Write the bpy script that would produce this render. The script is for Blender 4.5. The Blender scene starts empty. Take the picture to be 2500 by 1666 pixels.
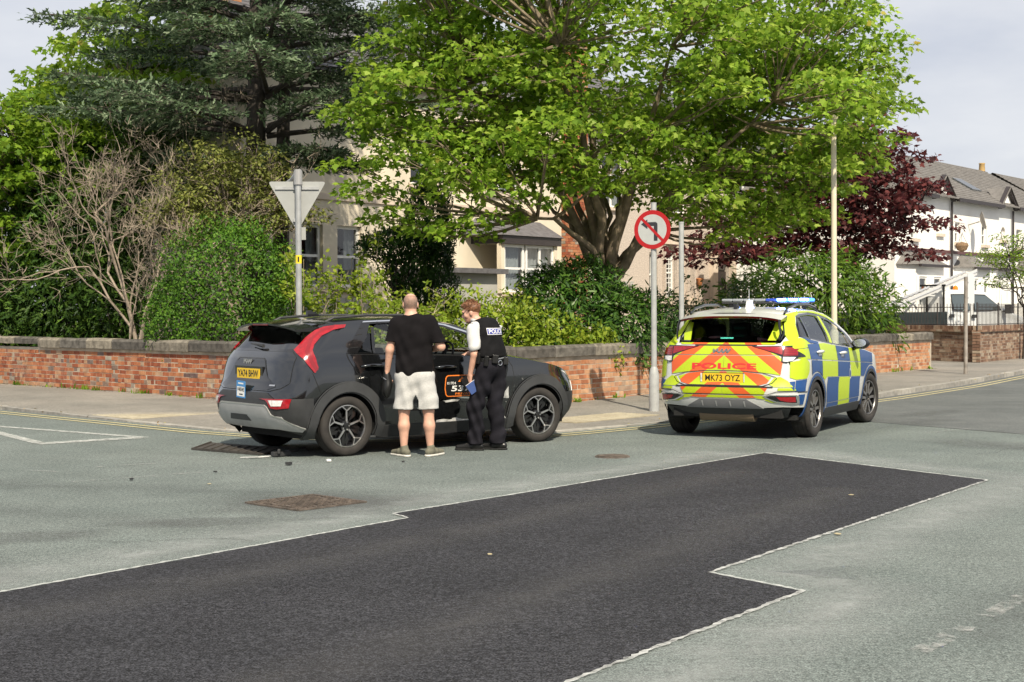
import bpy, bmesh, math, random
import numpy as np
from mathutils import Vector, Matrix
R = math.radians
rng = np.random.default_rng(7)
random.seed(7)
SC = bpy.context.scene
COL = SC.collection

# ------------------------------------------------------------------ camera
cam_d = bpy.data.cameras.new('camera')
cam_d.sensor_width = 36.0
cam_d.lens = 3600.0 / 2500.0 * 36.0
cam_d.clip_start = 0.1
cam_d.clip_end = 3000
cam = bpy.data.objects.new('camera', cam_d)
COL.objects.link(cam)
cam.location = (0, 0, 1.60)
cam.matrix_world = (Matrix.Translation((0, 0, 1.60)) @ Matrix.Rotation(R(90) - math.atan(74.5 / 3600), 4, 'X')
                    @ Matrix.Rotation(-0.0042, 4, 'Z'))
SC.camera = cam

# ------------------------------------------------------------------ sky and sun
SUN_EL, SUN_AZ = R(46), math.atan2(0.26, -0.966)      # azimuth from +Y towards +X
world = bpy.data.worlds.new('World')
SC.world = world
world.use_nodes = True
wn = world.node_tree
for n in list(wn.nodes):
    wn.nodes.remove(n)
w_out = wn.nodes.new('ShaderNodeOutputWorld')
w_bg = wn.nodes.new('ShaderNodeBackground')
w_sky = wn.nodes.new('ShaderNodeTexSky')
w_sky.sky_type = 'NISHITA'
w_sky.sun_disc = False
w_sky.sun_elevation = SUN_EL
w_sky.sun_rotation = SUN_AZ
w_tc = wn.nodes.new('ShaderNodeTexCoord')
w_map = wn.nodes.new('ShaderNodeMapping')
w_map.inputs['Scale'].default_value = (1.0, 1.0, 3.2)
w_noise = wn.nodes.new('ShaderNodeTexNoise')
w_noise.inputs['Scale'].default_value = 2.6
w_noise.inputs['Detail'].default_value = 6.0
w_noise.inputs['Roughness'].default_value = 0.55
w_ramp = wn.nodes.new('ShaderNodeValToRGB')
w_ramp.color_ramp.elements[0].position = 0.33
w_ramp.color_ramp.elements[0].color = (4.7, 5.0, 5.8, 1)
w_ramp.color_ramp.elements[1].position = 0.68
w_ramp.color_ramp.elements[1].color = (7.5, 7.5, 7.6, 1)
w_mix = wn.nodes.new('ShaderNodeMixRGB')
w_mix.inputs['Fac'].default_value = 0.9
w_bg.inputs['Strength'].default_value = 0.098
L = wn.links.new
L(w_tc.outputs['Generated'], w_map.inputs['Vector'])
L(w_map.outputs['Vector'], w_noise.inputs['Vector'])
L(w_noise.outputs['Fac'], w_ramp.inputs['Fac'])
L(w_sky.outputs['Color'], w_mix.inputs['Color1'])
L(w_ramp.outputs['Color'], w_mix.inputs['Color2'])
L(w_mix.outputs['Color'], w_bg.inputs['Color'])
L(w_bg.outputs['Background'], w_out.inputs['Surface'])

sun_d = bpy.data.lights.new('sun', 'SUN')
sun_d.energy = 5.0
sun_d.angle = R(0.6)
sun_d.color = (1.0, 0.90, 0.73)
sun = bpy.data.objects.new('sun', sun_d)
COL.objects.link(sun)
to_sun = Vector((math.sin(SUN_AZ) * math.cos(SUN_EL), math.cos(SUN_AZ) * math.cos(SUN_EL), math.sin(SUN_EL)))
sun.rotation_euler = to_sun.to_track_quat('Z', 'Y').to_euler()
sun.location = to_sun * 60

SC.view_settings.view_transform = 'Standard'
SC.view_settings.look = 'None'
SC.view_settings.exposure = 0.34
SC.view_settings.gamma = 1.0
SC.view_settings.use_curve_mapping = False
SC.cycles.use_denoising = True
SC.cycles.use_adaptive_sampling = True
SC.cycles.adaptive_threshold = 0.02
SC.cycles.max_bounces = 6
SC.cycles.transparent_max_bounces = 24
# ------------------------------------------------------------------ helpers
def tag(o, label=None, cat=None, group=None, kind=None):
    if label: o['label'] = label
    if cat: o['category'] = cat
    if group: o['group'] = group
    if kind: o['kind'] = kind
    return o

def empty(name, loc=(0, 0, 0), rz=0.0, label=None, cat=None, group=None):
    o = bpy.data.objects.new(name, None)
    o.empty_display_size = 0.2
    COL.objects.link(o)
    o.location = loc
    o.rotation_euler = (0, 0, rz)
    return tag(o, label, cat, group)

def link(name, me, mat=None, parent=None, smooth=False):
    o = bpy.data.objects.new(name, me)
    COL.objects.link(o)
    if mat is not None:
        for m in (mat if isinstance(mat, (list, tuple)) else [mat]):
            me.materials.append(m)
    if smooth:
        me.polygons.foreach_set('use_smooth', [True] * len(me.polygons))
    if parent is not None:
        o.parent = parent
    return o

def pydata(name, v, f, mat=None, parent=None, smooth=False, mi=None):
    me = bpy.data.meshes.new(name)
    me.from_pydata([tuple(p) for p in v], [], [tuple(q) for q in f])
    if mi is not None:
        me.polygons.foreach_set('material_index', mi)
    me.update()
    return link(name, me, mat, parent, smooth)

def frombm(name, bm, mat=None, parent=None, smooth=False):
    me = bpy.data.meshes.new(name)
    bm.normal_update()
    bm.to_mesh(me)
    bm.free()
    return link(name, me, mat, parent, smooth)

class MB:
    """collects simple solids into one mesh"""
    def __init__(s):
        s.v, s.f, s.m, s.cur = [], [], [], 0
    def add(s, v, f):
        b = len(s.v)
        s.v += [tuple(p) for p in v]
        s.f += [tuple(i + b for i in q) for q in f]
        s.m += [s.cur] * len(f)
        return s
    def box(s, c, d, rz=0.0, M=None):
        x, y, z = (k / 2 for k in d)
        v = [Vector((a * x, b * y, e * z)) for a in (-1, 1) for b in (-1, 1) for e in (-1, 1)]
        T = Matrix.Translation(c) @ (M.to_4x4() if M is not None else Matrix.Rotation(rz, 4, 'Z'))
        return s.add([T @ p for p in v], [(0, 1, 3, 2), (4, 6, 7, 5), (0, 4, 5, 1), (2, 3, 7, 6), (0, 2, 6, 4), (1, 5, 7, 3)])
    def b2(s, lo, hi):
        return s.box([(a + b) / 2 for a, b in zip(lo, hi)], [abs(b - a) for a, b in zip(lo, hi)])
    def tube(s, pts, rad, n=8, cap=True):
        pts = [Vector(p) for p in pts]
        if not isinstance(rad, (list, tuple)): rad = [rad] * len(pts)
        rings, up = [], None
        b0 = len(s.v)
        for i, p in enumerate(pts):
            d = (pts[min(i + 1, len(pts) - 1)] - pts[max(i - 1, 0)])
            d = d.normalized() if d.length > 1e-9 else Vector((0, 0, 1))
            if up is None:
                up = Vector((0, 0, 1)) if abs(d.z) < 0.9 else Vector((1, 0, 0))
            a = d.cross(up); a.normalize(); b = a.cross(d); up = b
            for k in range(n):
                t = 2 * math.pi * k / n
                s.v.append(tuple(p + (a * math.cos(t) + b * math.sin(t)) * rad[i]))
        for i in range(len(pts) - 1):
            for k in range(n):
                q = (b0 + i * n + k, b0 + i * n + (k + 1) % n, b0 + (i + 1) * n + (k + 1) % n, b0 + (i + 1) * n + k)
                s.f.append(q); s.m.append(s.cur)
        if cap:
            s.f.append(tuple(b0 + k for k in range(n))[::-1]); s.m.append(s.cur)
            s.f.append(tuple(b0 + (len(pts) - 1) * n + k for k in range(n))); s.m.append(s.cur)
        return s
    def prism(s, poly, a, b, T=None):
        """poly in 2D, extruded from a to b along local z"""
        n = len(poly)
        v = [Vector((p[0], p[1], a)) for p in poly] + [Vector((p[0], p[1], b)) for p in poly]
        if T is not None: v = [T @ p for p in v]
        f = [tuple(range(n))[::-1], tuple(range(n, 2 * n))] + [(i, (i + 1) % n, n + (i + 1) % n, n + i) for i in range(n)]
        return s.add(v, f)
    def lathe(s, prof, n=32, T=None, closed=False):
        """prof: (r, h) pairs turned round local z"""
        v = [Vector((r * math.cos(2 * math.pi * k / n), r * math.sin(2 * math.pi * k / n), h)) for r, h in prof for k in range(n)]
        if T is not None: v = [T @ p for p in v]
        f = []
        for i in range(len(prof) - 1 + (1 if closed else 0)):
            j = (i + 1) % len(prof)
            f += [(i * n + k, i * n + (k + 1) % n, j * n + (k + 1) % n, j * n + k) for k in range(n)]
        return s.add(v, f)
    def build(s, name, mat=None, parent=None, smooth=False, recalc=True, bevel=0):
        o = pydata(name, s.v, s.f, mat, parent, smooth, s.m)
        if recalc:
            bm = bmesh.new(); bm.from_mesh(o.data)
            bmesh.ops.recalc_face_normals(bm, faces=bm.faces)
            bm.to_mesh(o.data); bm.free()
        if smooth: o.data.set_sharp_from_angle(angle=R(48))
        if bevel:
            m = o.modifiers.new('bevel', 'BEVEL'); m.width = bevel; m.segments = 2; m.limit_method = 'ANGLE'
        return o

def autosmooth(o, ang=35):
    me = o.data
    me.polygons.foreach_set('use_smooth', [True] * len(me.polygons))
    me.set_sharp_from_angle(angle=R(ang))
    return o

# ------------------------------------------------------------------ materials
MATS = {}
def pbr(name, col, rough=0.6, metal=0.0, coat=0.0, var=0.0, vscale=6.0, bump=0.0, bscale=60.0, emit=None, spec=0.5,
        detail=3.0, col2=None, coords='Object', flake=0.0):
    if name in MATS: return MATS[name]
    m = bpy.data.materials.new(name); m.use_nodes = True
    nt = m.node_tree; p = nt.nodes['Principled BSDF']
    p.inputs['Base Color'].default_value = (*col, 1)
    p.inputs['Roughness'].default_value = rough
    p.inputs['Metallic'].default_value = metal
    p.inputs['Specular IOR Level'].default_value = spec
    if coat:
        p.inputs['Coat Weight'].default_value = coat
        p.inputs['Coat Roughness'].default_value = 0.04
    if emit:
        p.inputs['Emission Color'].default_value = (*emit[:3], 1)
        p.inputs['Emission Strength'].default_value = emit[3]
    if var or bump or col2:
        tc = nt.nodes.new('ShaderNodeTexCoord')
        if var or col2:
            nz = nt.nodes.new('ShaderNodeTexNoise')
            nz.inputs['Scale'].default_value = vscale; nz.inputs['Detail'].default_value = detail
            nt.links.new(tc.outputs[coords], nz.inputs['Vector'])
            rp = nt.nodes.new('ShaderNodeValToRGB')
            rp.color_ramp.elements[0].position = 0.32; rp.color_ramp.elements[1].position = 0.68
            c2 = col2 or tuple(min(1, c * (1 + var)) for c in col)
            rp.color_ramp.elements[0].color = (*[c * (1 - var) for c in col], 1)
            rp.color_ramp.elements[1].color = (*c2, 1)
            nt.links.new(nz.outputs['Fac'], rp.inputs['Fac'])
            nt.links.new(rp.outputs['Color'], p.inputs['Base Color'])
        if bump:
            nb = nt.nodes.new('ShaderNodeTexNoise'); nb.inputs['Scale'].default_value = bscale; nb.inputs['Detail'].default_value = 4
            nt.links.new(tc.outputs[coords], nb.inputs['Vector'])
            bp = nt.nodes.new('ShaderNodeBump'); bp.inputs['Strength'].default_value = bump; bp.inputs['Distance'].default_value = 0.01
            nt.links.new(nb.outputs['Fac'], bp.inputs['Height'])
            nt.links.new(bp.outputs['Normal'], p.inputs['Normal'])
    MATS[name] = m
    return m

def random_pieces(name, stops, rough=0.9, island=False, bump=0.35, bscale=45, grime=0.25, smear=None):
    """pieces (bricks, slates, stones) each take their own tone"""
    m = bpy.data.materials.new(name); m.use_nodes = True
    nt = m.node_tree; p = nt.nodes['Principled BSDF']; p.inputs['Roughness'].default_value = rough
    p.inputs['Specular IOR Level'].default_value = 0.2
    if island:
        src = nt.nodes.new('ShaderNodeNewGeometry').outputs['Random Per Island']
    else:
        src = nt.nodes.new('ShaderNodeObjectInfo').outputs['Random']
    rp = nt.nodes.new('ShaderNodeValToRGB'); rp.color_ramp.interpolation = 'LINEAR'
    els = rp.color_ramp.elements
    while len(els) < len(stops): els.new(0.5)
    for e, (pos, c) in zip(els, stops): e.position = pos; e.color = (*c, 1)
    nt.links.new(src, rp.inputs['Fac'])
    tc = nt.nodes.new('ShaderNodeNewGeometry')
    nz = nt.nodes.new('ShaderNodeTexNoise'); nz.inputs['Scale'].default_value = 9; nz.inputs['Detail'].default_value = 6
    nt.links.new(tc.outputs['Position'], nz.inputs['Vector'])
    mr = nt.nodes.new('ShaderNodeMapRange'); mr.inputs[1].default_value = 0.3; mr.inputs[2].default_value = 0.75
    mr.inputs[3].default_value = 1 - grime; mr.inputs[4].default_value = 1 + grime
    nt.links.new(nz.outputs['Fac'], mr.inputs[0])
    mx = nt.nodes.new('ShaderNodeVectorMath'); mx.operation = 'SCALE'
    nt.links.new(rp.outputs['Color'], mx.inputs[0]); nt.links.new(mr.outputs[0], mx.inputs['Scale'])
    col = mx.outputs[0]
    if smear:                                             # mortar and salt wiped over the faces in patches
        n2 = nt.nodes.new('ShaderNodeTexNoise'); n2.inputs['Scale'].default_value = 1.6; n2.inputs['Detail'].default_value = 9; n2.inputs['Roughness'].default_value = 0.72
        nt.links.new(tc.outputs['Position'], n2.inputs['Vector'])
        r2 = nt.nodes.new('ShaderNodeMapRange'); r2.inputs[1].default_value = 0.5; r2.inputs[2].default_value = 0.72; r2.inputs[4].default_value = smear[1]
        nt.links.new(n2.outputs['Fac'], r2.inputs[0])
        m2 = nt.nodes.new('ShaderNodeMixRGB'); nt.links.new(r2.outputs[0], m2.inputs['Fac']); nt.links.new(col, m2.inputs['Color1']); m2.inputs['Color2'].default_value = (*smear[0], 1); col = m2.outputs['Color']
    nt.links.new(col, p.inputs['Base Color'])
    nb = nt.nodes.new('ShaderNodeTexNoise'); nb.inputs['Scale'].default_value = bscale; nb.inputs['Detail'].default_value = 4
    nt.links.new(tc.outputs['Position'], nb.inputs['Vector'])
    bp = nt.nodes.new('ShaderNodeBump'); bp.inputs['Strength'].default_value = bump; bp.inputs['Distance'].default_value = 0.008
    nt.links.new(nb.outputs['Fac'], bp.inputs['Height']); nt.links.new(bp.outputs['Normal'], p.inputs['Normal'])
    return m

def glass_mat(name, tint=(0.25, 0.3, 0.28), refl=1.0):
    m = bpy.data.materials.new(name); m.use_nodes = True
    nt = m.node_tree; nt.nodes.clear()
    o = nt.nodes.new('ShaderNodeOutputMaterial'); mix = nt.nodes.new('ShaderNodeMixShader')
    t = nt.nodes.new('ShaderNodeBsdfTransparent'); t.inputs['Color'].default_value = (*tint, 1)
    g = nt.nodes.new('ShaderNodeBsdfGlossy'); g.inputs['Roughness'].default_value = 0.03
    fr = nt.nodes.new('ShaderNodeFresnel')                # a thin pane: the same from both sides
    bk = nt.nodes.new('ShaderNodeNewGeometry'); e = nt.nodes.new('ShaderNodeMath'); e.operation = 'MULTIPLY_ADD'; e.inputs[1].default_value = -2.0; e.inputs[2].default_value = 1.0
    nt.links.new(bk.outputs['Backfacing'], e.inputs[0]); pw = nt.nodes.new('ShaderNodeMath'); pw.operation = 'POWER'; pw.inputs[0].default_value = 1.45 + 0.3 * refl
    nt.links.new(e.outputs[0], pw.inputs[1]); nt.links.new(pw.outputs[0], fr.inputs['IOR'])
    nt.links.new(fr.outputs[0], mix.inputs[0]); nt.links.new(t.outputs[0], mix.inputs[1]); nt.links.new(g.outputs[0], mix.inputs[2])
    nt.links.new(mix.outputs[0], o.inputs['Surface'])
    return m

def text_mesh(txt, size=1.0, bold=0.0, sx=1.0, space=1.0):
    """flat lettering outline, centred on its own origin: verts (x, y) and faces"""
    cu = bpy.data.curves.new('txt', 'FONT'); cu.body = txt; cu.size = size; cu.offset = bold
    cu.align_x = 'CENTER'; cu.align_y = 'CENTER'; cu.resolution_u = 4; cu.space_character = space
    ob = bpy.data.objects.new('txt', cu); COL.objects.link(ob)
    dg = bpy.context.evaluated_depsgraph_get()
    me = bpy.data.meshes.new_from_object(ob.evaluated_get(dg))
    v = [(p.co.x * sx, p.co.y) for p in me.vertices]; f = [tuple(q.vertices) for q in me.polygons]
    bpy.data.objects.remove(ob); bpy.data.curves.remove(cu); bpy.data.meshes.remove(me)
    ys = [p[1] for p in v]; c = (min(ys) + max(ys)) / 2
    return [(x, y - c) for x, y in v], f

def text_obj(name, txt, height, width, T, mat, parent, bold=0.012):
    """lettering fitted into width x height (capital height) on a plane given by matrix T, facing local +z"""
    v, f = text_mesh(txt, 1.0, bold)
    xs = [p[0] for p in v]; ys = [p[1] for p in v]
    kx, ky = width / (max(xs) - min(xs)), height / (max(ys) - min(ys))
    cx = (max(xs) + min(xs)) / 2
    return pydata(name, [T @ Vector(((x - cx) * kx, y * ky, 0)) for x, y in v], f, mat, parent)
# ------------------------------------------------------------------ ground, road, pavement
def asphalt(name, c1, c2, grain, big=0.35, bump=0.25, bscale=140, stain=(0.8, 1.12), speck=None):
    m = bpy.data.materials.new(name); m.use_nodes = True
    nt = m.node_tree; p = nt.nodes['Principled BSDF']; p.inputs['Roughness'].default_value = 0.88
    p.inputs['Specular IOR Level'].default_value = 0.25
    g = nt.nodes.new('ShaderNodeNewGeometry').outputs['Position']
    def noise(scale, detail=3, rough=0.5):
        n = nt.nodes.new('ShaderNodeTexNoise'); n.inputs['Scale'].default_value = scale
        n.inputs['Detail'].default_value = detail; n.inputs['Roughness'].default_value = rough
        nt.links.new(g, n.inputs['Vector']); return n.outputs['Fac']
    def rng_(src, a, b, c, d):
        n = nt.nodes.new('ShaderNodeMapRange'); n.inputs[1].default_value = a; n.inputs[2].default_value = b
        n.inputs[3].default_value = c; n.inputs[4].default_value = d; nt.links.new(src, n.inputs[0]); return n.outputs[0]
    def mul(a, b):
        n = nt.nodes.new('ShaderNodeMath'); n.operation = 'MULTIPLY'; nt.links.new(a, n.inputs[0]); nt.links.new(b, n.inputs[1]); return n.outputs[0]
    rp = nt.nodes.new('ShaderNodeValToRGB')
    rp.color_ramp.elements[0].position = 0.35; rp.color_ramp.elements[0].color = (*c1, 1)
    rp.color_ramp.elements[1].position = 0.65; rp.color_ramp.elements[1].color = (*c2, 1)
    nt.links.new(noise(big, 5, 0.6), rp.inputs['Fac'])
    fine = rng_(noise(95, 2, 0.7), 0.36, 0.64, 1 - grain, 1 + grain)
    fine2 = rng_(noise(30, 3, 0.7), 0.36, 0.64, 1 - grain * 0.55, 1 + grain * 0.55)
    st = rng_(noise(1.7, 7, 0.65), 0.3, 0.72, stain[0], stain[1])
    k = mul(mul(fine, fine2), st)
    vm = nt.nodes.new('ShaderNodeVectorMath'); vm.operation = 'SCALE'
    nt.links.new(rp.outputs['Color'], vm.inputs[0]); nt.links.new(k, vm.inputs['Scale'])
    col = vm.outputs[0]
    if speck:
        vo = nt.nodes.new('ShaderNodeTexVoronoi'); vo.inputs['Scale'].default_value = 46
        nt.links.new(g, vo.inputs['Vector'])
        sp = rng_(vo.outputs['Distance'], 0.12, 0.2, speck[1], 0.0)
        mx = nt.nodes.new('ShaderNodeMixRGB'); nt.links.new(sp, mx.inputs['Fac']); nt.links.new(col, mx.inputs['Color1'])
        mx.inputs['Color2'].default_value = (*speck[0], 1); col = mx.outputs['Color']
    nt.links.new(col, p.inputs['Base Color'])
    bp = nt.nodes.new('ShaderNodeBump'); bp.inputs['Strength'].default_value = bump; bp.inputs['Distance'].default_value = 0.012
    nt.links.new(noise(bscale, 3, 0.6), bp.inputs['Height']); nt.links.new(bp.outputs['Normal'], p.inputs['Normal'])
    return m

def worn(name, col, cover=0.5, scale=7.0, soft=0.16, rough=0.8):
    """paint or dust that has partly gone: see-through where it is worn off"""
    m = bpy.data.materials.new(name); m.use_nodes = True
    nt = m.node_tree; p = nt.nodes['Principled BSDF']; p.inputs['Base Color'].default_value = (*col, 1); p.inputs['Roughness'].default_value = rough
    out = nt.nodes['Material Output']
    g = nt.nodes.new('ShaderNodeNewGeometry').outputs['Position']
    n = nt.nodes.new('ShaderNodeTexNoise'); n.inputs['Scale'].default_value = scale; n.inputs['Detail'].default_value = 8; n.inputs['Roughness'].default_value = 0.75
    nt.links.new(g, n.inputs['Vector'])
    r = nt.nodes.new('ShaderNodeMapRange'); r.inputs[1].default_value = 1 - cover - soft + 0.0; r.inputs[2].default_value = 1 - cover + soft
    nt.links.new(n.outputs['Fac'], r.inputs[0])
    t = nt.nodes.new('ShaderNodeBsdfTransparent'); mx = nt.nodes.new('ShaderNodeMixShader')
    nt.links.new(r.outputs[0], mx.inputs[0]); nt.links.new(t.outputs[0], mx.inputs[1]); nt.links.new(p.outputs[0], mx.inputs[2])
    nt.links.new(mx.outputs[0], out.inputs['Surface'])
    return m

M_road = asphalt('worn_asphalt', (0.126, 0.149, 0.141), (0.164, 0.187, 0.176), 0.6, stain=(.86, 1.1), speck=((0.42, 0.41, 0.38), 0.35))
M_road2 = asphalt('dark_worn_asphalt', (0.105, 0.114, 0.113), (0.138, 0.147, 0.145), 0.34)
M_patch = asphalt('new_tarmac', (0.0255, 0.0262, 0.0305), (0.0355, 0.036, 0.041), 0.95, big=0.25, bump=0.6, bscale=90, stain=(0.85, 1.15), speck=((0.13, 0.125, 0.125), 0.5))
M_pave = asphalt('pavement_asphalt', (0.20, 0.19, 0.17), (0.27, 0.25, 0.22), 0.34, big=0.5, stain=(0.82, 1.1))
M_soil = pbr('garden_soil', (0.11, 0.09, 0.05), 0.95, var=0.35, vscale=2.0, bump=0.6, bscale=12, col2=(0.12, 0.13, 0.05))
M_kerb = random_pieces('kerb_stone', [(0.0, (0.25, 0.24, 0.22)), (1.0, (0.38, 0.36, 0.32))], bump=0.3)
M_white = worn('worn_white_paint', (0.52, 0.53, 0.50), 0.52, 9)
M_white2 = worn('ghost_white_paint', (0.46, 0.46, 0.44), 0.38, 8)
M_yellow = worn('worn_yellow_paint', (0.50, 0.44, 0.24), 0.66, 10)
def soft(name, col, strength=.6, scale=3.0, rough=.85):
    """a film that thins out to nothing at its edge (attribute fade) and is broken up by wear"""
    m = worn(name, col, .5, scale, .3, rough); nt = m.node_tree
    at = nt.nodes.new('ShaderNodeAttribute'); at.attribute_name = 'fade'
    mx = next(n for n in nt.nodes if n.type == 'MIX_SHADER'); src = mx.inputs[0].links[0].from_socket
    a = nt.nodes.new('ShaderNodeMath'); a.operation = 'MULTIPLY'; nt.links.new(src, a.inputs[0]); nt.links.new(at.outputs['Fac'], a.inputs[1])
    b = nt.nodes.new('ShaderNodeMath'); b.operation = 'MULTIPLY'; nt.links.new(a.outputs[0], b.inputs[0]); b.inputs[1].default_value = strength
    nt.links.new(b.outputs[0], mx.inputs[0]); return m
def fade(o, vals):
    at = o.data.attributes.new('fade', 'FLOAT', 'POINT'); at.data.foreach_set('value', vals); return o
M_dust = worn('pale_joint_dust', (0.56, 0.57, 0.55), 0.53, 12, 0.2)
M_halo = soft('pale_dust_film', (0.42, 0.44, 0.43), .75, 5.0)
M_dark = soft('dark_road_stain', (0.12, 0.125, 0.125), .6, 4.0)

def dens(P, step):
    out = []
    for a, b in zip(P, P[1:]):
        n = max(1, int(math.dist(a, b) / step)); out += [(a[0] + (b[0] - a[0]) * k / n, a[1] + (b[1] - a[1]) * k / n) for k in range(n)]
    return out + [P[-1]]
def sheet(name, pts, z, mat, parent=None):
    bm = bmesh.new()
    vs = [bm.verts.new((x, y, z)) for x, y in pts]
    f = bm.faces.new(vs)
    if f.normal.z < 0: f.normal_flip()
    bmesh.ops.triangulate(bm, faces=bm.faces)
    bm.normal_update()
    for f in bm.faces:
        if f.normal.z < 0: f.normal_flip()
    return frombm(name, bm, mat, parent)

def ribbon(name, pts, w, z, mat, parent=None, jag=0.0, w2=None, off=0.0):
    """flat strip along a polyline, its edges ragged by jag"""
    P = [Vector((x, y)) for x, y in pts]
    Q = []
    step = 0.035 if 0 < jag < .011 else 0.12 if jag else 0.6
    for a, b in zip(P, P[1:]):
        n = max(1, int((b - a).length / step))
        Q += [a.lerp(b, k / n) for k in range(n)]
    Q.append(P[-1])
    v, f = [], []
    for i, p in enumerate(Q):
        d = (Q[min(i + 1, len(Q) - 1)] - Q[max(i - 1, 0)]).normalized(); n = Vector((-d.y, d.x))
        a = p + n * (w / 2 + off + random.uniform(-jag, jag)); b = p - n * ((w2 or w) / 2 - off + random.uniform(-jag, jag))
        v += [(a.x, a.y, z), (b.x, b.y, z)]
        if i: f.append((2 * i - 2, 2 * i - 1, 2 * i + 1, 2 * i))
    return pydata(name, v, f, mat, parent)
def soft_ribbon(name, pts, w, z, mat, parent=None, off=0.0):
    P = dens([tuple(p) for p in pts], .25); v, f, a = [], [], []
    for i, p in enumerate(P):
        d = (Vector(P[min(i + 1, len(P) - 1)]) - Vector(P[max(i - 1, 0)])).normalized(); n = Vector((-d.y, d.x)); e = 0.0 if i in (0, len(P) - 1) else 1.0
        for k, (t, al) in enumerate(((.5, 0), (.15, .7), (0, 1), (-.15, .7), (-.5, 0))): q = Vector(p) + n * (w * t + off); v.append((q.x, q.y, z)); a.append(al * e * random.uniform(.5, 1))
        if i: f += [(5 * i - 5 + k, 5 * i - 4 + k, 5 * i + 1 + k, 5 * i + k) for k in range(4)]
    return fade(pydata(name, v, f, mat, parent), a)

road = tag(sheet('road', [(-300, -120), (300, -120), (300, 500), (-300, 500)], 0, M_road), 'worn pale grey asphalt of the road junction', None, None, 'structure')
KERB = [(-40, 55.9), (-22, 37.85), (-8.41, 24.25), (-5.6, 21.42), (-3.95, 19.75), (-2.95, 18.98), (-2.0, 18.52), (-1.1, 18.40), (-0.3, 18.62), (0.5, 19.15),
        (1.6, 20.25), (3.0, 21.85), (4.6, 23.75), (6.6, 26.45), (9.3, 30.5), (12.4, 35.8), (20, 48.8), (40, 83)]
tag(sheet('main_road', [(3.4, 23.4), (6.48, 18.70), (12.5, 9.0), (30, 30), (70, 90), (70, 110), (38, 82), (12, 36)], 0.004, M_road2), 'darker asphalt of the main road running off to the right', None, None, 'structure')

def kerb_h(x, y):
    d = math.hypot(x + 1.0, y - 18.6)
    return 0.018 + 0.075 * min(1, max(0, (d - 5.5) / 7))
# pavement: from the kerb back under the garden walls
def dens_(P, step):
    out = []
    for a, b in zip(P, P[1:]):
        n = max(1, int(math.dist(a, b) / step)); out += [(a[0] + (b[0] - a[0]) * k / n, a[1] + (b[1] - a[1]) * k / n) for k in range(n)]
    return out + [P[-1]]
kd = dens(KERB, 0.9)
def inward(P, w):
    out = []
    for i, p in enumerate(P):
        a, b = Vector(P[max(i - 1, 0)]), Vector(P[min(i + 1, len(P) - 1)]); d = (b - a).normalized()
        out.append((p[0] - d.y * w, p[1] + d.x * w))
    return out
WALL_V, DL, DR = Vector((-1.24, 21.78)), Vector((-0.713, 0.70)), Vector((0.611, 0.792))
wall_back = [WALL_V + DL * 55, WALL_V + DL * 12, WALL_V + DL * 2.2 + Vector((0.1, 0.15)), WALL_V + Vector((-0.02, 1.1)), WALL_V + DR * 2.2 + Vector((-0.1, 0.15)), WALL_V + DR * 10, WALL_V + DR * 19.5,
             Vector((10.9, 44.6)), Vector((13.3, 41.5)), Vector((14.0, 42.1)), Vector((22, 53)), Vector((46, 88))]
kin = inward(kd, 0.13)
bm = bmesh.new()
loop = [bm.verts.new((x, y, kerb_h(x, y) + 0.003)) for x, y in kin] + [bm.verts.new((p.x, p.y, max(0.03, kerb_h(p.x, p.y)))) for p in reversed(wall_back)]
bmesh.ops.triangulate(bm, faces=[bm.faces.new(loop)])
bm.normal_update()
for f in bm.faces:
    if f.normal.z < 0: f.normal_flip()
pave = tag(frombm('pavement', bm, M_pave), 'grey asphalt pavement round the corner', None, None, 'structure')
for i in range(len(kd) - 1):
    a, b, c, d = Vector(kd[i]), Vector(kd[i + 1]), Vector(kin[i + 1]), Vector(kin[i])
    if not (-12 < a.x < 16): continue
    e = (b - a).normalized() * 0.006
    h0, h1 = kerb_h(*a) + random.uniform(-.004, .004), kerb_h(*b) + random.uniform(-.004, .004)
    v = [(*(a + e), -0.05), (*(b - e), -0.05), (*(c - e), -0.05), (*(d + e), -0.05), (*(a + e), h0), (*(b - e), h1), (*(c - e), h1 + .004), (*(d + e), h0 + .004)]
    o = pydata('kerb_stone', v, [(0, 1, 5, 4), (1, 2, 6, 5), (2, 3, 7, 6), (3, 0, 4, 7), (4, 5, 6, 7)], M_kerb, pave)
# garden behind the walls
tag(sheet('garden', [tuple(WALL_V + DL * 55 + Vector((0.2, 0.2)))[:2], tuple(WALL_V + DL * 2.2 + Vector((0.2, 0.3))), tuple(WALL_V + Vector((0, 1.2))), tuple(WALL_V + DR * 2.2 + Vector((-0.25, 0.2))),
    tuple(WALL_V + DR * 19.3 + Vector((-0.25, 0.2))), (11.3, 44.4), (12.0, 46), (14.9, 45), (46, 89), (120, 200), (-120, 200)], 0.11, M_soil), 'bare garden soil behind the walls', None, None, 'structure')

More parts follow.
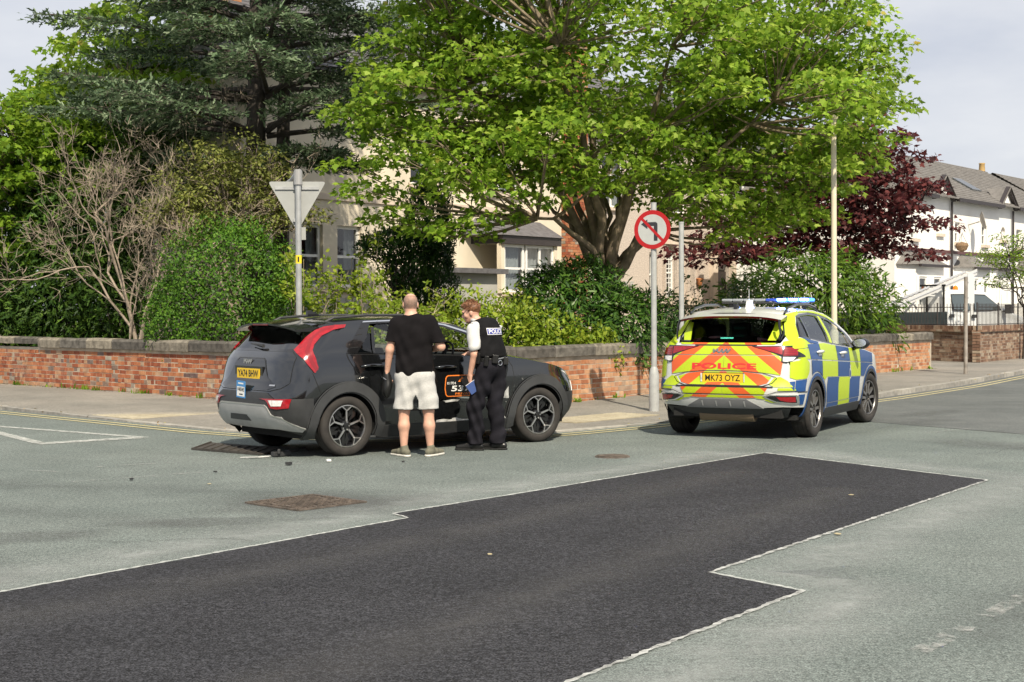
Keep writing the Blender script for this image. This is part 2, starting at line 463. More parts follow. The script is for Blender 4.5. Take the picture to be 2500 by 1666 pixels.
# tactile paving at the dropped kerb
M_tact = random_pieces('buff_tactile', [(0, (0.33, 0.29, 0.21)), (1, (0.40, 0.36, 0.27))], grime=0.2)
tact = tag(bpy.data.objects.new('tactile_paving', None), 'buff blister paving at the dropped kerb', None, None, 'structure'); COL.objects.link(tact)
tm = MB(); tm.b2((-.195, -.195, 0), (.195, .195, .012))
for i in range(6):
    for j in range(6):
        c = (-.1625 + .065 * i, -.1625 + .065 * j)
        tm.lathe([(.014, .012), (.009, .018), (0.0001, .018)], 5, Matrix.Translation((c[0], c[1], 0)))
t0 = None
for (ox, oy, ang, nx, ny) in ((-5.45, 22.62, math.atan2(-.705, .709), 3, 4), (1.25, 21.55, math.atan2(.75, .66), 5, 2)):
    for i in range(nx):
        for j in range(ny):
            ca, sa = math.cos(ang), math.sin(ang); lx, ly = (i - nx / 2 + .5) * .4, (j - ny / 2 + .5) * .4
            if t0 is None: t0 = tm.build('tactile_tile', M_tact, tact); o = t0
            else: o = t0.copy(); COL.objects.link(o)
            o.location = (ox + ca * lx - sa * ly, oy + sa * lx + ca * ly, kerb_h(ox, oy) - 0.001 + (0.004 if oy < 22 else 0)); o.rotation_euler = (0, 0, ang)

# double yellow lines
for k, d in enumerate((-0.22, -0.42)):
    tag(ribbon('yellow_line', inward(KERB[1:], d), 0.065, 0.0065, M_yellow, None, 0.004), 'worn yellow no-parking line ' + ('nearer to the kerb' if k == 0 else 'on the road side of the pair'), 'road marking', 'double yellow lines')
# resurfaced patch with its pale dusty joint
PATCH = [(-6.3, 3.62), (-2.92, 8.37), (-0.80, 11.32), (-0.93, 11.58), (-0.01, 12.72), (1.3, 14.42), (2.80, 16.34), (4.40, 13.67), (2.9, 11.45), (1.18, 8.91), (1.63, 8.32), (0.23, 6.31), (-2.6, 2.25)]
pj = []
for a, b in zip(PATCH, PATCH[1:] + PATCH[:1]):
    n = max(1, int(math.dist(a, b) / 0.15))
    for k in range(n):
        pj.append((a[0] + (b[0] - a[0]) * k / n + random.uniform(-.012, .012), a[1] + (b[1] - a[1]) * k / n + random.uniform(-.012, .012)))
patch = tag(sheet('tarmac_patch', pj, 0.008, M_patch), 'stepped dark patch of fresh tarmac across the junction', None, None, 'structure')
for seg in (PATCH[:7], PATCH[6:]): soft_ribbon('dust_film', seg, 1.0, 0.0045 if seg is PATCH[:7] else .0048, M_halo, patch, .38)
for nm, w, z, m, jg in (('joint_dust', 0.03, 0.0095, M_dust, 0.0105),):
    ribbon(nm, PATCH[:7], w, z, m, patch, jg, off=0.16 if nm == 'dust_film' else 0.012)
    ribbon(nm, PATCH[6:], w, z + .0003, m, patch, jg, off=0.16 if nm == 'dust_film' else 0.012)
# worn white markings
mk = tag(bpy.data.objects.new('give_way_marking', None), 'worn white give way triangle painted on the side road', 'road marking'); COL.objects.link(mk)
for a, b, w in (((-7.6, 20.95), (-4.66, 18.72), 0.13), ((-7.6, 20.7), (-5.75, 17.95), 0.15), ((-4.75, 18.72), (-5.78, 17.88), 0.26)):
    ribbon('painted_stroke', [a, b], w, 0.0065, M_white, mk, 0.008)
for i, (a, b, w) in enumerate((((1.86, 6.80), (2.28, 7.37), 0.11), ((2.45, 7.62), (2.90, 8.24), 0.11))):
    tag(ribbon('lane_dash', [a, b], w, 0.0062, M_white2, None, 0.01), ('worn white dash on the road nearest to the camera' if i == 0 else 'worn white dash at the right edge, second from the camera'), 'road marking', 'worn white dashes')
for a, b, w in (((-4.15, 13.85), (-2.95, 14.75), 0.07), ((-4.95, 14.9), (-4.55, 14.75), 0.06), ((-4.3, 15.2), (-3.55, 15.65), 0.06), ((-3.1, 15.9), (-2.6, 16.35), 0.06), ((-2.7, 15.0), (-2.2, 15.5), 0.05), ((5.3, 18.9), (6.1, 19.6), .06), ((2.6, 19.0), (4.0, 18.0), .03)):
    tag(ribbon('paint_ghost', [a, b], w, 0.0062, M_white2, road, 0.008))
# dark weathering round the manhole and elsewhere
def blot(cx, cy, rx, ry, rz=0.0, z=0.0052, mat=None, n=26):
    pts = []
    for k in range(n):
        t = 2 * math.pi * k / n; r = random.uniform(0.8, 1.15); x, y = rx * r * math.cos(t), ry * r * math.sin(t)
        pts.append((cx + x * math.cos(rz) - y * math.sin(rz), cy + x * math.sin(rz) + y * math.cos(rz)))
    q = [(cx, cy)] + [(cx + (x - cx) * .55, cy + (y - cy) * .55) for x, y in pts] + pts; n_ = len(pts)
    f = [(0, 1 + k, 1 + (k + 1) % n_) for k in range(n_)] + [(1 + k, 1 + n_ + k, 1 + n_ + (k + 1) % n_, 1 + (k + 1) % n_) for k in range(n_)]
    return fade(pydata('stain', [(x, y, z) for x, y in q], f, mat or M_dark, road), [1.0] + [.8] * n_ + [0.0] * n_)
# tyre-polished bands, older seams and hair cracks
M_track = soft('tyre_polish', (0.10, 0.105, 0.105), .42, 2.2); M_trackp = soft('dusty_track', (0.12, 0.118, 0.118), .5, 3.0)
for pts in ([(-9, 17.2), (-4.5, 13.6), (-.5, 12.6)], [(-9, 15.4), (-4.2, 11.9), (-1.6, 10.6)], [(.6, 13.4), (3.2, 17.4), (6.2, 21.4)], [(4.9, 13.2), (7.0, 16.6), (9.5, 20.5)], [(2.2, 7.0), (4.4, 10.4), (6.6, 13.6)], [(-6, 11.6), (-3.4, 9.2), (-2.9, 8.6)]): soft_ribbon('tyre_polish', pts, .9, .0046, M_track, road)
for pts in ([(-1.6, 5.2), (.6, 9.0), (3.0, 13.2)], [(-3.6, 6.4), (-.6, 10.2), (2.3, 14.6)]): soft_ribbon('dusty_track', pts, .8, .0088, M_trackp, patch)
M_crack = pbr('crack_dark', (.05, .052, .05), .9)
for (x, y, a, n_) in ((-5.2, 12.4, .7, 14), (3.6, 10.9, -.4, 12), (5.0, 16.1, .9, 10), (-3.0, 10.3, .1, 9), (4.0, 7.2, 1.1, 10)):
    pts = [(x, y)]
    for k in range(n_): a += random.uniform(-.5, .5); pts.append((pts[-1][0] + .14 * math.cos(a), pts[-1][1] + .14 * math.sin(a)))
    ribbon('crack', pts, .006, .0058, M_crack, road, .002)
blot(-1.6, 12.2, 1.15, 0.9); blot(-1.6, 12.25, .8, .6, 0, .0054); blot(-2.3, 11.2, 0.9, 0.3, 0.2); blot(5.6, 17.2, 1.3, 0.6, -0.9); blot(-2.4, 17.0, .5, .3, .6, .0056); blot(6.4, 22.5, 1.0, .4, .9, .0071); blot(3.1, 8.0, .8, .25, .9); blot(-3.6, 10.4, .9, .35, .4)

# manhole cover
M_iron = pbr('rusty_iron', (0.105, 0.085, 0.07), 0.8, 0.1, var=0.45, vscale=9, bump=0.4, bscale=70)
mh = empty('manhole_cover', (-1.725, 12.265, 0.004), math.atan2(12.78 - 12.32, -1.75 + 2.19), 'square brown iron manhole cover set in the road', 'manhole cover')
b = MB(); b.b2((-.34, -.34, -.02), (.34, .34, .006)); b.build('plate', M_iron, mh)
b = MB()
for s in (-1, 1):
    b.b2((-.355, s * .345, 0), (.355, s * .365, .012)); b.b2((s * .345, -.34, 0), (s * .365, .34, .0115))
b.build('frame', M_iron, mh)
b = MB()
for i in range(13):
    for j in range(13):
        x, y = -.306 + .051 * i, -.306 + .051 * j; r = math.hypot(x, y)
        if 0.26 < r < 0.285: continue
        b.box((x, y, .011), (.036, .015, .012), rz=(math.pi / 2 if (i + j) % 2 else 0))
tag(b.build('tread', M_iron, mh), kind='stuff')
dc = empty('drain_cover', (1.09, 16.05, 0.004), 0.4, 'small dark round iron cover in the road behind the patch', 'drain cover')
b = MB(); b.lathe([(.0001, .006), (.19, .006), (.2, -.02)], 24); b.build('plate', M_iron, dc)
b = MB()
for k in range(-3, 4): b.b2((-math.sqrt(.17 ** 2 - (k * .045) ** 2), k * .045 - .012, .006), (math.sqrt(.17 ** 2 - (k * .045) ** 2), k * .045 + .012, .013))
b.build('rib', M_iron, dc)
# ------------------------------------------------------------------ garden walls
class Path:
    def __init__(s, pts):
        s.p = np.array(pts, float); d = np.linalg.norm(np.diff(s.p, axis=0), axis=1); s.s = np.concatenate([[0], np.cumsum(d)]); s.len = s.s[-1]
    def at(s, t):
        i = int(np.clip(np.searchsorted(s.s, t) - 1, 0, len(s.p) - 2)); d = s.p[i + 1] - s.p[i]; L_ = np.linalg.norm(d)
        return s.p[i] + d / L_ * (t - s.s[i]), d / L_
def camuv(x, y, z):
    M = cam.matrix_world.inverted() @ Vector((x, y, z)); return 1250 + 3600 * M.x / -M.z, 833 - 3600 * M.y / -M.z

tl, tr = WALL_V + DL * 1.9, WALL_V + DR * 1.9
bez = [tl * (1 - t) ** 2 + WALL_V * 2 * t * (1 - t) + tr * t * t for t in np.linspace(0, 1, 13)]
STOPS_L = [(0.0, (0.23, 0.07, 0.04)), (0.3, (0.32, 0.10, 0.05)), (0.55, (0.39, 0.145, 0.07)), (0.78, (0.45, 0.21, 0.105)), (0.9, (0.40, 0.29, 0.20)), (0.96, (0.14, 0.09, 0.085)), (1.0, (0.36, 0.32, 0.26))]
STOPS_R = [(0.0, (0.31, 0.115, 0.06)), (0.35, (0.42, 0.18, 0.09)), (0.7, (0.48, 0.245, 0.13)), (0.9, (0.50, 0.31, 0.19)), (1.0, (0.32, 0.21, 0.15))]
STOPS_D = [(0.0, (0.13, 0.075, 0.055)), (0.4, (0.21, 0.125, 0.085)), (0.8, (0.30, 0.20, 0.14)), (1.0, (0.36, 0.30, 0.23))]
M_mortar = pbr('lime_mortar', (0.43, 0.37, 0.29), 0.95, var=0.25, vscale=5, bump=0.5, bscale=50, coords='Object')
M_mortar_d = pbr('grey_mortar', (0.30, 0.25, 0.20), 0.95, var=0.25, vscale=5, bump=0.5, bscale=50)
M_cope = random_pieces('coping_stone', [(0, (0.085, 0.078, 0.07)), (0.45, (0.135, 0.125, 0.11)), (0.8, (0.20, 0.18, 0.15)), (1, (0.27, 0.24, 0.19))], grime=0.45, bump=0.8, bscale=25)
def brick_mesh(l, h=0.068, d=0.06):
    b = MB(); b.box((0, 0, 0), (l, d, h)); me = bpy.data.meshes.new('brick'); me.from_pydata(b.v, [], b.f); return me
def garden_wall(name, label, path, h, stops, inner, base=0.02, bh=0.0825, urange=None, cope=(0.17, 0.05), thick=0.24, cap=None, mortar=None, nmax=300, cope_len=(0.55, 1.25), group=None, headers=4):
    """path runs along the wall's face; inner = +1 if the wall body lies to the left of the path"""
    root = empty(name, (*path.at(0)[0], 0), 0, label, 'wall', group)
    T = Matrix.Translation((-path.at(0)[0][0], -path.at(0)[0][1], 0))
    sm = ((.40, .34, .26), .45); mb = random_pieces(name + '_brick', stops, smear=sm); mi = random_pieces(name + '_brick_far', stops, island=True, smear=sm)
    v, f = [], []
    n = max(2, int(path.len / 0.4))
    for i in range(n + 1):
        p, d = path.at(min(path.len * i / n, path.len - 1e-6)); nn = np.array([-d[1], d[0]]) * inner
        a, b = p + nn * 0.012, p + nn * thick
        v += [(*a, -.05), (*a, h), (*b, h), (*b, -.05)]
        if i:
            o = 4 * i
            f += [(o - 4, o, o + 1, o - 3), (o - 3, o + 1, o + 2, o - 2), (o - 2, o + 2, o + 3, o - 1)]
    f += [(0, 1, 2, 3), tuple(4 * n + k for k in (3, 2, 1, 0))]
    core = pydata('mortar_core', [T @ Vector(p) for p in v], f, mortar or M_mortar, root)
    meS, meH = brick_mesh(0.218), brick_mesh(0.104)
    meS.materials.append(mb); meH.materials.append(mb)
    todo = []
    for r in range(int((h - base) / bh + 0.01)):
        z = base + (r + .5) * bh
        hd = headers and (r % headers == headers - 1)
        pitch = 0.114 if hd else 0.228
        s = (0.057 if r % 2 else 0.0) + (0.057 if hd else 0)
        while s < path.len - pitch:
            L_ = pitch
            use_h = hd or random.random() < 0.12
            if use_h and not hd: L_ = 0.114
            p, d = path.at(s + L_ / 2)
            u, vv = camuv(p[0], p[1], z)
            vis = any(a < u < b for a, b in urange) if urange else (0 < u < 2500)
            todo.append((0 if vis else 1, math.hypot(p[0], p[1]), p, d, z, use_h)); s += L_
    todo.sort(key=lambda q: (q[0], q[1]))
    far = MB()
    for k, (vis, dist, p, d, z, hh) in enumerate(todo):
        nn = np.array([-d[1], d[0]]) * inner
        c = p + nn * (0.039 + random.uniform(-.005, .003)); ang = math.atan2(d[1], d[0]) + random.uniform(-.008, .008)
        if k < nmax and not vis:
            o = bpy.data.objects.new('brick', meH if hh else meS); COL.objects.link(o); o.parent = root
            o.location = T @ Vector((*c, z + random.uniform(-.003, .003))); o.rotation_euler = (0, random.uniform(-.012, .012), ang)
        else:
            far.box(T @ Vector((*c, z)), (0.104 if hh else 0.218, .06, .068), ang)
    if far.v: tag(far.build('far_bricks', mi, root, recalc=False), kind='stuff')
    if cope:
        s = 0.0
        while s < path.len - 0.2:
            L_ = min(random.uniform(*cope_len), path.len - s)
            if path.len - s - L_ < 0.3: L_ = path.len - s
            ch = cope[0] * random.uniform(0.92, 1.06); z0 = h + random.uniform(0, .008); j = 0.008
            if callable(cap):
                ch, z0 = cap(s, ch, z0)
            m = max(1, int(L_ / 0.3)); prof = [(-cope[1], 0), (-cope[1], ch * .78), (-cope[1] + .035, ch * .98), (thick * .5, ch * 1.04), (thick + .01, ch * .98), (thick + .045, ch * .78), (thick + .045, 0)]
            v, f = [], []
            for i in range(m + 1):
                p, d = path.at(s + j + (L_ - 2 * j) * i / m); nn = np.array([-d[1], d[0]]) * inner
                for (o_, zz) in prof:
                    q = p + nn * (o_ + random.uniform(-.006, .006)); v.append(T @ Vector((*q, z0 + zz + random.uniform(-.006, .006))))
                if i:
                    a, b = (i - 1) * 7, i * 7
                    f += [(a + k, a + (k + 1) % 7, b + (k + 1) % 7, b + k) for k in range(7)]
            f += [tuple(range(7)), tuple(m * 7 + k for k in range(6, -1, -1))]
            o = pydata('coping_stone', v, f, M_cope, root)
            bm = bmesh.new(); bm.from_mesh(o.data); bmesh.ops.recalc_face_normals(bm, faces=bm.faces); bm.to_mesh(o.data); bm.free()
            s += L_
    return root
half = len(bez) // 2
pathL = Path([tuple(p) for p in bez[half::-1]] + [tuple(WALL_V + DL * k) for k in (3, 6, 9, 12, 15, 20, 26)])
pathR = Path([tuple(p) for p in bez[half:]] + [tuple(WALL_V + DR * k) for k in (3, 6, 9, 12, 15, 19.3)])
def capL(s, ch, z0):
    p = pathL.at(s)[0]
    if p[0] < -10.65: return 0.24, z0 + 0.03
    if p[0] < -9.0: return 0.14, z0 + 0.06
    return ch * 1.12, z0
garden_wall('garden_wall', 'weathered red brick garden wall with dark stone coping along the side road, left of the grey car', pathL, 0.895, STOPS_L, -1, urange=[(-40, 560)], cap=capL, group='brick garden walls')
garden_wall('garden_wall', 'orange brick garden wall with stone coping behind the police car', pathR, 0.83, STOPS_R, 1, urange=[(1225, 1660), (2040, 2290)], cope=(0.185, 0.05), group='brick garden walls')
pathD = Path([(11.2, 44.2), (12.97, 41.04)]); pathD2 = Path([(13.02, 40.95), (15.6, 44.7), (24, 57.0)])
garden_wall('forecourt_wall', 'short dark brick return wall beside the gateway, right of the orange wall', pathD, 0.95, STOPS_D, 1, thick=.09, cope=None, mortar=M_mortar_d, nmax=160)
garden_wall('forecourt_wall', 'dark brown brick wall below the black railings at the right edge', pathD2, 0.95, STOPS_D, 1, cope=None, mortar=M_mortar_d, nmax=300)
b = MB()                                                # bricks on the exposed end of the roadside run
for r in range(11):
    for (o_, w_) in (((.06, .104), (.175, .104)) if r % 2 else ((.115, .218),)): b.box((13.02 - .824 * o_, 40.95 + .567 * o_, .02 + (r + .5) * .0825), (w_, .05, .068), math.atan2(.567, -.824))
tag(b.build('end_bricks', random_pieces('end_brick', STOPS_D, island=True), None, recalc=False), 'dark bricks closing the end of the roadside wall at the gateway', 'wall end')
# brick-on-edge capping of the dark wall
M_capd = random_pieces('dark_capping', STOPS_D)
for pth, nm, lb in ((pathD, 'wall_capping', 'dark brick capping course on the short return wall'), (pathD2, 'wall_capping', 'dark brick capping course under the black railings')):
    root = empty(nm, (*pth.at(0)[0], 0.95), 0, lb, 'wall capping')
    k = 0; me = None
    for (d0, d1, h0, h1, st) in ((-.045, .25, 0.0, .055, .232), (-.015, .22, .055, .17, .085 if pth is pathD2 else .085)):
        s = 0.0
        while s < min(pth.len, 9) - st:
            p, d = pth.at(s + st / 2); nn = np.array([-d[1], d[0]]); c = p + nn * (d0 + d1) / 2 - np.array(pth.at(0)[0])
            m = MB(); m.box((0, 0, 0), (st - .01, d1 - d0, h1 - h0))
            o = m.build('capping_brick', M_capd, root, recalc=False); o.location = (c[0], c[1], (h0 + h1) / 2); o.rotation_euler = (0, 0, math.atan2(d[1], d[0])); s += st
# ------------------------------------------------------------------ car surfaces
class Shell:
    """body side and tail as a stack of plan outlines; b = distance round the outline from the middle of the tail (+ = right side)"""
    def __init__(s, knots, Lr, nr, Lf, nf, sm=5):
        K = np.array(knots, float)                       # z, xr, hw, xf
        s.zs = np.arange(K[0, 0], K[-1, 0] + 1e-6, 0.01)
        def it(c):
            a = np.interp(s.zs, K[:, 0], K[:, c]); p = np.pad(a, sm, mode='edge'); k = np.ones(2 * sm + 1) / (2 * sm + 1)
            return np.convolve(p, k, 'valid')
        s.xr, s.hw, s.xf = it(1), it(2), it(3)
        s.bs = np.arange(0, 6.0, 0.02)
        s.T = np.zeros((len(s.zs), len(s.bs), 2)); s.bend = np.zeros(len(s.zs))
        ph = np.linspace(0, np.pi / 2, 60)
        for i in range(len(s.zs)):
            xr, hw, xf = s.xr[i], s.hw[i], s.xf[i]
            y1 = hw * np.sin(ph) ** (2 / nr); x1 = xr + Lr * (1 - np.cos(ph) ** (2 / nr))
            y2 = hw * np.cos(ph) ** (2 / nf); x2 = xf - Lf * (1 - np.sin(ph) ** (2 / nf))
            xs = np.linspace(xr + Lr, xf - Lf, 40)[1:-1]
            X = np.concatenate([x1, xs, x2]); Y = np.concatenate([y1, np.full(len(xs), hw), y2])
            d = np.concatenate([[0], np.cumsum(np.hypot(np.diff(X), np.diff(Y)))])
            s.bend[i] = d[-1]
            s.T[i, :, 0] = np.interp(s.bs, d, X); s.T[i, :, 1] = np.interp(s.bs, d, Y)
    def at(s, b, z):
        sg = -1.0 if b >= 0 else 1.0; ab = abs(b)
        fz = min(max((z - s.zs[0]) / 0.01, 0), len(s.zs) - 1.001); i = int(fz); t = fz - i
        fb = min(max(ab / 0.02, 0), len(s.bs) - 1.001); j = int(fb); u = fb - j
        q = (s.T[i, j] * (1 - u) + s.T[i, j + 1] * u) * (1 - t) + (s.T[i + 1, j] * (1 - u) + s.T[i + 1, j + 1] * u) * t
        return Vector((q[0], sg * q[1], z))
    def nrm(s, b, z):
        e = 0.02
        db = s.at(b + e, z) - s.at(b - e, z) if abs(b) > e else Vector((0, -1, 0)); dz = s.at(b, z + e) - s.at(b, z - e)
        n = db.cross(dz); n.normalize()
        return n
    def _row(s, z): return s.T[int(min(max((z - s.zs[0]) / 0.01, 0), len(s.zs) - 1))]
    def r(s, q, z):                                      # from behind: q to the right of the middle
        row = s._row(z); j = int(np.argmax(row[:, 1])); k = np.interp(abs(q), row[:j + 1, 1], s.bs[:j + 1]); return (math.copysign(k, q), z)
    def x(s, x, z, side=1):                              # from the side: x along the car
        row = s._row(z); j = len(row); k = np.interp(x, row[:, 0] + np.arange(j) * 1e-9, s.bs); return (side * k, z)

def clip_cell(poly, x0, x1, y0, y1):
    for ax, lim, keep in ((0, x0, 1), (0, x1, -1), (1, y0, 1), (1, y1, -1)):
        out = []
        n = len(poly)
        for i in range(n):
            a, b = poly[i], poly[(i + 1) % n]
            ina, inb = (a[ax] - lim) * keep >= -1e-9, (b[ax] - lim) * keep >= -1e-9
            if ina: out.append(a)
            if ina != inb:
                t = (lim - a[ax]) / (b[ax] - a[ax]); out.append((a[0] + (b[0] - a[0]) * t, a[1] + (b[1] - a[1]) * t))
        poly = out
        if len(poly) < 3: return []
    return poly
def clip_convex(subj, clipper):
    """Sutherland-Hodgman: subj cut to a convex polygon given anticlockwise"""
    A = sum(a[0] * b[1] - b[0] * a[1] for a, b in zip(clipper, clipper[1:] + clipper[:1]))
    if A < 0: clipper = clipper[::-1]
    for c0, c1 in zip(clipper, clipper[1:] + clipper[:1]):
        f = lambda p: (c1[0] - c0[0]) * (p[1] - c0[1]) - (c1[1] - c0[1]) * (p[0] - c0[0])
        out = []
        for i in range(len(subj)):
            a, b = subj[i], subj[(i + 1) % len(subj)]; fa, fb = f(a), f(b)
            if fa >= 0: out.append(a)
            if (fa >= 0) != (fb >= 0):
                t = fa / (fa - fb); out.append((a[0] + (b[0] - a[0]) * t, a[1] + (b[1] - a[1]) * t))
        subj = out
        if len(subj) < 3: return []
    return subj

class PM:
    """panels laid on a shell, gathered into one mesh with the shell's own normals"""
    def __init__(s, sh): s.sh, s.v, s.n, s.f, s.m, s.key, s.cur = sh, [], [], [], [], {}, 0
    def vert(s, b, z, off, deform):
        k = (round(b, 4), round(z, 4), round(off, 4))
        if k in s.key: return s.key[k]
        p, n = s.sh.at(b, z), s.sh.nrm(b, z)
        p = p + n * off
        if deform: p = deform(p, n)
        s.key[k] = len(s.v); s.v.append(p); s.n.append(n); return s.key[k]
    def panel(s, poly, off=0.0, g=0.06, deform=None, rim=0.0):
        bs = [p[0] for p in poly]; zs = [p[1] for p in poly]
        i0, i1 = math.floor(min(bs) / g), math.ceil(max(bs) / g); j0, j1 = math.floor(min(zs) / g), math.ceil(max(zs) / g)
        for i in range(i0, i1):
            for j in range(j0, j1):
                c = clip_cell(poly, i * g, (i + 1) * g, j * g, (j + 1) * g)
                if len(c) < 3: continue
                ids = []
                for (b, z) in c:
                    k = s.vert(b, z, off, deform)
                    if not ids or ids[-1] != k: ids.append(k)
                if len(ids) > 1 and ids[0] == ids[-1]: ids.pop()
                if len(set(ids)) < 3 or len(set(ids)) != len(ids): continue
                ar = sum(c[k][0] * c[(k + 1) % len(c)][1] - c[(k + 1) % len(c)][0] * c[k][1] for k in range(len(c)))
                s.f.append(tuple(ids) if ar > 0 else tuple(ids[::-1])); s.m.append(s.cur)
        if rim:                                           # edge turned back towards the body
            n = len(poly)
            for i in range(n):
                a, b = poly[i], poly[(i + 1) % n]; L_ = math.dist(a, b); m = max(1, int(L_ / g)); prev = None
                for k in range(m + 1):
                    q = (a[0] + (b[0] - a[0]) * k / m, a[1] + (b[1] - a[1]) * k / m); pp, nn = s.sh.at(*q), s.sh.nrm(*q)
                    A, B = pp + nn * off, pp + nn * (off - rim)
                    if deform: A = deform(A, nn); B = deform(B, nn)
                    s.v += [A, B]; s.n += [nn, nn]; cur = len(s.v) - 2
                    if prev is not None: s.f.append((prev, prev + 1, cur + 1, cur)); s.m.append(s.cur)
                    prev = cur
        return s
    def build(s, name, mat, parent):
        o = pydata(name, s.v, s.f, mat, parent, True, s.m)
        return o
def panel(sh, name, poly, mat, parent, off=0.0, g=0.06, deform=None, rim=0.0, mirror=False):
    pm = PM(sh); pm.panel(poly, off, g, deform, rim)
    if mirror: pm.panel([(-b, z) for b, z in poly][::-1], off, g, deform, rim)
    return pm.build(name, mat, parent)
def strip(sh, pts, w):
    """thin band polygon(s) along a polyline in (b, z)"""
    out = []
    for a, b in zip(pts, pts[1:]):
        d = Vector((b[0] - a[0], b[1] - a[1]));
        if d.length < 1e-6: continue
        d.normalize(); n = Vector((-d.y, d.x)) * w / 2; e = d * w * 0.4
        out.append([(a[0] - e.x + n.x, a[1] - e.y + n.y), (a[0] - e.x - n.x, a[1] - e.y - n.y), (b[0] + e.x - n.x, b[1] + e.y - n.y), (b[0] + e.x + n.x, b[1] + e.y + n.y)])
    return out
def grid(name, fn, nu, nv, mat, parent, flip=False):
    v = [fn(i / nu, j / nv) for i in range(nu + 1) for j in range(nv + 1)]
    f = [(i * (nv + 1) + j, i * (nv + 1) + j + 1, (i + 1) * (nv + 1) + j + 1, (i + 1) * (nv + 1) + j) for i in range(nu) for j in range(nv)]
    if flip: f = [q[::-1] for q in f]
    return pydata(name, v, f, mat, parent, True)
def arc(cx, cz, r, a0, a1, n=14): return [(cx + r * math.cos(R(a0 + (a1 - a0) * k / n)), cz + r * math.sin(R(a0 + (a1 - a0) * k / n))) for k in range(n + 1)]
def shell_text(sh, name, txt, height, width, q0, z0, mat, parent, off, bold=0.0, where='r', italic=0.0):
    v, f = text_mesh(txt, 1.0, bold); xs = [p[0] for p in v]; ys = [p[1] for p in v]; cx = (max(xs) + min(xs)) / 2
    kx, ky = width / (max(xs) - min(xs)), height / (max(ys) - min(ys)); V = []
    for x, y in v:
        zz = z0 + y * ky
        b = sh.r(q0 + (x - cx) * kx + italic * y * ky, zz)[0] if where == 'r' else sh.x(q0 + (x - cx) * kx + italic * y * ky, zz)[0]
        V.append(sh.at(b, zz) + sh.nrm(b, zz) * off)
    return pydata(name, V, f, mat, parent)

M_tyre = pbr('tyre_rubber', (0.028, 0.025, 0.023), 0.85, var=0.3, vscale=8, bump=0.2, bscale=60)
M_blackp = pbr('satin_black_plastic', (0.030, 0.031, 0.033), 0.55, var=0.15, vscale=12)
M_gap = pbr('shut_gap_black', (0.008, 0.008, 0.008), 0.8)
M_clad = pbr('grey_cladding', (0.045, 0.047, 0.050), 0.52, var=0.12, vscale=7, bump=0.12, bscale=220)
M_gloss = pbr('gloss_black', (0.010, 0.010, 0.011), 0.12, coat=0.6)
M_silver = pbr('machined_silver', (0.72, 0.70, 0.67), 0.28, 1.0)
M_skid = pbr('silver_skid_plate', (0.42, 0.42, 0.42), 0.42, 0.3, var=0.12, vscale=4)
M_chrome = pbr('chrome', (0.85, 0.85, 0.85), 0.12, 1.0)
M_red = pbr('red_lens', (0.30, 0.008, 0.014), 0.18, coat=0.6, var=0.2, vscale=30)
M_redd = pbr('deep_red_lens', (0.22, 0.008, 0.012), 0.12, coat=0.8)
M_clear = pbr('clear_lens', (0.72, 0.70, 0.68), 0.12, coat=0.8, var=0.25, vscale=35)
M_yplate = pbr('yellow_plate', (0.80, 0.52, 0.02), 0.45)
M_char = pbr('plate_black', (0.01, 0.01, 0.01), 0.5)
M_glass = glass_mat('car_glass', (0.80, 0.86, 0.82))
M_glassd = glass_mat('privacy_glass', (0.07, 0.085, 0.08), 3.4)
M_seat = pbr('seat_fabric', (0.022, 0.022, 0.024), 0.85)
M_under = pbr('underbody', (0.012, 0.012, 0.012), 0.9)

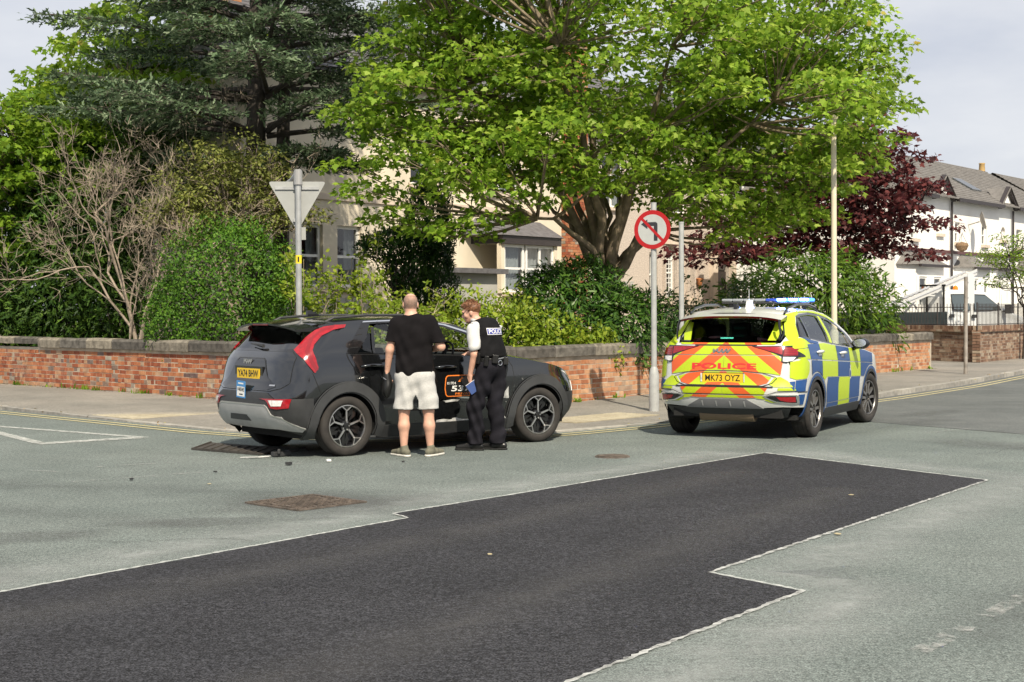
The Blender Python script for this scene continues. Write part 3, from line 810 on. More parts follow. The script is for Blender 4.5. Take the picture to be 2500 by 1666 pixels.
def wheel(parent, x, y, z, rad, width, rrad, side, steer, style, mrim):
    """wheel > tyre, hub_cap; side -1 = right"""
    root_T = Matrix.Translation((x, y, z)) @ Matrix.Rotation(steer, 4, 'Z') @ Matrix.Rotation(R(90) if side < 0 else R(-90), 4, 'X')
    w = width / 2
    b = MB()                                             # rim: barrel, spokes; local +z is outward
    b.cur = 0
    b.lathe([(rrad, w * .80), (rrad - .018, w * .72), (rrad - .03, -w * .5), (.06, -w * .55), (.0001, -w * .55)], 40, root_T)
    b.lathe([(.062, w * .1), (.062, w * .52), (.0001, w * .55)], 18, root_T)
    b.cur = 1
    b.lathe([(rrad + .004, w * .80), (rrad + .001, w * .88), (rrad - .007, w * .885), (rrad - .012, w * .80)], 48, root_T)
    n = 5
    for k in range(n):
        a = 2 * math.pi * k / n + 0.31
        Tk = root_T @ Matrix.Rotation(a, 4, 'Z')
        if style == 'niro':
            b.cur = 1
            b.prism([(.05, -.011), (.05, .011), (rrad * .74, .009), (rrad * .74, -.009)], w * .55, w * .72, Tk)
            b.cur = 1
            for sg in (-1, 1): b.prism([(rrad * .72, -.008), (rrad * .72, .008), (rrad * .975, sg * .072 + .009), (rrad * .975, sg * .072 - .009)], w * .62, w * (.82 + .002 * sg), Tk)
            b.cur = 0
            b.prism([(rrad * .74, 0), (rrad * .965, .062), (rrad * .975, 0), (rrad * .965, -.062)], w * .5, w * .74, Tk)
            b.cur = 0
            b.prism([(rrad * .30, .03), (rrad * .66, .055), (rrad * .9, .12), (rrad * .62, .115)], w * .2, w * .36, Tk)
            b.prism([(rrad * .35, -.03), (rrad * .66, -.05), (rrad * .85, -.12), (rrad * .6, -.1)], w * .2, w * .36, Tk)
        else:
            for sg in (-1, 1):
                b.cur = 1
                b.prism([(.055, sg * .008), (.055, sg * .04), (rrad * .6, sg * .058), (rrad * .985, sg * .098), (rrad * .985, sg * .052), (rrad * .6, sg * .024)], w * .5, w * .74, Tk)
            b.cur = 0
            b.prism([(rrad * .66, -.02), (rrad * .66, .02), (rrad * .97, .045), (rrad * .97, -.045)], w * .45, w * .6, Tk)
    for k in range(5):
        t = 2 * math.pi * k / 5; b.cur = 1
        b.lathe([(.009, w * .5), (.009, w * .6), (.0001, w * .6)], 8, root_T @ Matrix.Translation((.042 * math.cos(t), .042 * math.sin(t), 0)))
    wh = b.build('wheel', mrim, parent)
    b = MB()
    prof = [(rrad - .004, w * .70), (rrad + .012, w * .93), (rrad + (rad - rrad) * .45, w * 1.0), (rad - .03, w * .95), (rad - .012, w * .86), (rad - .002, w * .62), (rad, w * .3), (rad, 0)]
    prof = prof + [(r, -h) for r, h in prof[-2::-1]]
    b.lathe(prof, 56, root_T)
    ty = b.build('tyre', M_tyre, wh); autosmooth(ty, 50)
    b = MB()                                             # tread grooves
    for g0 in (-.62, -.24, .24, .62):
        b.lathe([(rad + .0012, w * g0 - .005), (rad + .0012, w * g0 + .005)], 56, root_T)
    b.build('tread_groove', M_gap, wh, recalc=False)
    b = MB(); b.lathe([(.03, w * .5), (.03, w * .66), (.0001, w * .67)], 16, root_T); b.build('hub_cap', M_gloss, wh)
    return wh

def seat(parent, x, y, z, mat):
    b = MB()
    b.box((x + .05, y, z), (.52, .5, .16)); b.box((x - .2, y, z + .34), (.15, .48, .6), M=Matrix.Rotation(R(-14), 3, 'Y'))
    b.box((x - .30, y, z + .72), (.10, .27, .19), M=Matrix.Rotation(R(-8), 3, 'Y'))
    return b.build('seat', mat, parent, bevel=.04)
# ------------------------------------------------------------------ dark grey crossover with the damaged doors
M_paint = pbr('grey_metallic_paint', (0.026, 0.028, 0.031), 0.15, 0.75, coat=1.0, var=0.06, vscale=400)
M_paint.node_tree.nodes['Principled BSDF'].inputs['Coat IOR'].default_value = 1.72
niro = empty('parked_car', (-2.363, 16.92, 0), R(37.98), 'dark grey taxi crossover with dented front door and orange door sticker', 'car', 'cars on the road')
sh = Shell([(.16, -.50, .80, 3.38), (.26, -.62, .85, 3.46), (.34, -.74, .885, 3.55), (.45, -.80, .90, 3.59), (.58, -.825, .908, 3.59), (.66, -.815, .910, 3.58), (.74, -.795, .912, 3.55), (.79, -.75, .912, 3.50), (.86, -.735, .910, 3.46),
            (.97, -.715, .903, 3.45), (1.08, -.685, .888, 3.45), (1.16, -.63, .868, 3.45), (1.30, -.50, .808, 3.45), (1.42, -.385, .752, 3.45), (1.50, -.31, .705, 3.45), (1.56, -.26, .66, 3.45)], .50, 4.0, .75, 2.5)
X, Q = (lambda x, z: sh.x(x, z)), (lambda q, z: sh.r(q, z))
belt = lambda x: 1.13 - 0.028 * (x - 0.0) if x < 1.6 else 1.085 - .05 * (x - 1.6)
def ftop(x): return float(np.interp(x, [2.15, 2.5, 2.9, 3.2, 3.45], [1.065, 1.015, .945, .87, .80]))
roofz = lambda x: float(np.interp(x, [-.35, -.1, .3, .8, 1.2, 1.55, 1.72, 2.2], [1.435, 1.475, 1.502, 1.508, 1.488, 1.435, 1.37, 1.09]))
# --- painted body: lower sides with arches, rear quarters, pillars
arcR = arc(0, .33, .395, 190, -8)[::1]; arcF = arc(2.72, .33, .395, 188, -8)
low = [Q(0, .60), Q(.45, .60), Q(.68, .60), X(-.42, .56)] + [X(*p) for p in arcR] + [X(.42, .22), X(1.3, .21), X(2.3, .22)] + [X(*p) for p in arcF] + [X(3.2, .24), (sh.bend[30], .24), (sh.bend[60], .80), X(3.44, .79), X(3.2, ftop(3.2)), X(2.9, ftop(2.9)), X(2.5, ftop(2.5)), X(2.16, 1.07), X(1.7, belt(1.7)), X(1.0, belt(1.0)), X(.5, belt(.5)), X(-.01, 1.13), X(-.3, 1.14), Q(.70, 1.165), Q(.4, 1.165), Q(0, 1.165)]
cp = [X(-.01, 1.13), X(.30, 1.475), X(.30, 1.50), X(-.1, roofz(-.1)), X(-.24, 1.44), Q(.72, 1.40), Q(.735, 1.30), Q(.70, 1.165), X(-.3, 1.14)]
rail = [X(.30, 1.475), X(.7, 1.485), X(1.2, 1.46), X(1.5, 1.405), X(1.72, 1.335), X(2.13, 1.085), X(2.2, 1.085), X(1.8, 1.35), X(1.55, 1.435), X(1.2, 1.488), X(.8, 1.508), X(.30, 1.502)]
pm = PM(sh)
for poly in (low, cp, rail):
    pm.panel(poly, 0, .05); pm.panel([(-b, z) for b, z in poly][::-1], 0, .05)
body = pm.build('body', M_paint, niro)
# underbody and inner wheel housing
b = MB(); b.b2((-.45, -.72, .2), (3.0, .72, .27)); b.b2((.42, -.8, .27), (2.3, .8, .42)); b.b2((-.42, -.62, .27), (.42, .62, .72)); b.b2((2.3, -.62, .27), (3.2, .62, .72))
b.b2((-.62, -.6, .34), (-.42, .6, .7)); b.build('underbody', M_under, niro)
b = MB(); b.b2((-.55, -.76, .72), (2.25, .76, .80)); b.build('cabin_floor', M_seat, niro)
for (sx, sy) in ((1.35, -.37), (1.35, .37), (.35, -.37), (.35, .37)): seat(niro, sx, sy, .52, M_seat)
b = MB(); b.box((1.95, 0, .98), (.5, 1.45, .22)); b.build('dashboard', M_seat, niro, bevel=.05)
b = MB(); T = Matrix.Translation((1.66, -.37, 1.06)) @ Matrix.Rotation(R(-65), 4, 'Y')
b.tube([T @ Vector((.18 * math.cos(2 * math.pi * k / 20), .18 * math.sin(2 * math.pi * k / 20), 0)) for k in range(21)], .014, 6); b.box(T @ Vector((0, 0, 0)), (.3, .05, .03), M=T.to_3x3()); b.build('steering_wheel', M_seat, niro)
# --- roof, bonnet, windscreen
def roof_fn(u, v):
    x = -.36 + u * (1.60 + .36); y = (v - .5) * 2; w = sh.at(sh.x(x, roofz(x))[0], roofz(x)).y; zc = roofz(x) + .045
    return (x + (.03 if u > .98 else 0) + .10 * (1 - y * y) * (u > .0) * u - .06 * (1 - y * y) * (1 - u), -w * y, roofz(x) + (zc - roofz(x)) * (1 - abs(y) ** 2.6))
grid('roof', roof_fn, 24, 20, M_paint, niro, True)
def hood_fn(u, v):
    x = 2.17 + u * (3.44 - 2.17); y = (v - .5) * 2; z = ftop(x) + .002; w = sh.at(sh.x(x, ftop(x))[0], ftop(x)).y
    return (x + .10 * (1 - y * y) * u, -w * y, z + (.055 * (1 - u * .5)) * (1 - abs(y) ** 3.0))
grid('bonnet', hood_fn, 16, 16, M_paint, niro, True)
def ws_fn(u, v):
    y = (v - .5) * 2; x0, z0, w0 = 2.19, 1.075, .80; x1, z1, w1 = 1.62, 1.425, .64
    return ((x0 + (x1 - x0) * u) + .13 * (1 - y * y), -(w0 + (w1 - w0) * u) * y, z0 + (z1 - z0) * u + .035 * (1 - y * y))
grid('windscreen', ws_fn, 8, 12, M_glass, niro, True)
# --- side glass, pillars
for sd in (1, -1):
    S = lambda poly: [(sd * b_, z) for b_, z in poly]
    rear_d = [X(.355, 1.16), X(.50, 1.455), X(.68, 1.466), X(1.05, 1.455), X(1.06, belt(1.06) + .012), X(.36, belt(.36) + .014)]
    panel(sh, 'window', S([X(.15, 1.142), X(.30, 1.30), X(.395, 1.42), X(.345, 1.16), X(.345, 1.136)]), M_glass, niro, -.012)
    panel(sh, 'window', S([X(.375, belt(.375) + .01), X(.43, 1.40), X(.47, 1.455), X(.7, 1.468), X(1.06, 1.452), X(1.07, belt(1.07) + .01)]), M_glass, niro, -.012)
    if sd < 0: panel(sh, 'window', S([X(1.13, belt(1.13) + .01), X(1.12, 1.45), X(1.3, 1.43), X(1.55, 1.37), X(1.75, 1.28), X(2.02, 1.09)]), M_glass, niro, -.012)
    pm = PM(sh)                                          # black pillars and frames
    for poly in ([X(.0, 1.132), X(.295, 1.472), X(.40, 1.474), X(.30, 1.30), X(.15, 1.142), X(.345, 1.136), X(.345, 1.127)], [X(.345, 1.125), X(.40, 1.42), X(.44, 1.42), X(.375, 1.125)], [X(1.06, 1.105), X(1.05, 1.462), X(1.13, 1.458), X(1.14, 1.10)]):
        pm.panel(S(poly), .002, .05)
    for poly in strip(sh, S([X(.33, 1.462), X(.5, 1.47), X(.7, 1.475), X(1.1, 1.464), X(1.4, 1.42), X(1.68, 1.335), X(1.9, 1.20), X(2.08, 1.085)]), .02): pm.panel(poly, .001, .05)
    pm.build('window_frame', M_gloss, niro)
    pm = PM(sh)
    for poly in strip(sh, S([X(.305, 1.478), X(.5, 1.485), X(.7, 1.489), X(1.1, 1.478), X(1.4, 1.436), X(1.7, 1.35), X(1.93, 1.205)]), .014): pm.panel(poly, .006, .05)
    pm.build('window_trim', M_chrome, niro)
# louvres in the rear pillar
pm = PM(sh)
for k in range(4):
    z0 = 1.19 + .07 * k; pm.panel([X(.06 + .058 * k, z0), X(.055 + .058 * k, z0 + .006), X(.16 + .04 * k, z0 + .014), X(.165 + .04 * k, z0 + .008)], .0035, .05)
pm.build('pillar_louvre', M_gap, niro)
# --- doors (a skin proud of the body, black gaps round it, the front one crumpled)
def dent(p, n):
    x, z = p.x, p.z
    k = math.exp(-((z - .45) / .10) ** 2) * min(1, max(0, (x - .75) / .5)) * min(1, max(0, (2.35 - x) / .15))
    w = math.sin(x * 21 + 3 * math.sin(z * 17)) * .5 + math.sin(x * 43 + z * 31) * .3 + math.sin(z * 55 + x * 9) * .35
    return p - n * (.034 * k + .024 * k * w)
dr = [X(.005, 1.122), X(.5, belt(.5) - .008), X(1.085, belt(1.085) - .008), X(1.10, .30), X(.47, .30), X(.44, .47)] + [X(*p) for p in arc(0, .33, .47, 28, 68, 6)] + [X(.19, .80), X(.12, .93)]
df = [X(1.115, belt(1.115) - .008), X(1.7, belt(1.7) - .008), X(2.10, 1.072), X(2.19, 1.058), X(2.285, .93), X(2.305, .8), X(2.29, .60), X(2.25, .30), X(1.12, .30)]
for sd in (1, -1):
    for poly, dam in ((dr, 0), (df, 1)):
        PL = [(sd * b_, z) for b_, z in poly]
        d = panel(sh, 'door', PL, M_paint, niro, .006, .035 if dam and sd > 0 else .05, dent if (dam and sd > 0) else None, .01)
        if dam and sd > 0: tag(d, 'crumpled front door with torn lower skin')
        pm = PM(sh)
        for s_ in strip(sh, PL + PL[:1], .011 if not (dam and sd > 0) else .02): pm.panel(s_, .0018, .06)
        pm.build('door_gap', M_gap, d)
        cx, cz = (.30, .985) if not dam else (1.30, .945)
        h = MB()
        if dam and sd > 0 or not dam or sd < 0:
            P = [sh.at(sd * X(cx + t, cz)[0], cz + .010 * math.sin(math.pi * (t + .13) / .3)) + sh.nrm(sd * X(cx + t, cz)[0], cz) * o_ for t, o_ in ((-.13, .008), (-.10, .036), (0, .042), (.11, .036), (.16, .008))]
            h.tube(P, [.010, .017, .018, .016, .010], 8)
        hd = h.build('door_handle', M_paint, d, True); autosmooth(hd, 60)
# torn skin, bare metal and scuffs along the dented doors
M_bare = pbr('torn_bright_metal', (0.50, 0.50, 0.49), 0.45, 0.15, var=0.35, vscale=14)
M_scuff = worn('white_scuff', (0.55, 0.55, 0.53), 0.33, 22, .08, .5)
pm = PM(sh)
for poly in ([(2.02, .60), (2.16, .63), (2.22, .70), (2.24, .56), (2.12, .545)], [(1.98, .335), (2.2, .345), (2.22, .31), (1.99, .305)], [(1.2, .345), (1.62, .365), (1.86, .35), (1.85, .325), (1.2, .318)], [(1.88, .43), (2.06, .47), (2.04, .41), (1.90, .40)]):
    pm.panel([X(*p) for p in poly], .012, .035, dent)
for poly in ([(1.24, .40), (1.36, .50), (1.5, .47), (1.66, .52), (1.76, .46), (1.7, .40), (1.5, .375)], [(1.2, .555), (1.42, .575), (1.62, .56), (1.7, .535), (1.45, .55), (1.22, .535)], [(2.06, .42), (2.2, .52), (2.23, .44), (2.15, .39)]):
    pm.panel([X(*p) for p in poly], .011, .03, dent)
pm.build('torn_metal', M_bare, niro)
pm = PM(sh); pm.panel([X(*p) for p in [(.95, .56), (1.5, .62), (2.2, .60), (2.2, .36), (1.3, .30), (.9, .34)]], .010, .035, dent); pm.panel([X(*p) for p in [(2.32, .62), (2.62, .75), (2.5, .86), (2.33, .84)]], .002, .05); pm.build('scuff', M_scuff, niro)
pm = PM(sh)
for poly in ([(1.08, .60), (1.25, .585), (1.55, .60), (1.9, .575), (1.88, .56), (1.5, .585), (1.25, .565), (1.08, .585)], [(.92, .50), (1.7, .47), (1.7, .455), (.92, .487)], [(1.1, .42), (1.9, .40), (1.9, .392), (1.1, .408)]):
    pm.panel([X(*p) for p in poly], .013, .035, dent)
pm.build('crease', M_chrome, niro)
# --- door sticker
M_orange = pbr('orange_vinyl', (0.86, 0.22, 0.03), 0.4); M_wv = pbr('white_vinyl', (0.80, 0.80, 0.78), 0.4); M_bv = pbr('black_vinyl', (0.012, 0.012, 0.012), 0.35)
x0, x1, z0, z1 = 1.30, 2.02, .605, .855
rr = lambda i, r: [X(a, c) for a, c in (arc(x1 - i - r, z1 - i - r, r, 0, 90, 5) + arc(x0 + i + r, z1 - i - r, r, 90, 180, 5) + arc(x0 + i + r, z0 + i + r, r, 180, 270, 5) + arc(x1 - i - r, z0 + i + r, r, 270, 360, 5))]
st = panel(sh, 'door_sticker', rr(0, .05), M_orange, niro, .009, .05, dent)
panel(sh, 'sticker_field', rr(.012, .04), M_bv, st, .0105, .05, dent)
shell_text(sh, 'lettering', '01704', .030, .125, 1.385, .762, M_wv, st, .012, .006, 'x')
panel(sh, 'lettering', [X(1.475, .775), X(1.535, .835), X(1.595, .775)], M_orange, st, .012)
shell_text(sh, 'lettering', 'LP', .046, .11, 1.675, .80, M_wv, st, .012, .0, 'x')
shell_text(sh, 'lettering', '537', .066, .28, 1.525, .70, M_wv, st, .012, .022, 'x', .15)
shell_text(sh, 'lettering', 'PRIVATE', .026, .26, 1.57, .637, M_orange, st, .012, .008, 'x')
# --- arch and sill cladding
def ring(cx, r0, r1, a0, a1, n=20):
    o_ = arc(cx, .33, r1, a0, a1, n); i_ = arc(cx, .33, r0, a1, a0, n); return [X(*p) for p in o_ + i_]
for sd in (1, -1):
    S = lambda poly: [(sd * b_, z) for b_, z in poly]
    for cx, a0, a1 in ((0, 195, -16), (2.72, 196, -18)):
        n = 12; pm = PM(sh)
        for k in range(n):
            for r0, r1, of_ in ((.385, .485, .022), (.485, .50, .011), (.37, .385, .008)): pm.panel(S(ring(cx, r0, r1, a0 + (a1 - a0) * k / n, a0 + (a1 - a0) * (k + 1) / n, 3)), of_, .05)
        pm.build('wheel_arch', M_clad, niro)
    panel(sh, 'sill', S([X(.40, .32), X(2.32, .32), X(2.32, .19), X(.42, .185)]), M_blackp, niro, .016, .05, None, .02)
    for cx in (0, 2.72):                                  # black wheel wells
        b = MB()
        T = Matrix.Translation((cx, 0, .33)) @ Matrix.Rotation(R(90), 4, 'X')
        y_ = -.90 * sd
        prof = [Vector((.385 * math.cos(R(a)), 0, .385 * math.sin(R(a)))) for a in range(195, -16, -10)]
        v = [(cx + p.x, y_ + .03 * sd, .33 + p.z) for p in prof] + [(cx + p.x, -.55 * sd, .33 + p.z) for p in prof]; m = len(prof)
        b.add(v, [(i, i + 1, m + i + 1, m + i) for i in range(m - 1)])
        b.build('wheel_well', M_gap, niro, recalc=False)
# --- tail: bumper, skid plate, lamps, tailgate
pm = PM(sh)
bump = [Q(0, .575), Q(.40, .575), Q(.66, .57), X(-.44, .655), X(-.42, .52), X(-.44, .26), X(-.48, .25), Q(.6, .33), Q(0, .33)]
bump2 = [Q(0, .715), Q(.52, .715), Q(.66, .65), X(-.45, .66), X(-.44, .57), Q(.66, .56), Q(.4, .565), Q(0, .565)]
for p_ in (bump, bump2): pm.panel(p_, .007, .05); pm.panel([(-b_, z) for b_, z in p_][::-1], .007, .05)
pm.build('rear_bumper', M_blackp, niro)
skid = [Q(0, .588), Q(.50, .586), Q(.545, .565), Q(.60, .485), Q(.64, .468), Q(.735, .462), Q(.755, .43), X(-.50, .335), X(-.505, .30), Q(.60, .33), Q(.3, .325), Q(0, .325)]
pm = PM(sh); pm.panel(skid, .018, .05, None, .014); pm.panel([(-b_, z) for b_, z in skid][::-1], .018, .05, None, .014); pm.build('skid_plate', M_skid, niro)
pm = PM(sh)
edge = [Q(0, .580), Q(.50, .578), Q(.545, .555), Q(.60, .477), Q(.735, .452), X(-.51, .335)]
for s_ in strip(sh, edge, .014) + strip(sh, [(-b_, z) for b_, z in edge], .014): pm.panel(s_, .020, .05)
pm.build('skid_edge', M_silver, niro)
panel(sh, 'skid_recess', [Q(-.28, .465), Q(.10, .465), Q(.16, .40), Q(-.34, .40)], M_clad, niro, .0195)
for sd in (1, -1):
    S = lambda poly: [(sd * b_, z) for b_, z in poly]
    fl = panel(sh, 'reflector_lamp', S([Q(.40, .648), Q(.80, .655), Q(.845, .655), Q(.825, .56), Q(.69, .545), Q(.60, .555), Q(.56, .61), Q(.52, .635)]), M_red, niro, .016, .04, None, .012)
    panel(sh, 'clear_lamp', S([Q(.575, .635), Q(.775, .638), Q(.755, .58), Q(.625, .575)]), M_clear, fl, .0185)
    # boomerang tail lamp: from the shoulder up along the pillar to the roof
    tl_ = panel(sh, 'tail_light', S([X(.065, 1.449), X(-.06, 1.443), X(-.20, 1.425), X(-.30, 1.385), X(-.40, 1.31), X(-.50, 1.225), X(-.555, 1.175), X(-.515, 1.08), X(-.425, .935), X(-.412, .932), X(-.372, .99), X(-.39, 1.09), X(-.405, 1.17), X(-.37, 1.235), X(-.25, 1.33), X(-.10, 1.392), X(.04, 1.415)]), M_red, niro, .013, .03, None, .012)
    pm = PM(sh)
    for s_ in strip(sh, S([X(-.10, 1.425), X(-.24, 1.385), X(-.36, 1.30), X(-.455, 1.17), X(-.45, 1.08), X(-.40, .97)]), .035): pm.panel(s_, .0145, .03)
    pm.build('lamp_core', M_redd, tl_)
    wy = -.79 * sd
    for cx, st_ in ((0, 0), (2.72, R(-3))): wheel(niro, cx, wy - .0 * sd, .335, .335, .225, .232, -sd, st_, 'niro', [M_gloss, M_silver])
# tailgate skin, glass, garnish
tg = [Q(-.70, 1.155), Q(.70, 1.155), Q(.775, 1.10), Q(.78, .82), Q(.70, .765), Q(.55, .735), Q(-.55, .735), Q(-.70, .765), Q(-.78, .82), Q(-.775, 1.10)]
gate = panel(sh, 'tailgate', tg, M_paint, niro, .005, .05, None, .008)
pm = PM(sh)
for s_ in strip(sh, tg + tg[:1], .010): pm.panel(s_, .0015, .05)
for s_ in strip(sh, [X(-.44, .93), X(-.40, .82), X(-.345, .705)], .006) + strip(sh, [(-b_, z) for b_, z in [X(-.44, .93), X(-.40, .82), X(-.345, .705)]], .006): pm.panel(s_, .002, .05)
pm.build('tailgate_gap', M_gap, gate)
panel(sh, 'tailgate_garnish', [Q(-.30, 1.085), Q(.27, 1.085), Q(.32, 1.06), Q(.43, .88), Q(.62, .775), Q(.5, .745), Q(-.5, .745), Q(-.62, .775), Q(-.46, .88), Q(-.35, 1.06)], M_gloss, gate, .009, .05, None, .005)
pm = PM(sh)
for s_ in strip(sh, [Q(-.33, 1.05), Q(-.29, 1.08), Q(.26, 1.08), Q(.31, 1.055), Q(.41, .90)], .008): pm.panel(s_, .011, .05)
pm.build('garnish_edge', M_clad, gate)
gls = [Q(-.69, 1.172), Q(.69, 1.172), Q(.715, 1.22), Q(.655, 1.395), Q(.3, 1.415), Q(-.3, 1.415), Q(-.655, 1.395), Q(-.715, 1.22)]
panel(sh, 'rear_window', gls, M_glassd, niro, -.004)
pm = PM(sh)
for s_ in strip(sh, gls + gls[:1], .03): pm.panel(s_, -.001, .05)
pm.build('rear_window_frame', M_gloss, niro)
b = MB(); a_, c_ = sh.at(*Q(.14, 1.20)), sh.at(*Q(-.20, 1.225)); o1 = Vector((-.03, 0, .015))
b.tube([a_ + o1, a_ + o1 * 1.3 + Vector((0, .12, .01)), c_ + o1], [.022, .014, .006], 6); b.build('rear_wiper', M_blackp, niro)
# spoiler
def sp_fn(u, v):
    y = (v - .5) * 2; x = -.60 + .07 * y * y + u * .42; return (x, -.675 * y * (1 + .03 * u), 1.462 - .012 * abs(y) ** 4 - .05 * y * y + (.045 * u) + .012 * (1 - y * y))
def sp_lo(u, v):
    p = sp_fn(u, v); return (p[0] + .012, p[1], p[2] - .022 - .05 * u)
for fn, nm, mt in ((sp_fn, 'spoiler', M_paint), (sp_lo, 'spoiler_underside', M_gloss)):
    grid(nm, fn, 6, 18, mt, niro, fn is sp_fn)
grid('spoiler_lip', lambda u, v: [a + (b_ - a) * u for a, b_ in zip(sp_fn(0, v), sp_lo(0, v))], 1, 18, M_gloss, niro)
for sd in (1, -1):
    grid('spoiler_end', lambda u, v, sd=sd: [a + (b_ - a) * u for a, b_ in zip(sp_fn(v, .5 + sd * .5), sp_lo(v, .5 + sd * .5))], 1, 6, M_gloss, niro)
b = MB(); b.box((-.585, 0, 1.452), (.012, .34, .012)); b.build('brake_light', M_redd, niro)
# number plate, badge, licence card
plz, plx = .912, sh.at(*Q(0, .912)).x - .018
T = Matrix.Translation((plx, 0, plz)) @ Matrix(((0, 0, -1, 0), (-1, 0, 0, 0), (0, 1, 0, 0), (0, 0, 0, 1)))
b = MB(); b.prism([(-.26, -.0555), (.26, -.0555), (.26, .0555), (-.26, .0555)], -.006, .002, T); npl = b.build('number_plate', M_yplate, niro)
text_obj('lettering', 'YA74 BHW', .079, .475, T @ Matrix.Translation((0, 0, .003)), M_char, npl, .028)
b = MB(); b.prism([(-.32, -.085), (.32, -.085), (.32, .08), (-.32, .08)], -.03, -.007, T); b.build('plate_recess', M_gloss, niro)
def kia_badge(parent, T, w, mat):
    """slanted linked strokes of the maker's badge"""
    b = MB(); k = w / 2.2; t = .10
    def stroke(p, q):
        d = Vector((q[0] - p[0], q[1] - p[1])); n = Vector((-d.y, d.x)).normalized() * t
        b.prism([((p[0] + n.x) * k, (p[1] + n.y) * k), ((p[0] - n.x) * k, (p[1] - n.y) * k), ((q[0] - n.x) * k, (q[1] - n.y) * k), ((q[0] + n.x) * k, (q[1] + n.y) * k)], 0, .006, T)
    for p, q in (((-1.05, -.28), (-1.05, .28)), ((-1.05, -.1), (-.45, .28)), ((-.62, .08), (-.38, -.28)), ((-.38, -.28), (.05, .28)), ((.05, .28), (.05, -.28)), ((.05, -.28), (.62, .28)), ((.62, .28), (.62, -.28)), ((.62, -.28), (1.08, .28))): stroke(p, q)
    return b.build('badge', mat, parent, recalc=True)
bx = sh.at(*Q(0, 1.045)).x - .014
TB = Matrix(((0, 0, -1, 0), (-1, 0, 0, 0), (0, 1, 0, 0), (0, 0, 0, 1)))
kia_badge(niro, Matrix.Translation((bx, .06, 1.045)) @ TB, .19, M_silver)
panel(sh, 'model_badge', [Q(.505, .784), Q(.605, .784), Q(.605, .800), Q(.505, .800)], M_silver, niro, .011, .05)
M_blue = pbr('blue_card', (0.06, 0.25, 0.55), 0.4); 
lx = sh.at(*Q(0, .70)).x - .022
T = Matrix.Translation((lx, .02, .735)) @ TB @ Matrix.Rotation(R(-2), 4, 'Z')
b = MB(); b.prism([(-.10, -.095), (.10, -.095), (.10, .095), (-.10, .095)], -.004, .001, T); lc = b.build('licence_card', M_blue, niro)
b = MB(); b.prism([(-.088, -.078), (.088, -.078), (.088, .03), (-.088, .03)], .001, .0018, T); b.build('card_field', M_wv, lc)
text_obj('lettering', 'V4834E', .044, .16, T @ Matrix.Translation((0, 0, .0028)), M_char, lc, .03)
b = MB(); b.prism([(-.06, .058), (.06, .058), (.06, .074), (-.06, .074)], .001, .002, T); b.build('card_band', M_wv, lc); b = MB(); b.prism([(-.03, -.062), (.05, -.062), (.05, -.048), (-.03, -.048)], .002, .0026, T); b.build('card_band', M_char, lc)
# roof rails, fin
for sd in (1, -1):
    b = MB(); P = [(x, -sd * (.60 + .012 * math.sin(x)), roofz(x) + .035 + h_) for x, h_ in ((-.12, -.03), (0.0, .008), (.4, .014), (.9, .014), (1.25, .008), (1.40, -.02))]
    b.tube(P, [.012, .017, .018, .018, .017, .012], 6); b.build('roof_rail', M_blackp, niro)
b = MB(); b.prism([(-.09, 0), (.09, 0), (-.05, .065), (-.09, .06)], -.02, .02, Matrix.Translation((.10, 0, 1.548)) @ Matrix.Rotation(R(90), 4, 'X')); b.build('roof_fin', M_gloss, niro)
# mirrors, headlights, grille, front bumper
for sd in (1, -1):
    b = MB(); c_ = Vector((1.88, -sd * .985, 1.115)); b.lathe([(.0001, -.085), (.075, -.07), (.105, 0), (.09, .075), (.0001, .1)], 14, Matrix.Translation(c_) @ Matrix.Diagonal((.75, 1.05, .72, 1)) @ Matrix.Rotation(R(90), 4, 'Y'))
    b.tube([c_ + Vector((.02, sd * .05, -.05)), (1.93, -sd * .86, 1.04)], .025, 6); m_ = b.build('door_mirror', M_paint, niro, True)
    S = lambda poly: [(sd * b_, z) for b_, z in poly]
    hl = panel(sh, 'headlight', S([X(3.10, .858), X(3.30, .838), X(3.42, .80), X(3.46, .70), X(3.43, .58), X(3.37, .60), X(3.38, .72), X(3.28, .785)]), M_clear, niro, .006, .04, None, .008)
    panel(sh, 'lamp_unit', S([X(3.24, .818), X(3.36, .795), X(3.39, .74), X(3.30, .775)]), M_gloss, hl, .008, .04)
gf = [(sh.bend[50] - .62, .62), (sh.bend[50] - .5, .76), (sh.bend[58] + .0, .76), (sh.bend[58], .62)]
pm = PM(sh); fb = [X(3.12, .60), X(3.30, .60), (sh.bend[30], .56), (sh.bend[12], .22), X(3.10, .20)]
for p_ in (gf, fb): pm.panel(p_, .008, .05); pm.panel([(-b_, z) for b_, z in p_][::-1], .008, .05)
pm.build('front_bumper', M_blackp, niro)
M_glow = None
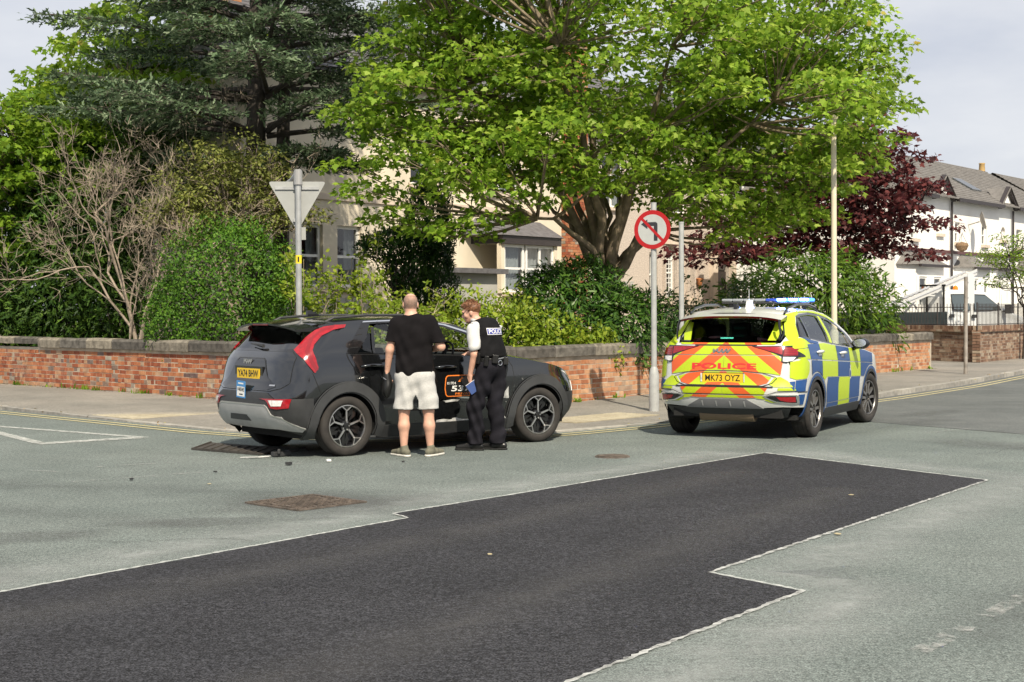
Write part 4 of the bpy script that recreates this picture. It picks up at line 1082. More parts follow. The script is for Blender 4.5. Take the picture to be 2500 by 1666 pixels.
# ------------------------------------------------------------------ marked police car
M_pw = pbr('white_car_paint', (0.60, 0.61, 0.59), 0.30, coat=0.8)
M_hy = pbr('fluorescent_yellow', (0.43, 0.56, 0.010), 0.42, coat=0.2, var=.04, vscale=60); M_bb = pbr('livery_blue', (0.008, 0.058, 0.21), 0.4, coat=0.2, var=.06, vscale=40); M_ho = pbr('fluorescent_orange', (0.66, 0.105, 0.02), 0.42, coat=0.25)
M_rtxt = pbr('red_lettering', (0.62, 0.03, 0.03), 0.4)
pol = empty('police_car', (2.973, 18.847, 0), R(62.26), 'police car with yellow and blue checks, orange chevrons and lit blue light bar', 'police car', 'cars on the road')
sh = Shell([(.18, -.52, .84, 3.40), (.30, -.70, .90, 3.5), (.42, -.80, .925, 3.58), (.52, -.835, .935, 3.61), (.62, -.855, .938, 3.62), (.66, -.85, .938, 3.62), (.70, -.825, .938, 3.61), (.86, -.80, .938, 3.57), (1.0, -.775, .93, 3.5), (1.13, -.735, .905, 3.5),
            (1.17, -.72, .89, 3.5), (1.20, -.645, .875, 3.5), (1.30, -.56, .825, 3.5), (1.45, -.455, .735, 3.5), (1.55, -.40, .67, 3.5), (1.62, -.36, .63, 3.5)], .48, 2.9, .75, 2.6, 3)
X, Q = (lambda x, z: sh.x(x, z)), (lambda q, z: sh.r(q, z))
beltp = [(-.33, 1.27), (-.1, 1.235), (.3, 1.195), (.8, 1.15), (1.3, 1.115), (1.75, 1.085), (2.05, 1.07)]
belt = lambda x: float(np.interp(x, [p[0] for p in beltp], [p[1] for p in beltp]))
ftop = lambda x: float(np.interp(x, [2.0, 2.4, 2.8, 3.2, 3.48], [1.07, 1.04, .985, .90, .83]))
roofz = lambda x: float(np.interp(x, [-.42, -.1, .3, .8, 1.2, 1.45, 1.65, 2.1], [1.515, 1.565, 1.59, 1.585, 1.545, 1.48, 1.40, 1.09]))
WB = 2.68
arcR = arc(0, .35, .405, 195, -10); arcF = arc(WB, .35, .405, 190, -12)
low = [Q(0, .40), Q(.5, .40), Q(.72, .41), X(-.40, .40)] + [X(*p) for p in arcR if p[1] > .3] + [X(.46, .33), X(1.3, .32), X(2.2, .33)] + [X(*p) for p in arcF if p[1] > .3] + [X(3.2, .3), (sh.bend[30], .3), (sh.bend[62], .83), X(3.47, .83), X(3.2, ftop(3.2)), X(2.8, ftop(2.8)), X(2.4, ftop(2.4)), X(2.06, 1.065)] + [X(*p) for p in beltp[::-1]] + [X(-.45, 1.20), Q(.66, 1.185), Q(.3, 1.18), Q(0, 1.18)]
cp = [X(-.33, 1.27), X(-.22, 1.40), X(-.08, 1.505), X(.1, 1.54), X(.1, 1.585), X(-.1, 1.565), X(-.30, 1.535), Q(.70, 1.46), Q(.70, 1.30), Q(.66, 1.185), X(-.45, 1.20)]
rail = [X(.1, 1.54), X(.5, 1.548), X(.9, 1.525), X(1.2, 1.475), X(1.45, 1.40), X(1.7, 1.27), X(2.0, 1.075), X(2.07, 1.075), X(1.72, 1.33), X(1.47, 1.465), X(1.2, 1.545), X(.8, 1.585), X(.3, 1.59), X(.1, 1.58)]
pm = PM(sh)
for poly in (low, cp, rail): pm.panel(poly, 0, .05); pm.panel([(-b, z) for b, z in poly][::-1], 0, .05)
pm.build('body', M_pw, pol)
b = MB(); b.b2((-.5, -.82, .24), (3.3, .82, .30)); b.b2((.44, -.82, .3), (2.2, .82, .45)); b.b2((-.44, -.62, .27), (.44, .62, .78)); b.b2((2.2, -.62, .27), (3.2, .62, .78)); b.b2((-.68, -.7, .27), (-.44, .7, .7)); b.build('underbody', M_under, pol)
b = MB(); b.b2((-.6, -.78, .76), (2.2, .78, .84)); b.build('cabin_floor', M_seat, pol)
b = MB(); b.tube([(-.62, -.35, .30), (-.62, .35, .30)], .085, 10); b.build('exhaust_silencer', pbr('dull_exhaust', (.20, .15, .10), .6, .4), pol, True)
for (sx, sy) in ((1.3, -.38), (1.3, .38), (.3, -.38), (.3, .38)): seat(pol, sx, sy, .60, M_seat)
b = MB(); b.box((1.9, 0, 1.0), (.45, 1.5, .2)); b.build('dashboard', M_seat, pol, bevel=.05)
b = MB(); T = Matrix.Translation((1.58, -.38, 1.10)) @ Matrix.Rotation(R(-65), 4, 'Y'); b.tube([T @ Vector((.18 * math.cos(2 * math.pi * k / 20), .18 * math.sin(2 * math.pi * k / 20), 0)) for k in range(21)], .015, 6); b.build('steering_wheel', M_seat, pol)
def roof_fn(u, v):
    x = -.44 + u * (1.52 + .44); y = (v - .5) * 2; w = sh.at(sh.x(max(x, -.36), roofz(x))[0], roofz(x)).y
    return (x + .10 * (1 - y * y) * u - .07 * (1 - y * y) * (1 - u), -w * y, roofz(x) + .045 * (1 - abs(y) ** 2.6))
grid('roof', roof_fn, 24, 20, M_pw, pol, True)
def hood_fn(u, v):
    x = 2.07 + u * (3.47 - 2.07); y = (v - .5) * 2; w = sh.at(sh.x(x, ftop(x))[0], ftop(x)).y
    return (x + .10 * (1 - y * y) * u, -w * y, ftop(x) + .002 + .05 * (1 - abs(y) ** 3))
grid('bonnet', hood_fn, 14, 14, M_hy, pol, True)
grid('windscreen', lambda u, v: ((2.07 + (1.53 - 2.07) * u) + .13 * (1 - (2 * v - 1) ** 2), -(.82 + (.64 - .82) * u) * (2 * v - 1), 1.085 + .385 * u + .04 * (1 - (2 * v - 1) ** 2)), 8, 12, M_glass, pol, True)
W_q = [X(-.30, 1.275), X(-.06, 1.49), X(.06, 1.505), X(-.04, 1.24)]
W_r = [X(-.015, 1.236), X(.09, 1.512), X(.5, 1.528), X(.78, 1.512), X(.70, 1.172)]
W_f = [X(.885, 1.152), X(.965, 1.497), X(1.2, 1.45), X(1.40, 1.385), X(1.62, 1.255), X(1.74, 1.105)]
W_s = [X(1.765, 1.10), X(1.67, 1.23), X(1.80, 1.165), X(1.93, 1.085)]
win = [X(-.33, 1.272), X(-.20, 1.41), X(-.07, 1.505), X(.09, 1.527), X(.5, 1.541), X(.85, 1.522), X(1.2, 1.466), X(1.45, 1.388), X(1.68, 1.265), X(1.97, 1.078)] + [X(*p) for p in beltp[5:0:-1]]
for sd in (1, -1):
    S = lambda poly: [(sd * b_, z) for b_, z in poly]
    for w in (W_q, W_r, W_f, W_s): panel(sh, 'window', S(w), M_glassd if w in (W_q, W_r) else M_glass, pol, -.010)
    pm = PM(sh)
    for s_ in strip(sh, S(win + win[:1]), .026) + strip(sh, S([X(-.028, 1.238), X(.075, 1.51)]), .03) + strip(sh, S([X(1.75, 1.10), X(1.64, 1.25)]), .022): pm.panel(s_, .002, .05)
    pm.panel(S([X(.69, 1.165), X(.775, 1.525), X(.815, 1.525), X(.725, 1.163)]), .002, .05); pm.panel(S([X(.855, 1.155), X(.935, 1.51), X(.97, 1.50), X(.89, 1.155)]), .002, .05)
    pm.build('window_frame', M_gloss, pol)
    panel(sh, 'pillar_vinyl', S([X(.735, 1.168), X(.823, 1.515), X(.927, 1.50), X(.847, 1.158)]), M_hy, pol, .004)
# doors: skins with gaps
dr = [X(-.02, 1.22), X(.3, 1.185), X(.79, 1.142), X(.80, .40), X(.50, .40), X(.47, .50)] + [X(*p) for p in arc(0, .35, .49, 26, 62, 5)] + [X(.12, .88)]
df = [X(.815, 1.140), X(1.3, 1.105), X(1.75, 1.077), X(1.97, 1.065), X(2.10, .98), X(2.13, .80), X(2.10, .40), X(.82, .40)]
gapw = .009
for sd in (1, -1):
    S = lambda poly: [(sd * b_, z) for b_, z in poly]
    for poly, hx, hz in ((dr, .16, 1.06), (df, 1.20, 1.02)):
        d = panel(sh, 'door', S(poly), M_pw, pol, .003, .05, None, .006); pm = PM(sh)
        for s_ in strip(sh, S(poly) + S(poly)[:1], gapw): pm.panel(s_, .0042, .06)
        pm.build('door_gap', pbr('pale_gap', (.45, .46, .45), .7), d)
        h = MB(); P = [sh.at(sd * X(hx + t, hz)[0], hz) + sh.nrm(sd * X(hx + t, hz)[0], hz) * o_ for t, o_ in ((-.11, .006), (-.08, .036), (.02, .042), (.10, .036), (.14, .006))]
        h.tube(P, [.011, .02, .022, .02, .011], 8); h.build('door_handle', M_pw, d, True)
        panel(sh, 'handle_cup', S([X(hx - .06, hz - .045), X(hx + .08, hz - .045), X(hx + .06, hz - .005), X(hx - .05, hz - .005)]), M_pw, d, .0105)
    # side livery: two rows of blocks with the white body showing between
    cols = [(-.64, -.24, 'y'), (-.24, .26, 'b'), (.26, .98, 'y'), (.98, 1.58, 'b'), (1.58, 2.12, 'y'), (2.12, 2.78, 'b')]
    sl = .16                                             # blocks lean forward towards the top
    M_ = {'y': M_hy, 'b': M_bb}; g_ = .006
    archR, archF = arc(0, .35, .475, 180, 0, 16), arc(WB, .35, .475, 180, 0, 16)
    def above(x):                                        # lower limit of a block at x: the arch line
        z = .40
        for cx in (0, WB):
            if abs(x - cx) < .475: z = max(z, .35 + math.sqrt(.475 ** 2 - (x - cx) ** 2))
        return z
    def block(x0_, x1_, zlo, zhi, mat, lean=True):
        n = 7; up, dn = [], []
        for k in range(n + 1):
            t = k / n; xm = x0_ + (x1_ - x0_) * t
            zt = zhi(xm) if callable(zhi) else zhi; zb = max(zlo(xm) if callable(zlo) else zlo, above(xm))
            if zt - zb < .012: zb = zt - .012
            o_ = sl * (zt - .95) if lean and zt > .95 else 0
            up.append(X(xm - o_ * .9, zt)); dn.append(X(xm, zb))
        panel(sh, 'livery_block', S(up + dn[::-1]), mat, pol, .0075, .04)
    midz = lambda x: .735 - .035 * (x - .5); wl = lambda x: .955 - .045 * (x - .3)
    def top(x): return min(belt(x) - .012, 1.235) if x < 2.0 else ftop(x) - .012
    for (a, c, k) in cols:
        a_, c_ = a + g_, c - g_
        block(a_, c_, lambda x: wl(x) + g_, (lambda x: 1.115) if k == 'y' and a < -.3 else (lambda x: min(top(x), 1.165)), M_[k])
        if a > -.3: block(max(a_, -.2), c_, lambda x: midz(x) + .004 if x > .4 else .70, lambda x: wl(x) - g_, M_[k])
    for (a, c, k) in ((.50, 1.04, 'b'), (1.04, 1.58, 'y'), (1.58, 2.10, 'b')):
        block(a + (.0 if a > 1 else g_), c, .405, lambda x: midz(x) - .004, M_[k], False)
    for (a, c, k) in ((.50, 1.04, 'b'), (1.04, 1.60, 'y'), (1.60, 2.08, 'b')): panel(sh, 'livery_block', S([X(a + .01, .395), X(c - .004, .395), X(c - .004, .345), X(a + .01, .345)]), M_[k], pol, .009, .04)
    panel(sh, 'sill_trim', S([X(.46, .335), X(2.22, .335), X(2.20, .22), X(.50, .22)]), M_blackp, pol, .01, .05, None, .02)
    # rear quarter, bumper corner, pillar
    panel(sh, 'livery_block', S([X(-.36, 1.10), X(-.62, 1.075), X(-.50, 1.01), X(-.40, .995), X(-.30, .94), X(-.33, .83), X(-.42, .755), Q(.86, .745), Q(.80, .77), Q(.795, .96), X(-.66, .955), X(-.55, .975)][2:]), M_hy, pol, .0075, .04)
    panel(sh, 'livery_block', S([X(-.425, .745), X(-.475, .60), X(-.66, .60), Q(.86, .605), Q(.86, .735)]), M_bb, pol, .0075, .04)
    panel(sh, 'livery_block', S([Q(.80, .72), Q(.855, .725), Q(.855, .605), Q(.82, .655)]), M_bb, pol, .0075, .04)
    panel(sh, 'livery_block', S([X(-.48, .565), X(-.60, .565), Q(.885, .56), Q(.885, .44), X(-.50, .44)]), M_bb, pol, .0075, .04)
    panel(sh, 'livery_block', S([X(-.345, 1.262), X(-.235, 1.40), X(-.10, 1.51), X(.08, 1.545), X(.08, 1.578), X(-.1, 1.558), X(-.28, 1.53), X(-.40, 1.40), X(-.50, 1.22), X(-.44, 1.205)]), M_hy, pol, .0075, .04)
    panel(sh, 'livery_block', S([X(-.56, 1.20), X(-.35, 1.245), X(-.1, 1.20), X(-.2, 1.13), X(-.58, 1.115), X(-.62, 1.16)]), M_hy, pol, .0070, .04)
    panel(sh, 'livery_block', S([X(-.31, 1.25), X(-.1, 1.222), X(.25, 1.185), X(.18, 1.16), X(-.18, 1.185)]), M_bb, pol, .0090, .04)
    panel(sh, 'livery_block', S([X(.11, 1.552), X(.5, 1.56), X(.9, 1.535), X(1.2, 1.488), X(1.45, 1.41), X(1.45, 1.435), X(1.2, 1.525), X(.8, 1.57), X(.3, 1.575), X(.11, 1.57)]), M_hy, pol, .0075, .04)
    pm = PM(sh)                                           # striped arch edge
    for r0, mat_i in ((.475, 0),):
        for k in range(14):
            a0, a1 = 188 - 14 * k, 188 - 14 * (k + 1)
            for cx in (0, WB):
                ring_ = [X(*p) for p in arc(cx, .35, .455, a0, a1, 3) + arc(cx, .35, .415, a1, a0, 3)]; pm.panel(S(ring_), .0085, .05)
    pm.build('arch_vinyl', M_bb, pol)
    for cx in (0, WB):
        pm = PM(sh)
        for k in range(14):
            a0, a1 = 192 - 14.4 * k, 192 - 14.4 * (k + 1); pm.panel(S([X(*p) for p in arc(cx, .35, .412, a0, a1, 3) + arc(cx, .35, .372, a1, a0, 3)]), .012, .05)
        pm.build('wheel_arch', M_blackp, pol)
    for cx in (0, WB):
        b = MB(); prof = [(.395 * math.cos(R(a)), .395 * math.sin(R(a))) for a in range(200, -21, -10)]; m = len(prof)
        b.add([(cx + p, -.90 * sd, .35 + q) for p, q in prof] + [(cx + p, -.55 * sd, .35 + q) for p, q in prof], [(i, i + 1, m + i + 1, m + i) for i in range(m - 1)])
        b.build('wheel_well', M_gap, pol, recalc=False)
    for cx, st_ in ((0, 0), (WB, R(-9))): wheel(pol, cx, -.815 * sd, .355, .355, .245, .238, -sd, st_, 'sport', [M_gloss, pbr('dark_alloy', (.30, .29, .28), .35, .8)])
    # crest on the front door
    cr = panel(sh, 'crest', S([X(1.58 + .045 * math.cos(t), .74 + .075 * math.sin(t)) for t in np.linspace(0, 2 * math.pi, 18)[:-1]]), M_pw, pol, .0095, .04)
    panel(sh, 'crest_field', S([X(1.58 + .030 * math.cos(t), .735 + .05 * math.sin(t)) for t in np.linspace(0, 2 * math.pi, 16)[:-1]]), M_bb, cr, .0105, .04)
    panel(sh, 'crest_crown', S([X(1.56, .815), X(1.60, .815), X(1.605, .86), X(1.59, .845), X(1.58, .87), X(1.57, .845), X(1.555, .86)]), M_pw, cr, .0098, .04)
# --- tail
def zone(nm, poly, off=.0075):
    """chevron vinyl cut to a zone of the tail, given from behind as (q, z)"""
    w, m = .205, 1.22
    for k in range(-7, 8):
        for sd in (1, -1):
            c0, c1 = (k - .5) * w, (k + .5) * w
            par = [(sd * (c0 + m * (1.12 - 0.2)), .2), (sd * (c1 + m * (1.12 - .2)), .2), (sd * (c1 + m * (1.12 - 1.3)), 1.3), (sd * (c0 + m * (1.12 - 1.3)), 1.3)]
            half_ = clip_convex(poly, [(0.0015 * sd, 0), (2 * sd, 0), (2 * sd, 2), (.0015 * sd, 2)])
            if len(half_) < 3: continue
            p_ = clip_convex(half_, par)
            if len(p_) >= 3: panel(sh, 'chevron_stripe', [Q(*q) for q in p_], M_ho if k % 2 == 0 else M_hy, pol, off, .05)
zone('a', [(-.60, 1.165), (.60, 1.165), (.63, 1.185), (-.63, 1.185)][::1])
zone('b', [(-.50, 1.14), (-.36, 1.148), (.36, 1.148), (.50, 1.14), (.66, 1.045), (-.66, 1.045)][::-1])
zone('c', [(-.665, 1.035), (.665, 1.035), (.72, .98), (.70, .80), (.5, .83), (.25, .85), (0, .856), (-.25, .85), (-.5, .83), (-.70, .80), (-.72, .98)])
zone('d', [(-.60, .775), (-.45, .815), (-.25, .838), (.25, .838), (.45, .815), (.60, .775), (.55, .70), (.45, .675), (-.45, .675), (-.55, .70)])
zone('e', [(-.56, .645), (.56, .645), (.52, .57), (-.52, .57)])
zone('f', [(-.50, .553), (.50, .553), (.42, .528), (.30, .522), (-.30, .522), (-.42, .528)])
for sd in (1, -1):
    S = lambda poly: [(sd * q, z) for q, z in poly]
    for p_ in ([(.63, .77), (.70, .78), (.78, .73), (.84, .655), (.64, .655), (.57, .69)], [(.68, .645), (.855, .645), (.87, .615), (.68, .615)], [(.47, .55), (.53, .552), (.56, .535), (.52, .51), (.42, .52)], [(.56, .515), (.66, .485), (.70, .465), (.60, .47), (.52, .50)]):
        panel(sh, 'livery_block', [Q(*q) for q in S(p_)], M_hy, pol, .0075, .05)
    tl_ = panel(sh, 'tail_light', [Q(*q) for q in S([(.34, 1.145), (.80, 1.150)])] + [(sd * X(-.58, 1.12)[0], 1.12), (sd * X(-.44, 1.035)[0], 1.035), (sd * X(-.43, 1.018)[0], 1.018), (sd * X(-.55, 1.01)[0], 1.01), (sd * X(-.66, .955)[0], .955)] + [Q(*q) for q in S([(.76, .945), (.70, .955), (.70, 1.03), (.50, 1.10)])], M_gloss, pol, .012, .04, None, .012)
    panel(sh, 'red_lamp', [Q(*q) for q in S([(.37, 1.138), (.70, 1.138), (.705, 1.045), (.55, 1.09)])], M_red, tl_, .0145, .04)
    panel(sh, 'red_lamp', [Q(*q) for q in S([(.715, 1.135), (.80, 1.13), (.855, 1.085), (.86, 1.035), (.715, 1.03)])], M_redd, tl_, .0145, .04)
    pm = PM(sh)
    for zz in (1.055, 1.082, 1.108):
        pm.panel([Q(*q) for q in S([(.73, zz), (.855, zz - .008), (.855, zz + .003), (.73, zz + .011)])], .0165, .04)
    pm.build('red_lamp', M_red, tl_)
    panel(sh, 'clear_lamp', [Q(*q) for q in S([(.715, 1.02), (.845, 1.015), (.82, .975), (.76, .96), (.715, .965)])], M_clear, tl_, .0145, .04)
    fg = panel(sh, 'reflector_lamp', [Q(*q) for q in S([(.50, .545), (.58, .562), (.87, .56), (.89, .55), (.885, .455), (.83, .45), (.64, .475), (.56, .51)])], M_chrome, pol, .012, .04, None, .01)
    panel(sh, 'lamp_recess', [Q(*q) for q in S([(.54, .54), (.60, .552), (.86, .548), (.865, .465), (.82, .465), (.66, .485), (.60, .51)])], M_gloss, fg, .0135, .04)
    panel(sh, 'red_lamp', [Q(*q) for q in S([(.66, .54), (.855, .538), (.855, .478), (.78, .478), (.70, .50)])], M_red, fg, .015, .04)
lb = panel(sh, 'tail_bar', [Q(*q) for q in [(-.40, 1.15), (-.40, 1.162), (.40, 1.162), (.40, 1.15)]], M_gloss, pol, .011)
sk = panel(sh, 'skid_plate', [Q(*q) for q in [(-.30, .505), (.30, .505), (.46, .42), (.50, .395), (-.50, .395), (-.46, .42)]], pbr('grey_skid', (.20, .20, .21), .45, .2), pol, .012, .05, None, .012)
for k in (-.27, -.09, .09, .27): panel(sh, 'skid_rib', [Q(*q) for q in [(k - .008, .485), (k + .012, .485), (k + .016, .42), (k + .002, .42)]], M_skid, sk, .016, .05)
panel(sh, 'lower_valance', [Q(*q) for q in [(-.80, .398), (.80, .398), (.74, .28), (-.74, .28)]], M_blackp, pol, .004)
gp = PM(sh)
for s_ in strip(sh, [Q(*q) for q in [(-.66, .76), (-.61, .70), (-.5, .665), (.5, .665), (.61, .70), (.66, .76)]], .010) + strip(sh, [Q(*q) for q in [(-.62, .655), (-.3, .655), (.3, .655), (.62, .655)]], .014) + strip(sh, [Q(*q) for q in [(-.88, .607), (-.66, .60), (-.56, .565), (.56, .565), (.66, .60), (.88, .607)]], .007) + strip(sh, [Q(*q) for q in [(-.65, .775), (-.48, .828), (-.25, .847), (.25, .847), (.48, .828), (.65, .775)]], .007) + strip(sh, [X(-.42, .592), X(-.5, .592), X(-.62, .598)], .010): gp.panel(s_, .0085, .05)
gp.build('tailgate_gap', M_gap, pol)
gls = [Q(*q) for q in [(-.60, 1.205), (-.3, 1.198), (.3, 1.198), (.60, 1.205), (.64, 1.30), (.575, 1.47), (.3, 1.482), (-.3, 1.482), (-.575, 1.47), (-.64, 1.30)]]
panel(sh, 'rear_window', gls, M_glassd, pol, .002)
for sd in (1, -1): panel(sh, 'livery_block', [Q(*(sd * q, z)) for q, z in [(.50, 1.215), (.60, 1.215), (.635, 1.30), (.585, 1.435), (.535, 1.44), (.53, 1.36)]], M_hy, pol, .006, .05)
pm = PM(sh)
for s_ in strip(sh, [Q(*q) for q in [(.60, 1.20), (.645, 1.22), (.66, 1.30), (.60, 1.47)]], .02) + strip(sh, [Q(*q) for q in [(-.60, 1.20), (-.645, 1.22), (-.66, 1.30), (-.60, 1.47)]], .02): pm.panel(s_, .009, .05)
pm.build('rear_window_frame', M_gloss, pol)
def sp_fn(u, v):
    y = (v - .5) * 2; return (-.64 + .06 * y * y + u * .25, -.665 * y, 1.505 - .035 * y ** 4 + .05 * u + .015 * (1 - y * y))
def sp_lo(u, v): p = sp_fn(u, v); return (p[0] + .02, p[1] * .985, p[2] - .024 - .03 * u)
grid('spoiler', sp_fn, 5, 18, M_pw, pol, True); grid('spoiler_underside', sp_lo, 5, 18, M_gloss, pol); grid('spoiler_lip', lambda u, v: [a + (c - a) * u for a, c in zip(sp_fn(0, v), sp_lo(0, v))], 1, 18, M_redd, pol)
for sd in (1, -1): grid('spoiler_end', lambda u, v, sd=sd: [a + (c - a) * u for a, c in zip(sp_fn(v, .5 + sd * .5), sp_lo(v, .5 + sd * .5))], 1, 5, M_gloss, pol)
for sd in (1, -1): b = MB(); b.tube([(-.60, -sd * .645, 1.47), (-.63, -sd * .66, 1.40), (-.63, -sd * .672, 1.30), (-.66, -sd * .655, 1.235)], [.016, .016, .014, .012], 6); b.build('spoiler_fin', M_gloss, pol, True)
# plate, letters, badge
plx = sh.at(*Q(0, .76)).x - .016; T = Matrix.Translation((plx, 0, .762)) @ TB
b = MB(); b.prism([(-.26, -.0555), (.26, -.0555), (.26, .0555), (-.26, .0555)], -.006, .002, T); npl = b.build('number_plate', M_yplate, pol)
text_obj('lettering', 'MK73 OYZ', .079, .45, T @ Matrix.Translation((0, 0, .003)), M_char, npl, .012)
b = MB(); b.prism([(-.275, -.078), (.275, -.078), (.275, .064), (-.275, .064)], -.02, -.007, T); b.build('plate_holder', M_blackp, pol)
for xa, xb in ((-.285, -.268), (.268, .28)): b = MB(); b.prism([(xa, -.05), (xb, -.05), (xb, .055), (xa, .055)], -.006, .004, T); b.build('plate_end', M_clear, pol)
shell_text(sh, 'lettering', 'POLICE', .072, .83, 0.0, .905, M_rtxt, pol, .0105, .03, 'r')
kia_badge(pol, Matrix.Translation((sh.at(*Q(0, 1.09)).x - .012, .03, 1.09)) @ TB, .225, M_silver)
panel(sh, 'window_sticker', [Q(-.105, 1.232), Q(.065, 1.232), Q(.065, 1.252), Q(-.105, 1.252)], pbr('sticker_green', (.05, .40, .31), .5, var=.5, vscale=60), pol, .006, .05)
# mirrors, rails, fin, aerials, front lamps
for sd in (1, -1):
    b = MB(); c_ = Vector((1.74, -sd * 1.045, 1.135))
    b.lathe([(.0001, -.07), (.09, -.062), (.118, -.01), (.10, .06), (.0001, .085)], 16, Matrix.Translation(c_) @ Matrix.Diagonal((.8, 1.05, .66, 1)) @ Matrix.Rotation(R(90), 4, 'Y'))
    b.tube([c_ + Vector((.03, sd * .06, -.05)), (1.80, -sd * .90, 1.05)], .028, 6); mr = b.build('door_mirror', M_gloss, pol, True)
    b = MB(); b.lathe([(.0001, -.0575), (.083, -.0575)], 16, Matrix.Translation(c_ + Vector((-.012, 0, 0))) @ Matrix.Rotation(R(9), 4, 'Y') @ Matrix.Diagonal((.8 * 1.02, 1.05, .66, 1)) @ Matrix.Rotation(R(90), 4, 'Y')); b.build('mirror_glass', M_chrome, mr, recalc=False)
    b = MB(); b.tube([(x, -sd * .615, roofz(x) + .03 + h_) for x, h_ in ((-.30, -.02), (-.18, .03), (.2, .045), (.7, .045), (1.05, .03), (1.2, -.02))], [.014, .02, .02, .02, .018, .012], 6); b.build('roof_rail', M_gloss, pol, True)
    panel(sh, 'headlight', [(sd * b_, z) for b_, z in [X(3.15, .86), X(3.35, .83), X(3.45, .74), X(3.40, .66), X(3.25, .76)]], M_clear, pol, .006, .05, None, .008)
b = MB(); b.prism([(-.09, 0), (.09, 0), (-.05, .075), (-.09, .07)], -.022, .022, Matrix.Translation((-.10, .06, 1.605)) @ Matrix.Rotation(R(90), 4, 'X')); b.build('roof_fin', M_gloss, pol)
b = MB(); b.prism([(-.11, 0), (.08, 0), (-.01, .10), (-.06, .10)], -.03, .03, Matrix.Translation((.05, -.06, 1.615)) @ Matrix.Rotation(R(90), 4, 'X')); b.tube([(.0, -.06, 1.7), (.0, -.06, 1.86)], .004, 5); b.build('aerial', M_pw, pol)
# light bar on its feet, the blue modules lit
b = MB()
for sd in (1, -1): b.box((.95, sd * .5, 1.645), (.12, .05, .07))
b.box((.95, 0, 1.688), (.22, 1.22, .024)); lbar = b.build('light_bar', M_blackp, pol, bevel=.01)
M_lens = pbr('smoked_lens', (.26, .28, .30), .2, coat=.5); M_blue_on = pbr('lit_blue_lamp', (.05, .15, .9), .2, emit=(.012, .07, 1.0, 13.0)); M_blue_hot = pbr('lit_blue_core', (.5, .7, 1), .2, emit=(.35, .6, 1.0, 45.0)); M_blue_off = pbr('blue_lens', (.02, .06, .4), .15, coat=.6)
for k in range(8):
    yc = .535 - k * .153; b = MB(); b.box((.95, yc, 1.725), (.22, .15, .038)); b.build('lamp_module', M_lens if k < 4 else M_blue_off if k == 4 else M_blue_on, lbar, bevel=.014)
    if k >= 5: b = MB(); b.box((.818, yc, 1.728), (.006, .11, .026)); b.build('lamp_core', M_blue_hot, lbar)
# ------------------------------------------------------------------ houses
M_cream = pbr('cream_render', (0.70, 0.62, 0.49), .9, var=.12, vscale=.9, bump=.15, bscale=30)
M_pebble = pbr('pebbledash', (0.50, 0.43, 0.37), .95, var=.22, vscale=26, bump=.7, bscale=38, detail=5)
M_stone = pbr('dressed_stone', (0.62, 0.52, 0.42), .85, var=.10, vscale=3)
M_wrend = pbr('white_render', (0.86, 0.84, 0.80), .9, var=.05, vscale=1.0)
M_trimw = pbr('white_window_paint', (0.82, 0.81, 0.78), .45)
M_slate = pbr('grey_slate', (0.115, 0.11, 0.115), .7, var=.25, vscale=7, bump=.3, bscale=18)
M_tile = pbr('brown_grey_tile', (0.155, 0.145, 0.135), .8, var=.22, vscale=5, bump=.3, bscale=14)
M_darkt = pbr('dark_painted_timber', (0.035, 0.028, 0.028), .5)
M_pane = glass_mat('window_glass', (.55, .58, .58), 1.6)
M_curt = pbr('net_curtain', (.62, .64, .66), .9, var=.08, vscale=20)
M_room = pbr('dark_room', (.05, .045, .04), .9)
M_plin = pbr('grey_plinth', (.40, .39, .36), .9, var=.1, vscale=2)
